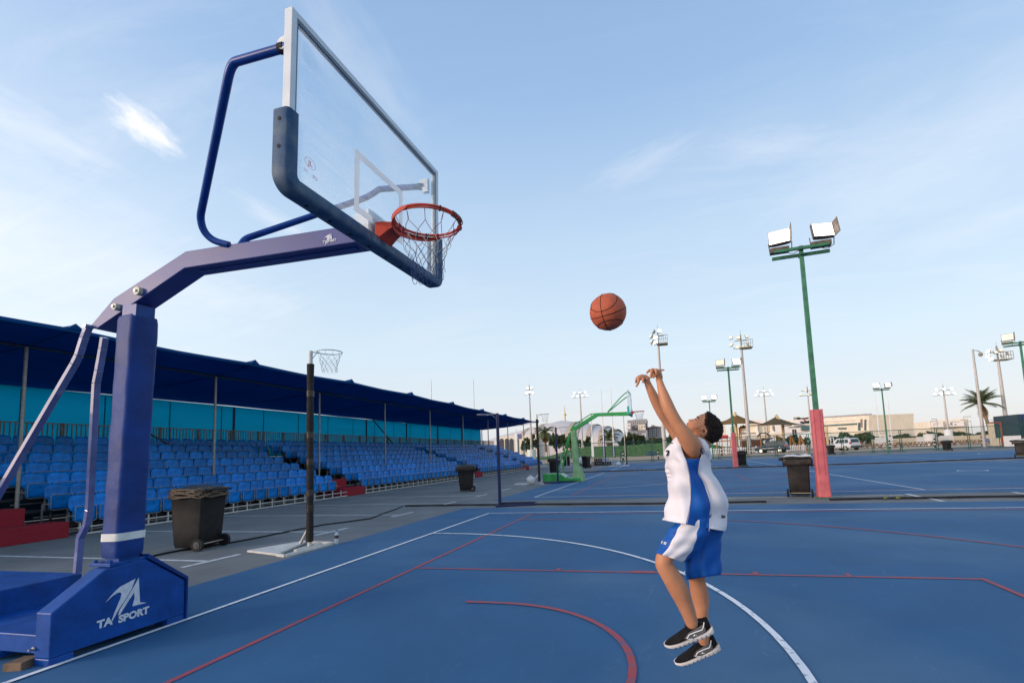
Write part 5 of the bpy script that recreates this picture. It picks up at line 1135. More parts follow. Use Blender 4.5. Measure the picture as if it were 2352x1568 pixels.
for x in (l_.x+.35, (l_.x+r_.x)/2+.2, r_.x-.25): m = M(ORW); m.box((x-.09, Yp+2.4, 0), (x+.09, Yp+2.55, l_.z+.3)); m.build('cab_post', tr_)
for k, (xx, lb) in enumerate(((1620, 'orange timber swing frame left of the bent cream mast'), (1980, 'orange timber swing frame left of the blue car roof'), (2220, 'orange timber swing frame above the blue car'))):
    a = atY(*z24(xx, 700), Yp+5); t_ = thing('swing_frame', (a.x, Yp+5, 0), lb, 'swing frame', 'orange swing frames of the playground')
    m = M(ORW); m.bar((a.x-.6, Yp+4, 0), (a.x, Yp+5, a.z), .22); m.bar((a.x+.6, Yp+4, 0), (a.x, Yp+5, a.z), .22); m.bar((a.x+.1, Yp+6, 0), (a.x, Yp+5, a.z), .22); m.build('legs', t_)
# picnic tables in a long row
TIM = mat('picnic_timber', (.27, .13, .055), .7, ns=6, na=.3)
def picnic():
    m = M(TIM); m.box((-.9, -.38, .70), (.9, .38, .76)); t_ = thing('picnic_table', (0, 0, 0), 'brown timber picnic table in the long row beyond the fence on the right', 'picnic table', 'timber picnic tables in a row'); m.build('tabletop', t_)
    for s_ in (-1, 1): m = M(TIM); m.box((-.9, s_*.75-.14, .42), (.9, s_*.75+.14, .47)); m.build('bench', t_)
    for x in (-.62, .62):
        m = M(TIM)
        for s_ in (-1, 1): m.bar((x, s_*.15, .70), (x, s_*.66, 0), .10, .06)
        m.box((x-.04, -.75, .36), (x+.04, .75, .42)); m.build('leg_frame', t_)
    return t_
pt0 = picnic(); prev = 0
for i in range(30):
    x = 1880+i*13.6; p = atY(x, 1012, 88); o = pt0 if i == 0 else copy_tree(pt0, (0, 0, 0)); o.location = (p.x, 88+.4*math.sin(i*2), 0); o.rotation_euler = (0, 0, R(90)+.3*math.sin(i*5))
# low walls, hoardings and cabin at right
CRW = mat('wall_cream', (.56, .48, .36), .8, ns=2, na=.1); WHB = mat('hoarding_white', (.66, .64, .62), .7, ns=3, na=.08); CNT = mat('container_dark', (.025, .05, .065), .4, ns=3, na=.2)
def block(name, cat, label, xl, xr, yt, Y, dd_, mm_, z0=0, grp=None, loc_only=False, zb=None):
    a, b = atY(xl, yt, Y), atY(xr, yt, Y); z1 = (a.z+b.z)/2
    t_ = thing(name, ((a.x+b.x)/2, Y, z0), label, cat, grp); m = M(mm_); m.box((a.x, Y, z0), (b.x, Y+dd_, z1)); o = m.build('wall', t_); return t_, a.x, b.x, z1
block('boundary_wall', 'wall', 'long low cream boundary wall beyond the picnic tables', 2003, 2362, 1001.5, 104, .4, CRW)
m_w = (('white hoarding board left of the far rugby goal pads', 2010, 2050, 1004), ('white hoarding board behind the trio of street lamps', 2105, 2128, 1003), ('long white hoarding board left of the palm tree', 2158, 2190, 1000.5))
for lb, a, b, y in m_w:
    p, q = atY(a, y, 100), atY(b, y, 100); m = M(WHB); m.box((p.x, 100, .1), (q.x, 100.12, p.z)); o = m.build('hoarding', loc=(p.x, 100, 0)); tag(o, lb, 'hoarding', 'white boards along the far wall')
p = atY(2135, 995, 96); m = M(WHB); m.tube([(p.x, 96, 0), (p.x, 96, p.z-.1)], .95, 18); o = m.build('storage_tank', loc=(p.x, 96, 0)); tag(o, 'round white tank standing under the trio of street lamps', 'tank')
t_, xa, xb3, z1 = block('site_cabin', 'cabin', 'cream site cabin with green trim and brown door at the right edge', 2304, 2350, 968, 66, 3, CRW)
m = M(GREENP); m.box((xa-.1, 65.9, z1), (xb3+.1, 69.1, z1+.14)); m.box((xa-.08, 65.92, 0), (xa, 66, z1)); m.build('trim', t_); m = M(mat('door_brown', (.25, .17, .11), .6, ns=5)); m.box((xa+1.15, 65.93, 0), (xb3-.1, 65.99, z1-.85)); m.build('door', t_)
a = atY(2337, 951, 58); t_ = thing('container_tower', (a.x+2, 58, 0), 'tall dark blue ribbed container at the right edge behind the last bin', 'container')
m = M(CNT); m.box((a.x, 58, 1.0), (a.x+5, 62, a.z)); m.build('wall', t_)
m = M(mat('container_rib', (.03, .045, .22), .4)); 
for i in range(5): m.box((a.x+.4+i*.9, 57.93, 1.0), (a.x+.75+i*.9, 57.99, a.z)); 
m.build('rib', t_)
m = M(WHB); p, q = atY(2308, 1001, 55), atY(2345, 1001, 55); m.box((p.x-.1, 55, .15), (q.x, 55.1, p.z)); o = m.build('white_board', loc=(p.x, 55, 0)); tag(o, 'blank white board leaning beside the last bin at the right edge', 'board')
m = M(mat('frame_red', (.38, .08, .05), .5)); p, q = atY(2293, 969, 60), atY(2282, 969, 60); m.box((p.x+.15, 60, 0), (p.x+.25, 60.1, p.z)); m.box((q.x-.5, 60.11, p.z-.08), (p.x+.26, 60.2, p.z)); m.box((p.x+.26, 60, .05), (p.x+2.6, 60.1, .12)); o = m.build('red_gateway', loc=(p.x, 60, 0)); tag(o, 'thin red metal frame left of the cream site cabin', 'gateway')
# far buildings
CRM = mat('stucco_cream', (.74, .65, .51), .85, ns=.4, na=.06); WST = mat('stucco_white', (.78, .72, .66), .85, ns=.3, na=.05); TGL = mat('glass_teal', (.06, .13, .14), .15, spec=.8, ns=2, na=.3); DKW = mat('window_dark', (.05, .055, .07), .2, ns=3, na=.3)
GRY = mat('cladding_grey', (.36, .34, .33), .7, ns=.8, na=.12); SHELL = mat('shell_roof', (.62, .56, .52), .6, ns=.2, na=.05); RIB = mat('shell_rib', (.46, .37, .28), .7)
def fbox(m, xl, xr, yt, yb, Y, d): a, b, c = atY(xl, yt, Y), atY(xr, yt, Y), atY(xl, yb, Y); m.box((a.x, Y, max(0, c.z)), (b.x, Y+d, (a.z+b.z)/2)); return m
def bld(name, label, Y, parts, cat='building', wins=(), extra=None):
    p0_ = atY(parts[0][0], parts[0][2], Y); t_ = thing(name, (p0_.x, Y, 0), label, cat)
    for (xl, xr, yt, yb, dY, d, mt, nm) in parts: m = M(mt); fbox(m, xl, xr, yt, yb, Y+dY, d); m.build(nm, t_)
    for (xl, xr, yt, yb, dY, mt) in wins: m = M(mt); fbox(m, xl, xr, yt, yb, Y+dY-.12, .12-.02); m.build('window', t_)
    return t_
# shell roofed stadium on the left
t_ = thing('shell_stadium', (atY(1296, 970, 260).x, 260, 0), 'huge pale shell-roofed stadium with curved ribs behind the trees', 'stadium')
ridge = [(1150, 1006), (1165, 1000), (1190, 993), (1230, 983), (1262, 974), (1296, 966), (1325, 969), (1360, 974), (1395, 980), (1412, 984), (1425, 992), (1438, 1003), (1450, 1016)]
m = M(SHELL); rg = []
for x, y in ridge:
    a = atY(x, y, 275); h = a.z; dpt = 34
    rg.append([(a.x, 275-dpt*math.cos(PI*i/14)*(1.0), h*math.sin(PI*i/14)**.55) for i in range(15)])
m.loft(rg, cap=False, closed=False); m.build('shell_roof', t_)
for (x, y) in ((1232, 982.5), (1262, 974), (1330, 969.7), (1345, 972), (1371, 975.6), (1396, 980.2), (1418, 987)):
    a = atY(x, y, 275); m = M(RIB); w_ = 1.1
    m.loft([[(a.x+s_*w_+.0, 275-34.4*math.cos(PI*i/14), (a.z+.4)*math.sin(PI*i/14)**.55) for i in range(15)] for s_ in (-1, 1)], cap=False, closed=False); m.build('roof_rib', t_)
for x, y0_, y1_ in ((1296.5, 930, 967), (1254, 965, 980)):
    a, b = atY(x, y0_, 275), atY(x, y1_, 275); m = M(YPO); hh = a.z-b.z; m.tube([(a.x, 275, b.z-.3), (a.x, 275, b.z+hh*.3), (a.x, 275, b.z+hh*.38), (a.x, 275, b.z+hh*.5), (a.x, 275, a.z)], [.5, .35, 1.1 if hh > 8 else .7, .3, .08], 8); m.build('finial', t_)
m = M(CRM); fbox(m, 1140, 1232, 1001, 1060, 238, 2); m.build('portico_wall', t_)
for i, x in enumerate((1152, 1164, 1174.5, 1186.5)):
    a = atY(x-4.5, 1012, 237.7); b = atY(x+4.5, 1012, 237.7); zt_ = atY(x, 1006.5, 237.7).z; c = (a.x+b.x)/2; r_ = (b.x-a.x)/2
    m = M(DKW); m.prism([(c-r_, .3), (c+r_, .3)]+[(c+r_*math.cos(PI*k/10), zt_-r_+r_*math.sin(PI*k/10)) for k in range(11)], lambda u, v, h: (u, h, v), 237.75, 237.95); m.build('arch', t_)
m = M(mat('poster', (.10, .12, .25), .5, ns=1, na=.5)); fbox(m, 1189, 1197, 996, 1007, 237.6, .3); m.build('poster', t_)
z2 = lambda x, y: px(1930+x/7.468, 1380+y/7.468)
def bb(l, t, r, b, dY, d, mt, nm): a, c = z2(l, t), z2(r, b); return (a[0], c[0], a[1], c[1], dY, d, mt, nm)
def ww(l, t, r, b, dY, mt): a, c = z2(l, t), z2(r, b); return (a[0], c[0], a[1], c[1], dY, mt)
wn = [ww(1585, 368, 1618, 382, -.6, DKW), ww(1652, 362, 1676, 392, -.6, DKW), ww(1718, 362, 1742, 390, -.6, DKW), ww(1588, 424, 1618, 438, -.6, DKW), ww(1650, 420, 1676, 436, -.6, DKW), ww(1318, 335, 1330, 362, -.3, DKW), ww(1342, 335, 1354, 362, -.3, DKW), ww(1395, 376, 1428, 396, -.9, GRY), ww(1395, 428, 1428, 448, -.9, GRY), ww(1490, 376, 1545, 396, -.9, GRY)]
for r_ in range(3):
    for c_ in range(8): wn.append(ww(1330+c_*54, 240+r_*38, 1352+c_*54, 262+r_*38, 0, DKW if (r_+c_) % 2 else TGL))
for r_ in range(3):
    for c_ in range(4): wn.append(ww(1560+c_*48, 486+r_*38, 1580+c_*48, 506+r_*38, 0, DKW))
bld('apartment_block', 'grey apartment block with cream and charcoal projecting boxes above the trees', 300, [bb(1300, 205, 1782, 900, 0, 16, GRY, 'wall'), bb(1270, 290, 1382, 440, -.3, 6, WST, 'bay'), bb(1384, 355, 1558, 468, -.9, 5, DKW, 'bay'), bb(1560, 325, 1752, 468, -.6, 5, CRM, 'bay'), bb(1754, 285, 1795, 460, -.2, 10, DKW, 'bay'), bb(1660, 545, 1770, 640, -.3, 5, WST, 'bay'), bb(1440, 195, 1780, 204, 2, 8, GRY, 'roof')], wins=wn)
wn = []
for r_ in range(4):
    for c_ in range(6): wn.append(ww(1815+c_*52, 425+r_*54, 1845+c_*52, 458+r_*54, 0, TGL if c_ % 2 else DKW))
bld('apartment_block', 'lower grey apartment block with reddish hipped roof right of the taller block', 310, [bb(1790, 400, 2140, 900, 0, 14, GRY, 'wall'), bb(1900, 335, 1980, 370, 3, 6, CRM, 'roof_house')], wins=wn)
ap = bpy.data.objects['apartment_block.001']; a, b = atY(*z2(1780, 400), 309), atY(*z2(2150, 400), 309); e = atY(*z2(1900, 350), 309)
m = M(mat('roof_red_tile', (.30, .15, .11), .8, ns=2)); m.add([(a.x, 309, a.z), (b.x, 309, a.z), (b.x, 325, a.z), (a.x, 325, a.z), (a.x+5, 316, e.z), (b.x-5, 316, e.z)], [(0, 1, 5, 4), (1, 2, 5), (2, 3, 4, 5), (3, 0, 4)], False); m.build('roof', ap)
# sandstone grandstand building behind the playground
def q24(l, t, r, b, dY, d, mt, nm): a, c = z24(l, t), z24(r, b); return (a[0], c[0], a[1], c[1], dY, d, mt, nm)
def w24(l, t, r, b, dY, mt): a, c = z24(l, t), z24(r, b); return (a[0], c[0], a[1], c[1], dY, mt)
BEI = mat('sandstone', (.50, .40, .26), .85, ns=.8, na=.10)
t_ = bld('sandstone_stand', 'cream sandstone stand building with flared buttresses behind the playground', 190, [q24(500, 430, 1560, 660, 0, 14, BEI, 'wall'), q24(560, 662, 1740, 800, -3, 18, CRM, 'base'), q24(820, 300, 1260, 429, 6, 10, WST, 'upper_block'), q24(200, 420, 262, 720, -2, 3, CRM, 'corner_pier')],
     wins=[w24(660, 480, 880, 640, 0, CRM), w24(900, 480, 1080, 640, 0, CRM), w24(1130, 480, 1280, 640, 0, CRM), w24(1150, 640, 1300, 662, 0, DKW)])
for (l, r_, x2) in ((590, 640, 560), (1085, 1105, 1150), (1460, 1490, 1620)):
    P_ = [z24(l, 440), z24(r_, 440), z24(r_+20 if x2 > l else r_, 560), z24(x2 if x2 > l else r_, 665), z24(l if x2 > l else x2, 665)]; W_ = [atY(*p, 188) for p in P_]
    m = M(WST); m.prism([(p.x, p.z) for p in W_][::-1], lambda u, v, h: (u, h, v), 188.2, 189.9); m.build('buttress', t_)
# long white buildings
z26 = lambda x, y: px(2630+x/7.127, 1370+y/7.127)
def q26(l, t, r, b, dY, d, mt, nm): a, c = z26(l, t), z26(r, b); return (a[0], c[0], a[1], c[1], dY, d, mt, nm)
def w26(l, t, r, b, dY, mt): a, c = z26(l, t), z26(r, b); return (a[0], c[0], a[1], c[1], dY, mt)
t_ = bld('hospital_building', 'cream building with red crescent sign and grey script above the blue car', 250, [q26(215, 255, 700, 410, 0, 20, WST, 'wall'), q26(-20, 275, 214, 400, 3, 16, CRM, 'wall'), q26(-200, 411, 610, 600, 1, 18, WST, 'lower_wall'), q26(415, 412, 600, 520, -1, 3, TGL, 'glass_front')],
     wins=[w26(105, 430, 410, 462, 1, TGL)])
for x in (215, 272): 
    a, b = atY(*z26(x-20, 520), 250.8), atY(*z26(x+20, 520), 250.8); zt_ = atY(*z26(x, 490), 250.8).z; c = (a.x+b.x)/2; r_ = (b.x-a.x)/2
    m = M(DKW); m.prism([(c-r_, 2), (c+r_, 2)]+[(c+r_*math.cos(PI*k/8), zt_-r_+r_*math.sin(PI*k/8)) for k in range(9)], lambda u, v, h: (u, h, v), 250.75, 250.95); m.build('arched_window', t_)
c = atY(*z26(495, 265), 249.7); m = M(mat('sign_red', (.5, .04, .04), .5)); 
r0_ = abs(atY(*z26(525, 265), 249.7).x-c.x); m.prism([(c.x+r0_*math.cos(a), c.z+r0_*math.sin(a)) for a in np.linspace(.7, 5.6, 16)]+[(c.x+r0_*.25+r0_*.62*math.cos(a), c.z+r0_*.62*math.sin(a)) for a in np.linspace(5.3, 1.0, 16)], lambda u, v, h: (u, h, v), 249.6, 249.9); m.build('crescent_sign', t_)
m = M(mat('sign_grey', (.25, .26, .30), .6)); rd = random.Random(2)
for i in range(16):
    a = atY(*z26(385+i*14, 330-8*math.sin(i*1.1)), 249.7); m.box((a.x, 249.7, a.z-.25-rd.random()*.5), (a.x+.55, 249.85, a.z+.1+rd.random()*.6))
    if i > 6: a = atY(*z26(385+i*14, 305), 249.7); m.box((a.x, 249.7, a.z-.2), (a.x+.5, 249.85, a.z+.2*rd.random()+.1))
m.build('script_sign', t_)
def roof_bits(t_, l, r_, y, Y, zf, n, seed):
    rd = random.Random(seed); m = M(HEADM)
    for i in range(n): a = atY(*zf(l+(r_-l)*(i+rd.random()*.5)/n, y(i/n)), Y); m.box((a.x, Y, a.z-.3), (a.x+.9+rd.random()*2, Y+1.5, a.z+.35+rd.random()*.7))
    m.build('roof_units', t_)
roof_bits(t_, 240, 680, lambda k: 250, 252, z26, 7, 1)
# the long block with a ribbon window, nearly parallel to the picture
A_, B_ = atY(*z26(955, 225), 225), atY(*z26(2030, 162), 195)
t_ = thing('office_building', ((A_.x+B_.x)/2, 210, 0), 'long cream office building with a dark ribbon window and bluish end wall', 'building')
u_ = Vector((B_.x-A_.x, B_.y-A_.y, 0)); u_.normalize(); nrm_ = Vector((-u_.y, u_.x, 0))
def wallp(m, l, r_, yt, yb, th, off_=0, back=False):
    # quad on the facade line through the pictured points
    P_ = []
    for x, y in ((l, yt[0]), (r_, yt[1]), (r_, yb[1]), (l, yb[0])):
        d = ray(*z26(x, y)); o_ = Vector((A_.x, A_.y, 0)); k = ((o_-CAM).dot(nrm_))/d.dot(nrm_); P_.append(CAM+d*k)
    for p in P_: p.z = max(p.z, 0)
    Q_ = [p+nrm_*th for p in P_]; P_ = [p-nrm_*off_ for p in P_]
    m.add(P_+Q_, [(3, 2, 1, 0), (4, 5, 6, 7), (0, 1, 5, 4), (1, 2, 6, 5), (2, 3, 7, 6), (3, 0, 4, 7)], False)
m = M(CRM); wallp(m, 945, 2030, (226, 162), (640, 640), 16); m.build('wall', t_)
m = M(TGL); wallp(m, 960, 1755, (395, 342), (422, 378), 0, .35); m.build('ribbon_window', t_)
m = M(TGL); wallp(m, 1310, 1500, (455, 452), (492, 488), 0, .35); m.build('window', t_)
m = M(WST); wallp(m, 960, 1720, (292, 252), (312, 270), 0, .3); m.build('window', t_)
for l, r_ in ((1790, 1832), (1940, 1972)): m = M(TGL); wallp(m, l, r_, (335 if l < 1900 else 262, 330 if l < 1900 else 258), (520, 520), 0, .35); m.build('tall_window', t_)
m = M(mat('banner_grey', (.25, .2, .2), .7)); wallp(m, 1850, 1880, (250, 248), (440, 440), 0, .4); m.build('banner', t_)
m = M(GRY)
for i in range(9):
    d = ray(*z26(1010+i*120, 222-i*7.2)); o_ = Vector((A_.x, A_.y, 0)); k = ((o_-CAM).dot(nrm_))/d.dot(nrm_); p = CAM+d*k; m.box(p+Vector((0, 1, -.3)), p+Vector((2.2, 3, .7)))
m.build('roof_units', t_)
z29 = lambda x, y: px(2930+x/8.254, 1370+y/8.254)
def q29(l, t, r, b, dY, d, mt, nm): a, c = z29(l, t), z29(r, b); return (a[0], c[0], a[1], c[1], dY, d, mt, nm)
t_ = bld('low_white_building', 'low hazy white building left of the stepped cream building', 330, [q29(20, 395, 900, 800, 0, 20, WST, 'wall'), q29(901, 385, 1500, 800, 4, 20, WST, 'wall')]); roof_bits(t_, 380, 780, lambda k: 425, 329, z29, 6, 3)
t_ = bld('stepped_building', 'stepped cream building behind the hedge left of the palm tree', 300, [q29(1490, 345, 1930, 800, 0, 15, CRM, 'wall'), q29(1640, 360, 1930, 520, -4, 4, WST, 'wall'), q29(1931, 290, 2620, 800, 2, 18, CRM, 'wall'), q29(2100, 330, 2500, 500, -1, 3, WST, 'wall')],
     wins=[tuple(q29(2125, 375, 2185, 400, -1, 0, 0, 0)[:4])+(-1, DKW), tuple(q29(2125, 420, 2185, 450, -1, 0, 0, 0)[:4])+(-1, DKW), tuple(q29(2240, 430, 2300, 450, -1, 0, 0, 0)[:4])+(-1, DKW)])
# ------------------------------------------------------------------ vegetation
def leafmat(n_, c, c2): return mat(n_, c, .8, ns=1.4, col2=c2, lo=.35, hi=.65, trans=.25)
LF = [leafmat('leaf_a', (.075, .10, .03), (.03, .05, .016)), leafmat('leaf_b', (.10, .115, .04), (.045, .06, .02)), leafmat('leaf_c', (.06, .085, .04), (.028, .045, .02))]
BARK = mat('bark', (.16, .11, .075), .9, ns=6, na=.3)
def crown_mesh(seed, n=1900, leaf=.62):
    rd = np.random.RandomState(seed); cl = []
    for i in range(26):
        a = rd.uniform(0, 2*PI); r_ = rd.uniform(.15, 1)**.6*.82; z = rd.uniform(.12, 1.0); r_ *= math.sin(min(1, (1.15-z)*1.5)*PI/2)
        cl.append((r_*math.cos(a), r_*math.sin(a), z, rd.uniform(.14, .27)))
    V = []; F_ = []
    for i in range(n):
        c = cl[rd.randint(len(cl))]; d = rd.normal(size=3); d /= np.linalg.norm(d); rr_ = c[3]*rd.uniform(.65, 1.08)
        p = np.array(c[:3])+d*rr_*np.array([1, 1, .8]); a = rd.normal(size=3); a -= d*a.dot(d)*.6; a /= np.linalg.norm(a); b = np.cross(a, d+rd.normal(size=3)*.4); b /= np.linalg.norm(b)
        s_ = leaf*.1*rd.uniform(.6, 1.5); k = len(V)
        V += [tuple(p-a*s_-b*s_*.6), tuple(p+a*s_-b*s_*.5), tuple(p+a*s_*.9+b*s_*.6), tuple(p-a*s_*.7+b*s_*.7)]; F_.append((k, k+1, k+2, k+3))
    return V, F_
CR_ = [crown_mesh(s) for s in (1, 2, 3, 4)]
def tree(name, x, yt, wpx, Y, label, ci, li, grp, zbase=0, cat='tree', hmul=1.):
    t0 = atY(x, yt, Y); l0, r0__ = atY(x-wpx/2, yt, Y), atY(x+wpx/2, yt, Y); W_ = (r0__.x-l0.x)/2; H = t0.z-zbase
    t_ = thing(name, (t0.x, Y, zbase), label, cat, grp); V, F_ = CR_[ci % 4]
    m = M(LF[li]); base_z = .12*H; m.add([(t0.x+v[0]*W_*1.1, Y+v[1]*W_*1.1, zbase+base_z+max(0, v[2]*.82)*(H-base_z)) for v in V], F_, False); m.build('crown', t_)
    m = M(BARK); m.tube([(t0.x, Y, zbase), (t0.x+.1, Y, zbase+H*.25), (t0.x+.2, Y, zbase+H*.6)], [.3*H/6, .22*H/6, .08*H/6], 7)
    for k in range(3): a = 2.1*k+ci; m.tube([(t0.x+.1, Y, zbase+H*.25), (t0.x+W_*.5*math.cos(a), Y+W_*.5*math.sin(a), zbase+H*.6)], [.14*H/6, .05*H/6], 5)
    m.build('trunk', t_)
TR = [(1207, 1000, 28, 'round olive tree at the far end of the stand'), (1222, 992, 26, 'tree just left of the black netball post behind the stand end'), (1274, 990, 30, 'dark tree between the left palm and the navy netball post'), (1292, 994, 26, 'dark tree behind the navy netball post ring'), (1309, 988, 30, 'tree behind the green hoop stays'), (1350, 999, 26, 'small dark tree right of the green padded post'), (1328, 1004, 20, 'small dark tree left of the green padded post')]
for i, (x, y, w_, lb) in enumerate(TR): p = atY(x, y, 150+6*(i % 3)); tree('leafy_tree', x, y, w_, 172+6*(i % 3), lb, i, i % 2, 'trees beyond the lawn', zbase=2.2)
TR = [(1432, 1003, 30, 'low tree right of the second palm'), (1450, 989, 44, 'broad tree in front of the grey apartment block'), (1472, 997, 34, 'tree below the cream bays of the apartment block'), (1496, 1001, 36, 'low hedge-like tree below the lower apartment block'), (1542, 990, 34, 'tree between the thick mast and the arm of the boy'), (1560, 1000, 26, 'low tree by the neck of the boy'), (1515, 1004, 30, 'low shrub-like tree beside the thick mast')]
for i, (x, y, w_, lb) in enumerate(TR): p = atY(x, y, 165+4*(i % 3)); tree('leafy_tree', x, y, w_, 182+4*(i % 3), lb, i+1, i % 2, 'trees beyond the lawn', zbase=2.2)
rd = random.Random(9)
for i in range(6):
    x = [1722, 1748, 1795, 1822, 1838, 1852][i]; tree('leafy_tree', x, [1006, 1008, 1000, 996, 1004, 1002][i], [30, 26, 30, 34, 26, 28][i], 175, ['tree behind the wooden play train', 'tree right of the sandstone stand', 'palm-like bush left of the bent cream mast', 'reddish bush in front of the glass front of the hospital', 'bush behind the roof of the blue car', 'bush touching the near pink post'][i], i, 2, 'trees in front of the white buildings')
hd = [(1905, 999, 40), (1936, 990, 44), (1960, 996, 36), (1985, 990, 46), (2006, 999, 34), (2030, 1001, 32), (2052, 997, 34), (2075, 994, 36), (2095, 999, 30), (2116, 992, 36), (2140, 987, 40), (2160, 994, 32), (2183, 988, 40), (2205, 989, 34), (2228, 992, 30), (2262, 988, 36), (2288, 990, 34), (2312, 991, 30), (1880, 1002, 30)]
wrd = ['behind the cream post', 'under the ribbon window', 'right below the office windows', 'at the bluish end of the office building', 'behind the white car', 'left of the far rugby goal', 'inside the far rugby goal', 'right of the far green pole', 'left of the street lamp trio', 'behind the street lamp trio', 'highest of the far hedge', 'right of the highest hedge tree', 'left of the lit slim mast', 'behind the lit slim mast', 'left of the palm trunk', 'right of the palm trunk', 'behind the thin red frame', 'beside the cream site cabin', 'touching the near pink post on its right']
for i, ((x, y, w_), lb) in enumerate(zip(hd, wrd)): tree('leafy_tree', x, y, w_*1.15, 150+5*(i % 3), 'dusty dark tree '+lb, i, 2-(i % 2), 'dusty trees along the far right')
PALM = mat('palm_green', (.11, .14, .06), .7, ns=3, na=.3, trans=.2); PALMD = mat('palm_dry', (.24, .155, .075), .8, ns=3, na=.3, trans=.2)
def palm(x, yc, Y, Rw, label, nf=46, zbase=0, xbase=None, dry=.25, lean=0, up=.0, dr=.17):
    c = atY(x, yc, Y); xb_2 = c.x if xbase is None else atY(xbase, yc, Y).x
    t_ = thing('palm_tree', (xb_2, Y, zbase), label, 'palm tree', 'date palms beyond the courts')
    m = M(mat('palm_trunk', (.22, .14, .08), .95, ns=5, na=.4, bump=.8, bs=6)); k = 14; H = c.z
    m.tube([(xb_2+(c.x-xb_2)*(i/k)**1.5, Y, zbase+(H-zbase)*i/k) for i in range(k+1)], [(.22+.03*(i % 2))*(Rw/3.2)*(1.2-.3*i/k) for i in range(k+1)], 10); m.build('trunk', t_)
    rd = random.Random(int(x)); gm, dm = M(PALM), M(PALMD)
    for i in range(nf):
        a = 2*PI*i*.618; e = rd.uniform(-.25, 1.25)+up if i > nf*dry else rd.uniform(-1.3, -.5); mm_ = gm if i > nf*dry else dm
        L_ = Rw*rd.uniform(.85, 1.1)*(1 if e > -.4 else .8); h = Vector((math.cos(a), math.sin(a), 0)); pts = []; p = Vector(c); el = e; n_ = 9
        for j in range(n_+1): pts.append(p.copy()); p = p+(h*math.cos(el)+Vector((0, 0, math.sin(el))))*(L_/n_); el -= dr*(1+.5*j/n_)
        mm_.tube(pts, [.04*(1-j/(n_+1)) for j in range(n_+1)], 4, cap=False)
        sd = Vector((-h.y, h.x, 0))
        for j in range(1, n_*3):
            k_ = j/(n_*3); q_ = pts[int(k_*n_)].lerp(pts[int(k_*n_)+1], k_*n_-int(k_*n_)); tan = (pts[int(k_*n_)+1]-pts[int(k_*n_)]).normalized(); ll = L_*.27*math.sin(PI*min(.97, k_*.85+.15))
            for s_ in (-1, 1):
                tip = q_+(sd*s_*.8+tan*.75-Vector((0, 0, .25+.2*rd.random())))*ll; mm_.add([q_, q_+tan*.11*Rw/3, tip], [(0, 1, 2)], False)
    gm.build('crown', t_); dm.build('dry_fronds', t_)
palm(2253, 926, 90, 3.2, 'tall date palm with a wide crown at the right, crossed by the camera pole', nf=44, xbase=2268, dry=.08, up=.25, dr=.10)
palm(1252, 993, 168, 5.0, 'date palm with hanging dry fronds right of the black netball post', nf=64, zbase=2.0, dry=.45)
palm(1398, 1003, 175, 5.2, 'date palm between the uprights of the white rugby goal', nf=46, zbase=3.5, dry=.3, up=.1, dr=.12)

# small things on the lawn and by the fence
BLUF = mat('frame_blue', (.03, .07, .20), .6, ns=9)
p = gnd(*z2(1880, 1050)); Yb = 92; a = atY(*z2(1760, 1040), Yb); b = atY(*z2(2000, 1040), Yb); t_ = thing('training_frames', ((a.x+b.x)/2, Yb, 0), 'row of folded blue training frames lying on the lawn in front of the boy', 'training frame')
m = M(BLUF)
for i in range(7):
    x = a.x+(b.x-a.x)*i/7; m.bar((x, Yb, .05), (x+.4, Yb, .95), .08); m.bar((x+.8, Yb+.2, .05), (x+.4, Yb, .95), .08)
m.build('frames', t_)
a, b = atY(*z26(1108, 692), 118), atY(*z26(1180, 692), 118); t_ = thing('football_goal', (a.x, 118, 0), 'small white football goal between the cream post and the white car', 'football goal'); m = M(WHT)
m.box((a.x-.06, 117.94, 0), (a.x+.06, 118.06, a.z)); m.box((b.x-.06, 117.94, 0), (b.x+.06, 118.06, a.z)); m.box((a.x+.06, 117.94, a.z-.12), (b.x-.06, 118.06, a.z)); m.bar((b.x, 118.1, a.z), (b.x+.9, 119, 0), .08); m.build('goal_frame', t_)
hc_ = fpt(26.3); m = M(BLK); m.tube([(hc_.x+.95*math.cos(q), hc_.y-.4, .62+.55*math.sin(q)) for q in [2*PI*i/30 for i in range(30)]], .02, 5, loop=True); o = m.build('cable_loop', loc=(hc_.x, hc_.y-.4, 0)); tag(o, 'thin dark cable loop hanging on the fence right of the white car', 'cable loop')
sg = atY(*px(3170+1070/7.468, 1350+935/7.468), 60); m = M(mat('sign_blue', (.03, .08, .35), .5)); m.tube([(sg.x, 60, sg.z), (sg.x, 60.05, sg.z)], .17, 20, smooth=False); o = m.build('round_sign', loc=(sg.x, 60, sg.z)); 
m2 = M(WHT); m2.box((sg.x-.10, 59.96, sg.z-.03), (sg.x+.10, 59.99, sg.z+.03)); m2.build('sign_bar', o); tag(o, 'round blue sign on the fence right of the palm trunk', 'sign')
bl_ = [o for o in COL.objects if o.name.startswith('bollard') and o.parent is None]
bl_.sort(key=lambda o: o.location.x)
for A1, B1, lb in ((bl_[2], bl_[3], 'sagging rope between the first two bollards behind the boy'), (bl_[3], bl_[4], 'sagging rope ending at the bollard left of the blue car'), (bl_[0], bl_[1], 'sagging rope between the bollards on the sand strip in front of the lawn')):
    P_, Q_ = A1.location+Vector((0, 0, .95)), B1.location+Vector((0, 0, .95)); m = M(BLK); m.tube([P_.lerp(Q_, k/12)-Vector((0, 0, .45*4*(k/12)*(1-k/12))) for k in range(13)], .022, 5); o = m.build('rope', loc=tuple(P_)); tag(o, lb, 'rope', 'ropes hanging between the bollards')
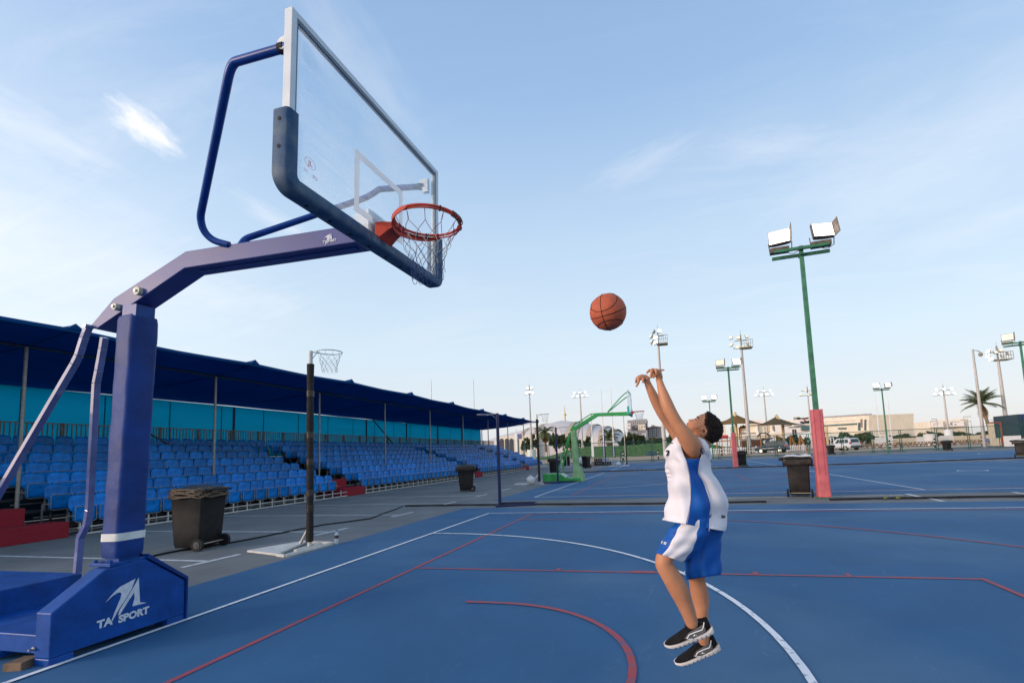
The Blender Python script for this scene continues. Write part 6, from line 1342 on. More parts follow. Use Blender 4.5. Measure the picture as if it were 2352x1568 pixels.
# ------------------------------------------------------------------ the boy
SKIN = mat('skin', (.50, .222, .112), .5, ns=5, na=.13, bump=.04, bs=120, spec=.4); SKB = SKIN.node_tree.nodes['Principled BSDF']
SKB.inputs['Subsurface Weight'].default_value = .12; SKB.inputs['Subsurface Radius'].default_value = (.02, .007, .004); SKB.inputs['Subsurface Scale'].default_value = .5
HAIR = mat('hair_black', (.012, .009, .008), .8, ns=60, na=.6, bump=1., bs=140, col2=(.030, .020, .015))
HAIRS = mat('hair_short', (.075, .036, .022), .8, ns=90, col2=(.02, .013, .010), lo=.4, hi=.6, bump=.4, bs=160)
JW = mat('jersey_white', (.72, .70, .73), .7, ns=5, na=.03, bump=.05, bs=300); JB = mat('jersey_blue', (.004, .085, .36), .6, ns=6, na=.08, bump=.05, bs=300)
INK = mat('print_black', (.015, .013, .02), .7, ns=30, na=.3)
SHK = mat('shoe_black', (.009, .0085, .0085), .75, ns=14, na=.4, bump=.2, bs=200, spec=.15); SHG = mat('shoe_grey', (.12, .105, .10), .7, ns=24, na=.2); SOLE = mat('sole_white', (.60, .56, .52), .6, ns=9, na=.1)
D0 = 2.5
def PZ(z, x, y, d=0.): ox, oy, k = z; return dep((ox+x/k)*S, (oy+y/k)*S, D0+d)
ZA = (2050, 1200, 2.6133); ZT = (2180, 1450, 4.48); ZL = (2150, 1700, 2.6574); ZH = (2110, 1210, 13.067); ZF = (2280, 1360, 11.2); ZS = (2200, 2040, 7.468)
def msz(z, n): return n/z[2]*S*D0/FPX          # zoom pixels -> metres at the boy
root = thing('person', tuple(PZ(ZL, 470, 1200)), 'boy in a white and blue basketball kit jumping, both arms stretched out after the shot', 'person')
bm_ = M(SKIN)
def limb(z, pts, n=20, flat=1., body=bm_):
    # pts: x, y, radius (zoom px), depth
    P_ = [PZ(z, x, y, d) for x, y, r, d in pts]; rs = [msz(z, r) for x, y, r, d in pts]
    # dense interpolation
    Q = []; q = []
    for i in range(len(P_)-1):
        p0, p1, p2, p3 = P_[max(i-1, 0)], P_[i], P_[i+1], P_[min(i+2, len(P_)-1)]; r0_, r1_, r2_, r3_ = rs[max(i-1, 0)], rs[i], rs[i+1], rs[min(i+2, len(rs)-1)]
        for k in range(4):
            t_ = k/4; c = lambda a, b, c_, d_: .5*((2*b)+(-a+c_)*t_+(2*a-5*b+4*c_-d_)*t_*t_+(-a+3*b-3*c_+d_)*t_**3)
            Q.append(c(p0, p1, p2, p3)); q.append(c(r0_, r1_, r2_, r3_))
    Q.append(P_[-1]); q.append(rs[-1])
    body.tube(Q, q, n)
    for p, r_ in ((P_[0], rs[0]), (P_[-1], rs[-1])): body.ell(p, (r_*.99,)*3, 16, 10)
# arms (near arm is closer to the camera)
limb(ZA, [(706, 800, 88, -.03), (692, 752, 84, -.06), (660, 700, 74, -.08), (620, 640, 62, -.09), (580, 580, 55, -.09), (545, 520, 53, -.09), (515, 465, 54, -.085), (488, 405, 53, -.08), (463, 335, 46, -.07), (444, 275, 37, -.06), (429, 222, 30, -.05), (418, 185, 28, -.045)])
limb(ZA, [(690, 800, 80, .20), (640, 750, 78, .20), (585, 680, 62, .18), (530, 605, 54, .16), (485, 540, 50, .14), (445, 480, 49, .12), (412, 420, 48, .11), (380, 355, 45, .10), (350, 290, 38, .09), (328, 240, 32, .085), (312, 200, 28, .08)])
# near hand
def fing(z, pts, body=bm_): limb(z, pts, 10, body=body)
bm_.ell(PZ(ZH, 1290, 560, -.05), (msz(ZH, 150), msz(ZH, 135), msz(ZH, 200)), 18, 12, rot=Matrix.Rotation(.0, 3, 'Y'))
limb(ZH, [(1330, 740, 150, -.045), (1310, 640, 150, -.05), (1240, 520, 150, -.055), (1130, 440, 110, -.06)])
limb(ZH, [(1290, 560, 120, -.04), (1180, 470, 120, -.045), (1080, 420, 100, -.05)])
limb(ZH, [(1200, 640, 100, -.03), (1120, 600, 90, -.03), (1050, 540, 80, -.03)])
fing(ZH, [(1240, 450, 72, -.06), (1200, 395, 70, -.075), (1195, 470, 64, -.085), (1208, 560, 60, -.085), (1212, 600, 55, -.08)])          # finger towards us
fing(ZH, [(1130, 430, 74, -.05), (1020, 385, 72, -.065), (985, 480, 68, -.075), (965, 600, 63, -.078), (955, 700, 57, -.075), (952, 730, 52, -.074)])
fing(ZH, [(1080, 430, 66, -.03), (950, 410, 62, -.04), (870, 430, 58, -.045), (810, 490, 54, -.045), (785, 520, 50, -.045)])
fing(ZH, [(1120, 470, 60, -.02), (1050, 560, 60, -.02), (1040, 660, 56, -.022), (1060, 730, 50, -.024)])
fing(ZH, [(1260, 440, 66, -.035), (1340, 410, 56, -.04), (1430, 402, 48, -.045), (1510, 398, 42, -.05), (1535, 395, 38, -.05)])          # thumb
# far hand
limb(ZH, [(790, 790, 140, .08), (700, 720, 128, .08), (590, 720, 120, .075), (480, 740, 120, .07), (410, 770, 92, .065)])
limb(ZH, [(800, 740, 90, .085), (680, 665, 70, .08), (560, 660, 75, .075), (440, 690, 70, .07)])
fing(ZH, [(430, 820, 80, .06), (410, 930, 66, .055), (360, 1040, 56, .05), (325, 1110, 50, .05)])
fing(ZH, [(420, 720, 70, .075), (345, 750, 60, .078), (310, 850, 54, .08), (290, 940, 47, .08)])
fing(ZH, [(440, 740, 66, .09), (365, 770, 58, .098), (330, 850, 52, .10), (320, 920, 46, .10)])
fing(ZH, [(460, 760, 62, .105), (400, 800, 54, .115), (370, 880, 48, .118), (360, 940, 44, .118)])
fing(ZH, [(640, 800, 58, .055), (600, 880, 50, .05), (620, 950, 42, .05)])
# torso core, neck
limb(ZA, [(690, 1370, 120, .055), (700, 1230, 125, .055), (680, 1080, 120, .055), (670, 950, 115, .055), (690, 860, 105, .06), (730, 780, 90, .06), (765, 720, 80, .06), (790, 680, 80, .06)])
limb(ZA, [(690, 850, 80, -.01), (690, 850, 80, .16)])
# legs
limb(ZL, [(510, 200, 100, .0), (420, 270, 98, -.03), (300, 350, 84, -.05), (225, 425, 76, -.055), (205, 500, 76, -.055), (240, 570, 78, -.055), (300, 665, 86, -.05), (345, 755, 82, -.05), (385, 850, 70, -.05), (415, 925, 62, -.05), (438, 985, 58, -.05), (452, 1030, 56, -.05)])
limb(ZL, [(570, 200, 110, .10), (550, 350, 105, .12), (520, 500, 90, .13), (497, 600, 80, .13), (500, 660, 74, .13), (517, 740, 82, .13), (532, 830, 76, .13), (543, 920, 60, .12), (552, 1010, 50, .12), (560, 1090, 48, .11), (562, 1150, 50, .11), (560, 1195, 50, .11)])
# head: stacked slices across the width, each a scaled copy of the profile
PRO = [((1050, 240),)*2, ((930, 290),)*2, ((780, 332), (785, 340)), ((690, 385), (700, 405)), ((628, 440), (650, 468)), ((590, 470), (612, 520)), ((550, 487), (580, 565)), ((495, 492), (545, 598)), ((440, 497), (505, 622)), ((385, 498), (470, 640)), ((345, 503), (445, 655)), ((315, 530), (425, 668)), ((312, 565), (410, 682)), ((328, 600), (395, 695)), ((330, 625), (380, 705)), ((285, 632), (360, 715)), ((243, 645), (345, 725)), ((255, 672), (335, 738)), ((272, 694), (330, 750)), ((256, 722), (325, 765)), ((262, 758), (322, 785)), ((292, 782), (320, 808)), ((286, 820), (322, 840)), ((300, 870), (340, 880)), ((360, 925), (390, 930)), ((450, 975), (475, 975)), ((560, 1050),)*2, ((700, 1150),)*2, ((900, 1250),)*2, ((1060, 1385),)*2, ((1230, 1400),)*2, ((1400, 1335),)*2, ((1530, 1210),)*2, ((1600, 1030),)*2, ((1612, 850),)*2, ((1570, 690),)*2, ((1455, 520),)*2, ((1325, 395),)*2, ((1180, 300),)*2]
HC = (900, 790); HW = .072; HD = .055
def headslice(s, ex=0., wpow=2.3):
    k = max(0., 1-abs(s)**wpow)**.5; w_ = math.exp(-(s/.17)**2); o = []
    for (a, b) in PRO:
        x = a[0]*w_+b[0]*(1-w_); y = a[1]*w_+b[1]*(1-w_)
        # face narrows towards the chin, cheeks stay full
        fk = k if x > 700 else k*(1-.18*abs(s)*(700-x)/400)
        dx_, dy_ = x-HC[0], y-HC[1]; L_ = math.hypot(dx_, dy_)+1e-6; kk = (fk*L_+ex*k)/L_
        o.append(PZ(ZF, HC[0]+dx_*kk, HC[1]+dy_*kk, HD+s*(HW+msz(ZF, ex))))
    return o
bm_.loft([headslice(s) for s in np.sin(np.linspace(-1, 1, 27)*PI/2)*.995], smooth=True)
limb(ZF, [(1000, 1150, 330, .06), (820, 1330, 330, .06), (760, 1500, 340, .06)])
# brow ridge, cheek, ear
for dd_, k in ((HD-.070, 1),):
    limb(ZF, [(835, 1075, 34, dd_-.004), (900, 1085, 40, dd_-.008), (965, 1040, 44, dd_-.014), (1000, 965, 44, dd_-.018), (975, 895, 40, dd_-.016), (905, 872, 34, dd_-.010), (855, 900, 30, dd_-.004)], 10)
    limb(ZF, [(790, 1030, 36, dd_-.004), (740, 1045, 34, dd_-.004), (830, 1050, 40, dd_-.004)], 10)
    limb(ZF, [(800, 960, 26, dd_-.002), (835, 1000, 26, dd_-.004)], 8)
body = bm_.build('body', root)
md = body.modifiers.new('weld_skin', 'REMESH'); md.mode = 'VOXEL'; md.voxel_size = .0032; md.use_smooth_shade = True
md = body.modifiers.new('relax', 'SMOOTH'); md.factor = .5; md.iterations = 4
# hair
def inside_hair(x, y):
    # hairline polyline, True on the hair side
    if y < 300: return x > 940
    if y < 420: return x > 945+(y-300)*.12
    if y < 560: return x > 960-(y-420)*.25
    if y < 740: return x > 925-(y-560)*.12
    if y < 840: return x > 815+(y-740)*.6
    if y < 880: return x > 860+(y-840)*3.6
    if y < 1100: return x > 1010-(y-880)*.05
    return x > 1000-(y-1100)*1.0
def hair(ex, zones, name, mt, jit, seed, side=True):
    rd = np.random.RandomState(seed); sl_ = np.sin(np.linspace(-1, 1, 61)*PI/2)*.995; V = []; F_ = []; rows = []
    for s in sl_:
        base = []
        for i in range(len(PRO)):
            for t_ in (0, .25, .5, .75):
                a = PRO[i][1]; b = PRO[(i+1) % len(PRO)][1]; base.append((a[0]+(b[0]-a[0])*t_, a[1]+(b[1]-a[1])*t_))
        k = max(0., 1-abs(s)**2.3)**.5; row = []
        for x, y in base:
            for rr_ in (1.,):
                dx_, dy_ = x-HC[0], y-HC[1]; L_ = math.hypot(dx_, dy_)+1e-6; fx, fy = HC[0]+dx_*k, HC[1]+dy_*k
                e = (ex+jit*rd.uniform(-1, 1))*(.35+.65*k)
                row.append((fx+dx_/L_*e, fy+dy_/L_*e, HD+s*(HW+msz(ZF, ex*1.0)+msz(ZF, jit)*rd.uniform(-.5, .5)), fx, fy))
        rows.append(row)
    n = len(rows[0]); m = M(mt); idx = {}
    for i in range(len(rows)-1):
        for j in range(n):
            q = [rows[i][j], rows[i][(j+1) % n], rows[i+1][(j+1) % n], rows[i+1][j]]; cx_, cyy = sum(p[3] for p in q)/4, sum(p[4] for p in q)/4
            if zones(cx_, cyy): m.add([PZ(ZF, p[0], p[1], p[2]) for p in q], [(0, 1, 2, 3)], True)
    # closing caps on both sides: fill by shrinking the end slice
    o = m.build(name, root); return o
h2 = hair(9, lambda x, y: inside_hair(x, y), 'hair', HAIRS, 2, 5)
h1 = hair(13, lambda x, y: inside_hair(x-75, y-10) and not (y > 700 and x < 1080), 'hair', HAIR, 9, 3)
for h in (h1, h2):
    w1 = h.modifiers.new('join', 'WELD'); w1.merge_threshold = .004
# curls on top
m = M(HAIR); rd = random.Random(8)
for i in range(620):
    j = rd.randrange(29, len(PRO)+1); a = PRO[j % len(PRO)][1]; b = PRO[(j+1) % len(PRO)][1]; t_ = rd.random(); x, y = a[0]+(b[0]-a[0])*t_, a[1]+(b[1]-a[1])*t_
    s = rd.uniform(-.98, .98); k = max(0, 1-abs(s)**2.3)**.5*rd.uniform(.96, 1.0); fx, fy = HC[0]+(x-HC[0])*k, HC[1]+(y-HC[1])*k
    if not inside_hair(fx-95, fy): continue
    dx_, dy_ = x-HC[0], y-HC[1]; L_ = math.hypot(dx_, dy_); e = 15*(.4+.6*k)+rd.uniform(-5, 8)
    m.ell(PZ(ZF, fx+dx_/L_*e, fy+dy_/L_*e, HD+s*(HW+.004)), (.0052, .0052, .0042), 6, 4)
m.build('hair_curls', root)
# eye, brow, nostril, lips
sE = HD-.046
EYW = mat('eye_white', (.55, .50, .48), .3); EYD = mat('eye_dark', (.012, .008, .006), .25)
def facept(x, y, lift=0.):
    # depth of the near side skin at that spot of the profile picture: march the slices
    best = None
    for s in np.linspace(-.99, 0, 100):
        k = max(0., 1-abs(s)**2.3)**.5; w_ = math.exp(-(s/.17)**2); poly = []
        for (a, b) in PRO:
            X = a[0]*w_+b[0]*(1-w_); Y = a[1]*w_+b[1]*(1-w_); fk = k if X > 700 else k*(1-.18*abs(s)*(700-X)/400); poly.append((HC[0]+(X-HC[0])*fk, HC[1]+(Y-HC[1])*fk))
        ins = False; n = len(poly)
        for i in range(n):
            (x1, y1), (x2, y2) = poly[i], poly[(i+1) % n]
            if (y1 > y) != (y2 > y) and x < (x2-x1)*(y-y1)/(y2-y1)+x1: ins = not ins
        if ins: best = s; break
    if best is None: best = -.05
    return HD+best*HW-lift
def patch(name, pts, mt, lift=.0012, r_=.0012):
    m = M(mt); m.tube([PZ(ZF, x, y, facept(x, y, lift)) for x, y in pts], [msz(ZF, q) for q in r_], 8); m.build(name, root)
patch('eye', [(575, 500), (592, 528), (604, 560)], EYW, .0015, (13, 21, 11)); patch('iris', [(582, 510), (592, 532), (596, 548)], EYD, .0035, (11, 18, 11))
patch('eyelid', [(562, 488), (600, 500), (632, 548)], EYD, .003, (8, 10, 6))
patch('eyebrow', [(632, 425), (668, 412), (700, 440), (712, 478), (712, 505)], HAIR, .003, (14, 20, 18, 14, 7))
patch('nostril', [(352, 598), (372, 588)], EYD, -.002, (7, 6)); LIPM = mat('lip', (.27, .085, .06), .5)
patch('lip', [(262, 668), (285, 672), (325, 690)], LIPM, -.001, (14, 12, 7)); patch('lip', [(268, 715), (300, 712), (325, 700)], LIPM, -.001, (12, 12, 6))
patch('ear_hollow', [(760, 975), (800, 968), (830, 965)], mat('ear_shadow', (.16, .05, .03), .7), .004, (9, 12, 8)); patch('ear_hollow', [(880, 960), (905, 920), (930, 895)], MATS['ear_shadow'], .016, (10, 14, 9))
# jersey: horizontal rings between the front and back outlines
def lerp_pl(P_, t_):
    k = t_*(len(P_)-1); i = min(int(k), len(P_)-2); f = k-i; return tuple(P_[i][j]+(P_[i+1][j]-P_[i][j])*f for j in range(len(P_[0])))
def respl(P_, n):
    L_ = [0]
    for a, b in zip(P_, P_[1:]): L_.append(L_[-1]+math.hypot(a[0]-b[0], a[1]-b[1]))
    return [tuple(np.interp(L_[-1]*i/(n-1), L_, [p[j] for p in P_]) for j in range(len(P_[0]))) for i in range(n)]
FR = respl([(470, 95), (400, 62), (335, 120), (285, 190), (222, 300), (222, 350), (262, 420), (262, 500), (275, 570), (290, 640), (272, 720), (264, 800), (272, 900), (262, 980), (240, 1040), (210, 1150), (193, 1240), (180, 1310)], 60)
BK = respl([(690, 55), (790, 95), (860, 170), (890, 240), (905, 340), (912, 430), (925, 520), (948, 630), (1000, 710), (1055, 800), (1100, 890), (1125, 960), (1142, 1050), (1150, 1130), (1146, 1220), (1136, 1330), (1125, 1400), (1112, 1480)], 60)
BLl = [(60, 440), (110, 450), (270, 482), (400, 540), (520, 572), (640, 598), (800, 613), (1000, 612), (1200, 593), (1300, 572), (1405, 550)]
BRr = [(60, 770), (360, 800), (400, 752), (450, 742), (540, 734), (620, 738), (720, 808), (800, 845), (870, 870), (930, 890), (1050, 910), (1150, 922), (1300, 915), (1400, 900), (1495, 884)]
def fold(u_, v_, side):
    f = 0
    # long diagonal folds falling from the armpit and chest, horizontal sag folds at the waist
    for a, b, fx, ph, am in ((.9, .45, 11, .5, .0075), (.5, 1.0, 17, 2.1, .0045), (-.9, .8, 19, 1.2, .0055), (.15, 1.0, 31, .3, .0026)):
        f += am*math.sin((u_*a+v_*b)*fx+ph+1.3*math.sin(v_*5+side))
    return f
NA = 78; rings = []; cols = []
def column_xs(fx, fy, bx, by):
    # x positions of 40 columns front to back, columns 13 and 26 run along the panel seams
    xl_, xr_ = 500., 780.
    for _ in range(3):
        yl_ = fy+(by-fy)*(xl_-fx)/(bx-fx); yr_ = fy+(by-fy)*(xr_-fx)/(bx-fx)
        xl_ = float(np.interp(yl_, [p[0] for p in BLl], [p[1] for p in BLl])); xr_ = float(np.interp(yr_, [p[0] for p in BRr], [p[1] for p in BRr]))
    xl_ = min(max(xl_, fx+.15*(bx-fx)), bx-.45*(bx-fx)); xr_ = min(max(xr_, xl_+.1*(bx-fx)), bx-.06*(bx-fx))
    o = [fx+(xl_-fx)*(1-math.cos(PI/2*i/13)) for i in range(13)]+[xl_+(xr_-xl_)*i/13 for i in range(13)]+[xr_+(bx-xr_)*math.sin(PI/2*i/13) for i in range(14)]
    return o
for i in range(60):
    v_ = i/59; (fx, fy), (bx, by) = FR[i], BK[i]; hdp = float(np.interp(v_, [0, .06, .15, .3, .55, .8, 1], [.075, .115, .140, .145, .138, .146, .158])); ring_ = []; cc = []
    X_ = column_xs(fx, fy, bx, by); seq = [(x, 1) for x in X_]+[(x, -1) for x in X_[-2:0:-1]]
    for x, sg_ in seq:
        cx_ = ((fx+bx)/2-x)/((bx-fx)/2); sx = sg_*max(0., 1-min(1., abs(cx_))**(2/.78))**.39
        y = fy+(by-fy)*(x-fx)/(bx-fx)
        d = .055 - hdp*sx
        u_ = (x-fx)/(bx-fx); fo = fold(u_, v_, 0 if sx > 0 else 2)*min(1, v_*5)*(1+.5*v_)
        pc = PZ(ZT, x, y, d); ctr = PZ(ZT, (fx+bx)/2, (fy+by)/2, .055); nrm = (pc-ctr).normalized()
        ring_.append(pc+nrm*fo); cc.append((x, y, sx))
    rings.append(ring_); cols.append(cc)
m = M(JW)
for i in range(59):
    for j in range(NA):
        j2 = (j+1) % NA; jj = j if j < 39 else 77-j; y = (cols[i][j][1]+cols[i+1][j][1])/2
        blue = 13 <= jj < 26
        if blue and y < 395 and y > 110: continue          # armholes
        m.use(JB if blue and y > 120 else JW)
        m.add([rings[i][j], rings[i+1][j], rings[i+1][j2], rings[i][j2]], [(0, 1, 2, 3)], True)
jr = m.build('jersey', root); wd_ = jr.modifiers.new('join', 'WELD'); wd_.merge_threshold = .0006; sb = jr.modifiers.new('smooth', 'SUBSURF'); sb.levels = sb.render_levels = 1; sd_ = jr.modifiers.new('cloth', 'SOLIDIFY'); sd_.thickness = .003; sd_.offset = -1
# piping along the blue panel and armhole, printed marks
def jpt(x, y, lift=.002):
    i = min(range(60), key=lambda i: abs(FR[i][1]+(BK[i][1]-FR[i][1])*(x-FR[i][0])/(BK[i][0]-FR[i][0])-y)); best = min(range(40), key=lambda j: abs(cols[i][j][0]-x)); p = rings[i][best]; 
    ctr = PZ(ZT, (FR[i][0]+BK[i][0])/2, (FR[i][1]+BK[i][1])/2, .055); 
    q = PZ(ZT, x, y, (p-CAM).dot(FWD)-D0); return q+(q-ctr).normalized()*lift
m = M(mat('piping', (.50, .42, .45), .7)); m.tube([jpt(np.interp(y, [p[0] for p in BLl], [p[1] for p in BLl]), y, .001) for y in range(420, 1400, 35)], .0011, 6); m.build('piping', jr)
m = M(MATS['piping']); m.tube([jpt(np.interp(y, [p[0] for p in BRr], [p[1] for p in BRr]), y, .001) for y in range(400, 1490, 30)], .0015, 6); m.build('piping', jr)
m = M(INK)
def stroke(m, P_, w_): m.tube([jpt(x, y, .0015) for x, y in P_], w_, 6)
stroke(m, [(250, 282), (268, 276), (285, 276), (280, 300), (268, 325), (258, 350)], .0042); l = m.build('number', jr); l['label'] = 'black digit 7 on the chest'
m = M(INK); stroke(m, [(216, 340), (222, 352), (220, 366)], .003); m.build('number', jr)
m = M(INK); 
for x0_ in (318, 338): stroke(m, [(x0_, 172), (x0_+6, 158), (x0_+10, 152)], .002)
m.build('chest_print', jr)
m = M(INK)
for x0_ in (1072, 1092, 1112): 
    P_ = [(x0_, 1238), (x0_+4, 1284), (x0_+8, 1252), (x0_+13, 1284), (x0_+16, 1238)]; stroke(m, P_, .0011)
m.build('back_print', jr)['label'] = 'black letters WWW at the lower back'
m = M(INK); stroke(m, [(878, 285), (890, 300), (900, 350)], .006); stroke(m, [(905, 410), (908, 440)], .005); m.build('back_number', jr)
m = M(mat('collar_navy', (.006, .008, .03), .7)); 
m.tube([PZ(ZT, x, y, d) for x, y, d in ((690, 50, -.02), (720, 85, -.035), (745, 130, -.05), (757, 200, -.065), (770, 270, -.075), (800, 320, -.085))], .0045, 6); m.build('armhole_trim', jr)
m = M(JW); rg = []
for (x, y, d, w_) in ((640, 20, .03, 14), (700, 62, -.02, 30), (780, 110, -.045, 52), (830, 190, -.058, 60), (858, 270, -.058, 48), (880, 340, -.035, 30), (885, 400, .0, 16)):
    rg.append([PZ(ZT, x-w_, y+w_*.1, d-.004), PZ(ZT, x, y, d-.016), PZ(ZT, x+w_*.9, y, d+.012), PZ(ZT, x+w_*.9, y, d+.025), PZ(ZT, x-w_, y+w_*.1, d+.01)])
m.loft(rg); m.build('shoulder_strap', jr)
# shorts
def leg_rings(front, back, hd, dc, n=34, z=ZL, ripple=.004, ph=0., white=None, mats_=None, name='shorts'):
    F_, B_ = respl(front, n), respl(back, n); m = M(JB)
    ring = []; info = []
    for i in range(n):
        v_ = i/(n-1); (fx, fy), (bx, by) = F_[i], B_[i]; h_ = float(np.interp(v_, [0, .38, 1], hd)); r_ = []; q = []
        kl, kr = white(v_) if white else (.3, .65)
        K_ = [kl*(1-math.cos(PI/2*q_/9)) for q_ in range(9)]+[kl+(kr-kl)*q_/10 for q_ in range(10)]+[kr+(1-kr)*math.sin(PI/2*q_/9) for q_ in range(10)]
        for k, sg_ in [(k, 1) for k in K_]+[(k, -1) for k in K_[-2:0:-1]]:
            cx_ = 1-2*k; sx = sg_*max(0., 1-min(1., abs(cx_))**(2/.85))**.425
            x, y = fx+(bx-fx)*k, fy+(by-fy)*k; pc = PZ(z, x, y, dc-h_*sx); ctr = PZ(z, (fx+bx)/2, (fy+by)/2, dc); nn_ = (pc-ctr).normalized()
            r_.append(pc+nn_*(ripple*(.4+v_)*math.sin(k*17+v_*3+ph)+.0035*math.sin(v_*19+k*8+ph))); q.append((x, y, sx, k))
        ring.append(r_); info.append(q)
    for i in range(n-1):
        for j in range(56):
            j2 = (j+1) % 56; k = (info[i][j][3]+info[i][j2][3]+info[i+1][j][3]+info[i+1][j2][3])/4; sx = info[i][j][2]+info[i][j2][2]; v_ = (i+.5)/(n-1)
            m.use(JW if white and 9 <= j < 19 else JB); m.add([ring[i][j], ring[i+1][j], ring[i+1][j2], ring[i][j2]], [(0, 1, 2, 3)], True)
    o = m.build(name, root); w_ = o.modifiers.new('join', 'WELD'); w_.merge_threshold = .0006; s_ = o.modifiers.new('cloth', 'SOLIDIFY'); s_.thickness = .003; s_.offset = 0; return o, ring
s_near, rn = leg_rings([(330, 60), (300, 155), (262, 190), (238, 230), (215, 265), (190, 320), (160, 365), (131, 405)], [(640, 60), (640, 200), (610, 260), (570, 320), (520, 380), (460, 430), (405, 470), (358, 485)], (.062, .088, .092), -.020, white=lambda v_: (float(np.interp(v_, [0, .35, .55, .8, 1], [.12, .17, .20, .24, .28])), float(np.interp(v_, [0, .35, .6, .8, 1], [.62, .66, .80, .92, .985]))), name='shorts_leg')
s_far, rf = leg_rings([(400, 60), (400, 200), (400, 320), (385, 440), (378, 520), (385, 590), (402, 645)], [(745, 60), (733, 200), (708, 290), (700, 360), (703, 440), (709, 520), (716, 602)], (.085, .098, .098), .10, ph=2., ripple=.006, name='shorts_leg')
m = M(WLOGO)
def sp(ringset, v_, k, lift=.004):
    i = int(v_*(len(ringset)-1)); j = int(k/.2*9) if k < .2 else 9; ctr = sum((Vector(p) for p in ringset[i]), Vector())/56; p = ringset[i][j]; return p+(p-ctr).normalized()*lift
for dk in (0, .035, .07): m.tube([sp(rn, .70, .08+dk), sp(rn, .76, .08+dk)], .004, 6)
m.build('shorts_print', s_near)
m = M(WLOGO); m.tube([sp(rf, .88, .02), sp(rf, .93, .03)], .004, 6); m.build('shorts_print', s_far)
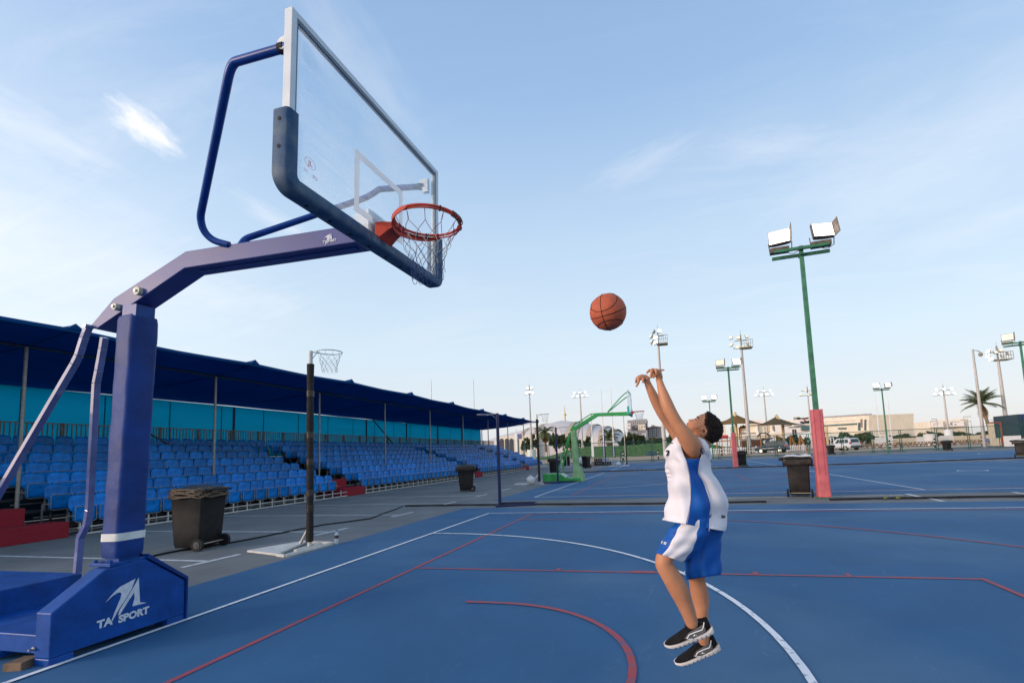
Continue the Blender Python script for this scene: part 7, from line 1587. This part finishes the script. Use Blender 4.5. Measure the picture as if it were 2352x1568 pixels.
# shoes
def shoe(toe, heel, top_up, dpt, name_lab, z=ZS, yaw=.0):
    T_, Hh = PZ(z, *toe, dpt-.0), PZ(z, *heel, dpt+yaw); ax = (T_-Hh); L_ = ax.length; ax.normalize()
    up_ = UP*1.0; up_ = (up_-ax*up_.dot(ax)).normalized(); sd = ax.cross(up_).normalized()
    if sd.dot(FWD) > 0: sd = -sd                 # sd points to the camera
    Q = lambda u_, v_, w_: Hh + ax*(u_*L_)+up_*(v_*L_)+sd*(w_*L_)
    st_ = [(-.0, .10, .30, .085), (.04, .06, .335, .105), (.12, .05, .30, .118), (.22, .048, .265, .122), (.32, .046, .275, .125), (.42, .045, .285, .135), (.52, .045, .245, .15), (.62, .047, .205, .162), (.72, .05, .165, .168), (.82, .058, .132, .158), (.90, .066, .108, .132), (.96, .074, .092, .09), (.995, .082, .088, .03)]
    m = M(SHK); rg = []
    for u_, zb_, zt_, w_ in st_:
        lean = -.05*(1-u_)+0; rg.append([Q(u_, zb_+(zt_-zb_)*q_[1], w_*q_[0]*(1-.0)) for q_ in [(math.cos(a)*(1-.42*max(0, math.sin(a))**1.5), .5+.5*math.sin(a)) for a in [2*PI*k/20 for k in range(20)]]])
    m.loft(rg); o = m.build('shoe', root, label=name_lab); ss = o.modifiers.new('smooth', 'SUBSURF'); ss.levels = ss.render_levels = 1
    # dark collar opening
    m = M(INK); m.loft([[Q(.155+.125*math.cos(a), .288+.03*math.cos(a+.3)+dz_, .072*math.sin(a)) for a in [2*PI*k/16 for k in range(16)]] for dz_ in (-.02, .006)]); m.build('collar', o)
    m = M(SOLE); rg = []
    for u_, w_, zb_, zt_ in ((-.035, .07, .02, .12), (-.02, .105, -.005, .115), (.06, .13, -.018, .08), (.2, .14, -.020, .068), (.35, .142, -.016, .064), (.5, .158, -.012, .062), (.65, .175, -.008, .066), (.8, .172, .0, .074), (.9, .148, .012, .08), (.97, .105, .03, .085), (1.01, .05, .05, .09)):
        rg.append([Q(u_, zb_, -w_*.94), Q(u_, (zb_+zt_)/2, -w_*1.02), Q(u_, zt_, -w_), Q(u_, zt_, w_), Q(u_, (zb_+zt_)/2, w_*1.02), Q(u_, zb_, w_*.94)])
    m.loft(rg, smooth=False); so = m.build('sole', o, bevel=.003)
    m = M(INK)
    for i in range(9): u_ = .06+.095*i; w_ = np.interp(u_, [0, .35, .65, .8, .95], [.135, .147, .179, .175, .12]); m.bar(Q(u_, -.02, w_*.955), Q(u_+.012, .034, w_*1.015), .0022, .0022); m.bar(Q(u_, -.022, -.1), Q(u_, -.022, w_*.94), .002, .002)
    m.build('sole_grooves', so)
    sdw = lambda u_, v_: float(np.interp(v_, [.05, .12, .2, .3], [1., .97, .80, .60]))*float(np.interp(u_, [0, .1, .3, .5, .7, .9], [.095, .122, .132, .155, .172, .14]))
    def strip(P_, w_, mt, nm):
        m = M(mt); m.tube([Q(u_, v_, sdw(u_, v_)+.012) for u_, v_ in P_], w_, 6); m.build(nm, o)
    m = M(SHG); g_ = [(.14, .235), (.33, .215), (.47, .20), (.60, .135), (.50, .078), (.30, .072), (.16, .085), (.12, .15)]
    n_ = len(g_); cu, cv = sum(p[0] for p in g_)/n_, sum(p[1] for p in g_)/n_; m.add([Q(u_, v_, sdw(u_, v_)+.008) for u_, v_ in g_]+[Q(cu, cv, sdw(cu, cv)+.012)], [(i, (i+1) % n_, n_) for i in range(n_)], True); m.build('side_panel', o)
    strip([(.10, .27), (.15, .19), (.2, .155), (.34, .165), (.47, .165), (.545, .12), (.50, .09), (.44, .068)], .0030, WHT, 'side_stripe')
    strip([(.40, .11), (.36, .135), (.38, .115), (.34, .10)], .0022, WHT, 'emblem')
    m = M(INK)
    for i in range(6): u_ = .42+.055*i; v_ = np.interp(u_, [.4, .52, .62, .72], [.285, .245, .205, .165])+.004; m.tube([Q(u_, v_-.02, -.05), Q(u_+.01, v_+.004, 0), Q(u_, v_-.02, .055)], .0026, 6)
    m.tube([Q(.44, .29, 0), Q(.46, .34, .02), Q(.49, .33, .04), Q(.46, .29, .03), Q(.45, .26, .07)], .0022, 6)
    m.build('laces', o)
    return o
shoe((250, 985), (1400, 560), 0, -.05, 'black shoe nearer to us, held slightly higher', yaw=-.00)
shoe((505, 1420), (1570, 985), 0, .11, 'black shoe farther from us, hanging lower', yaw=.0)
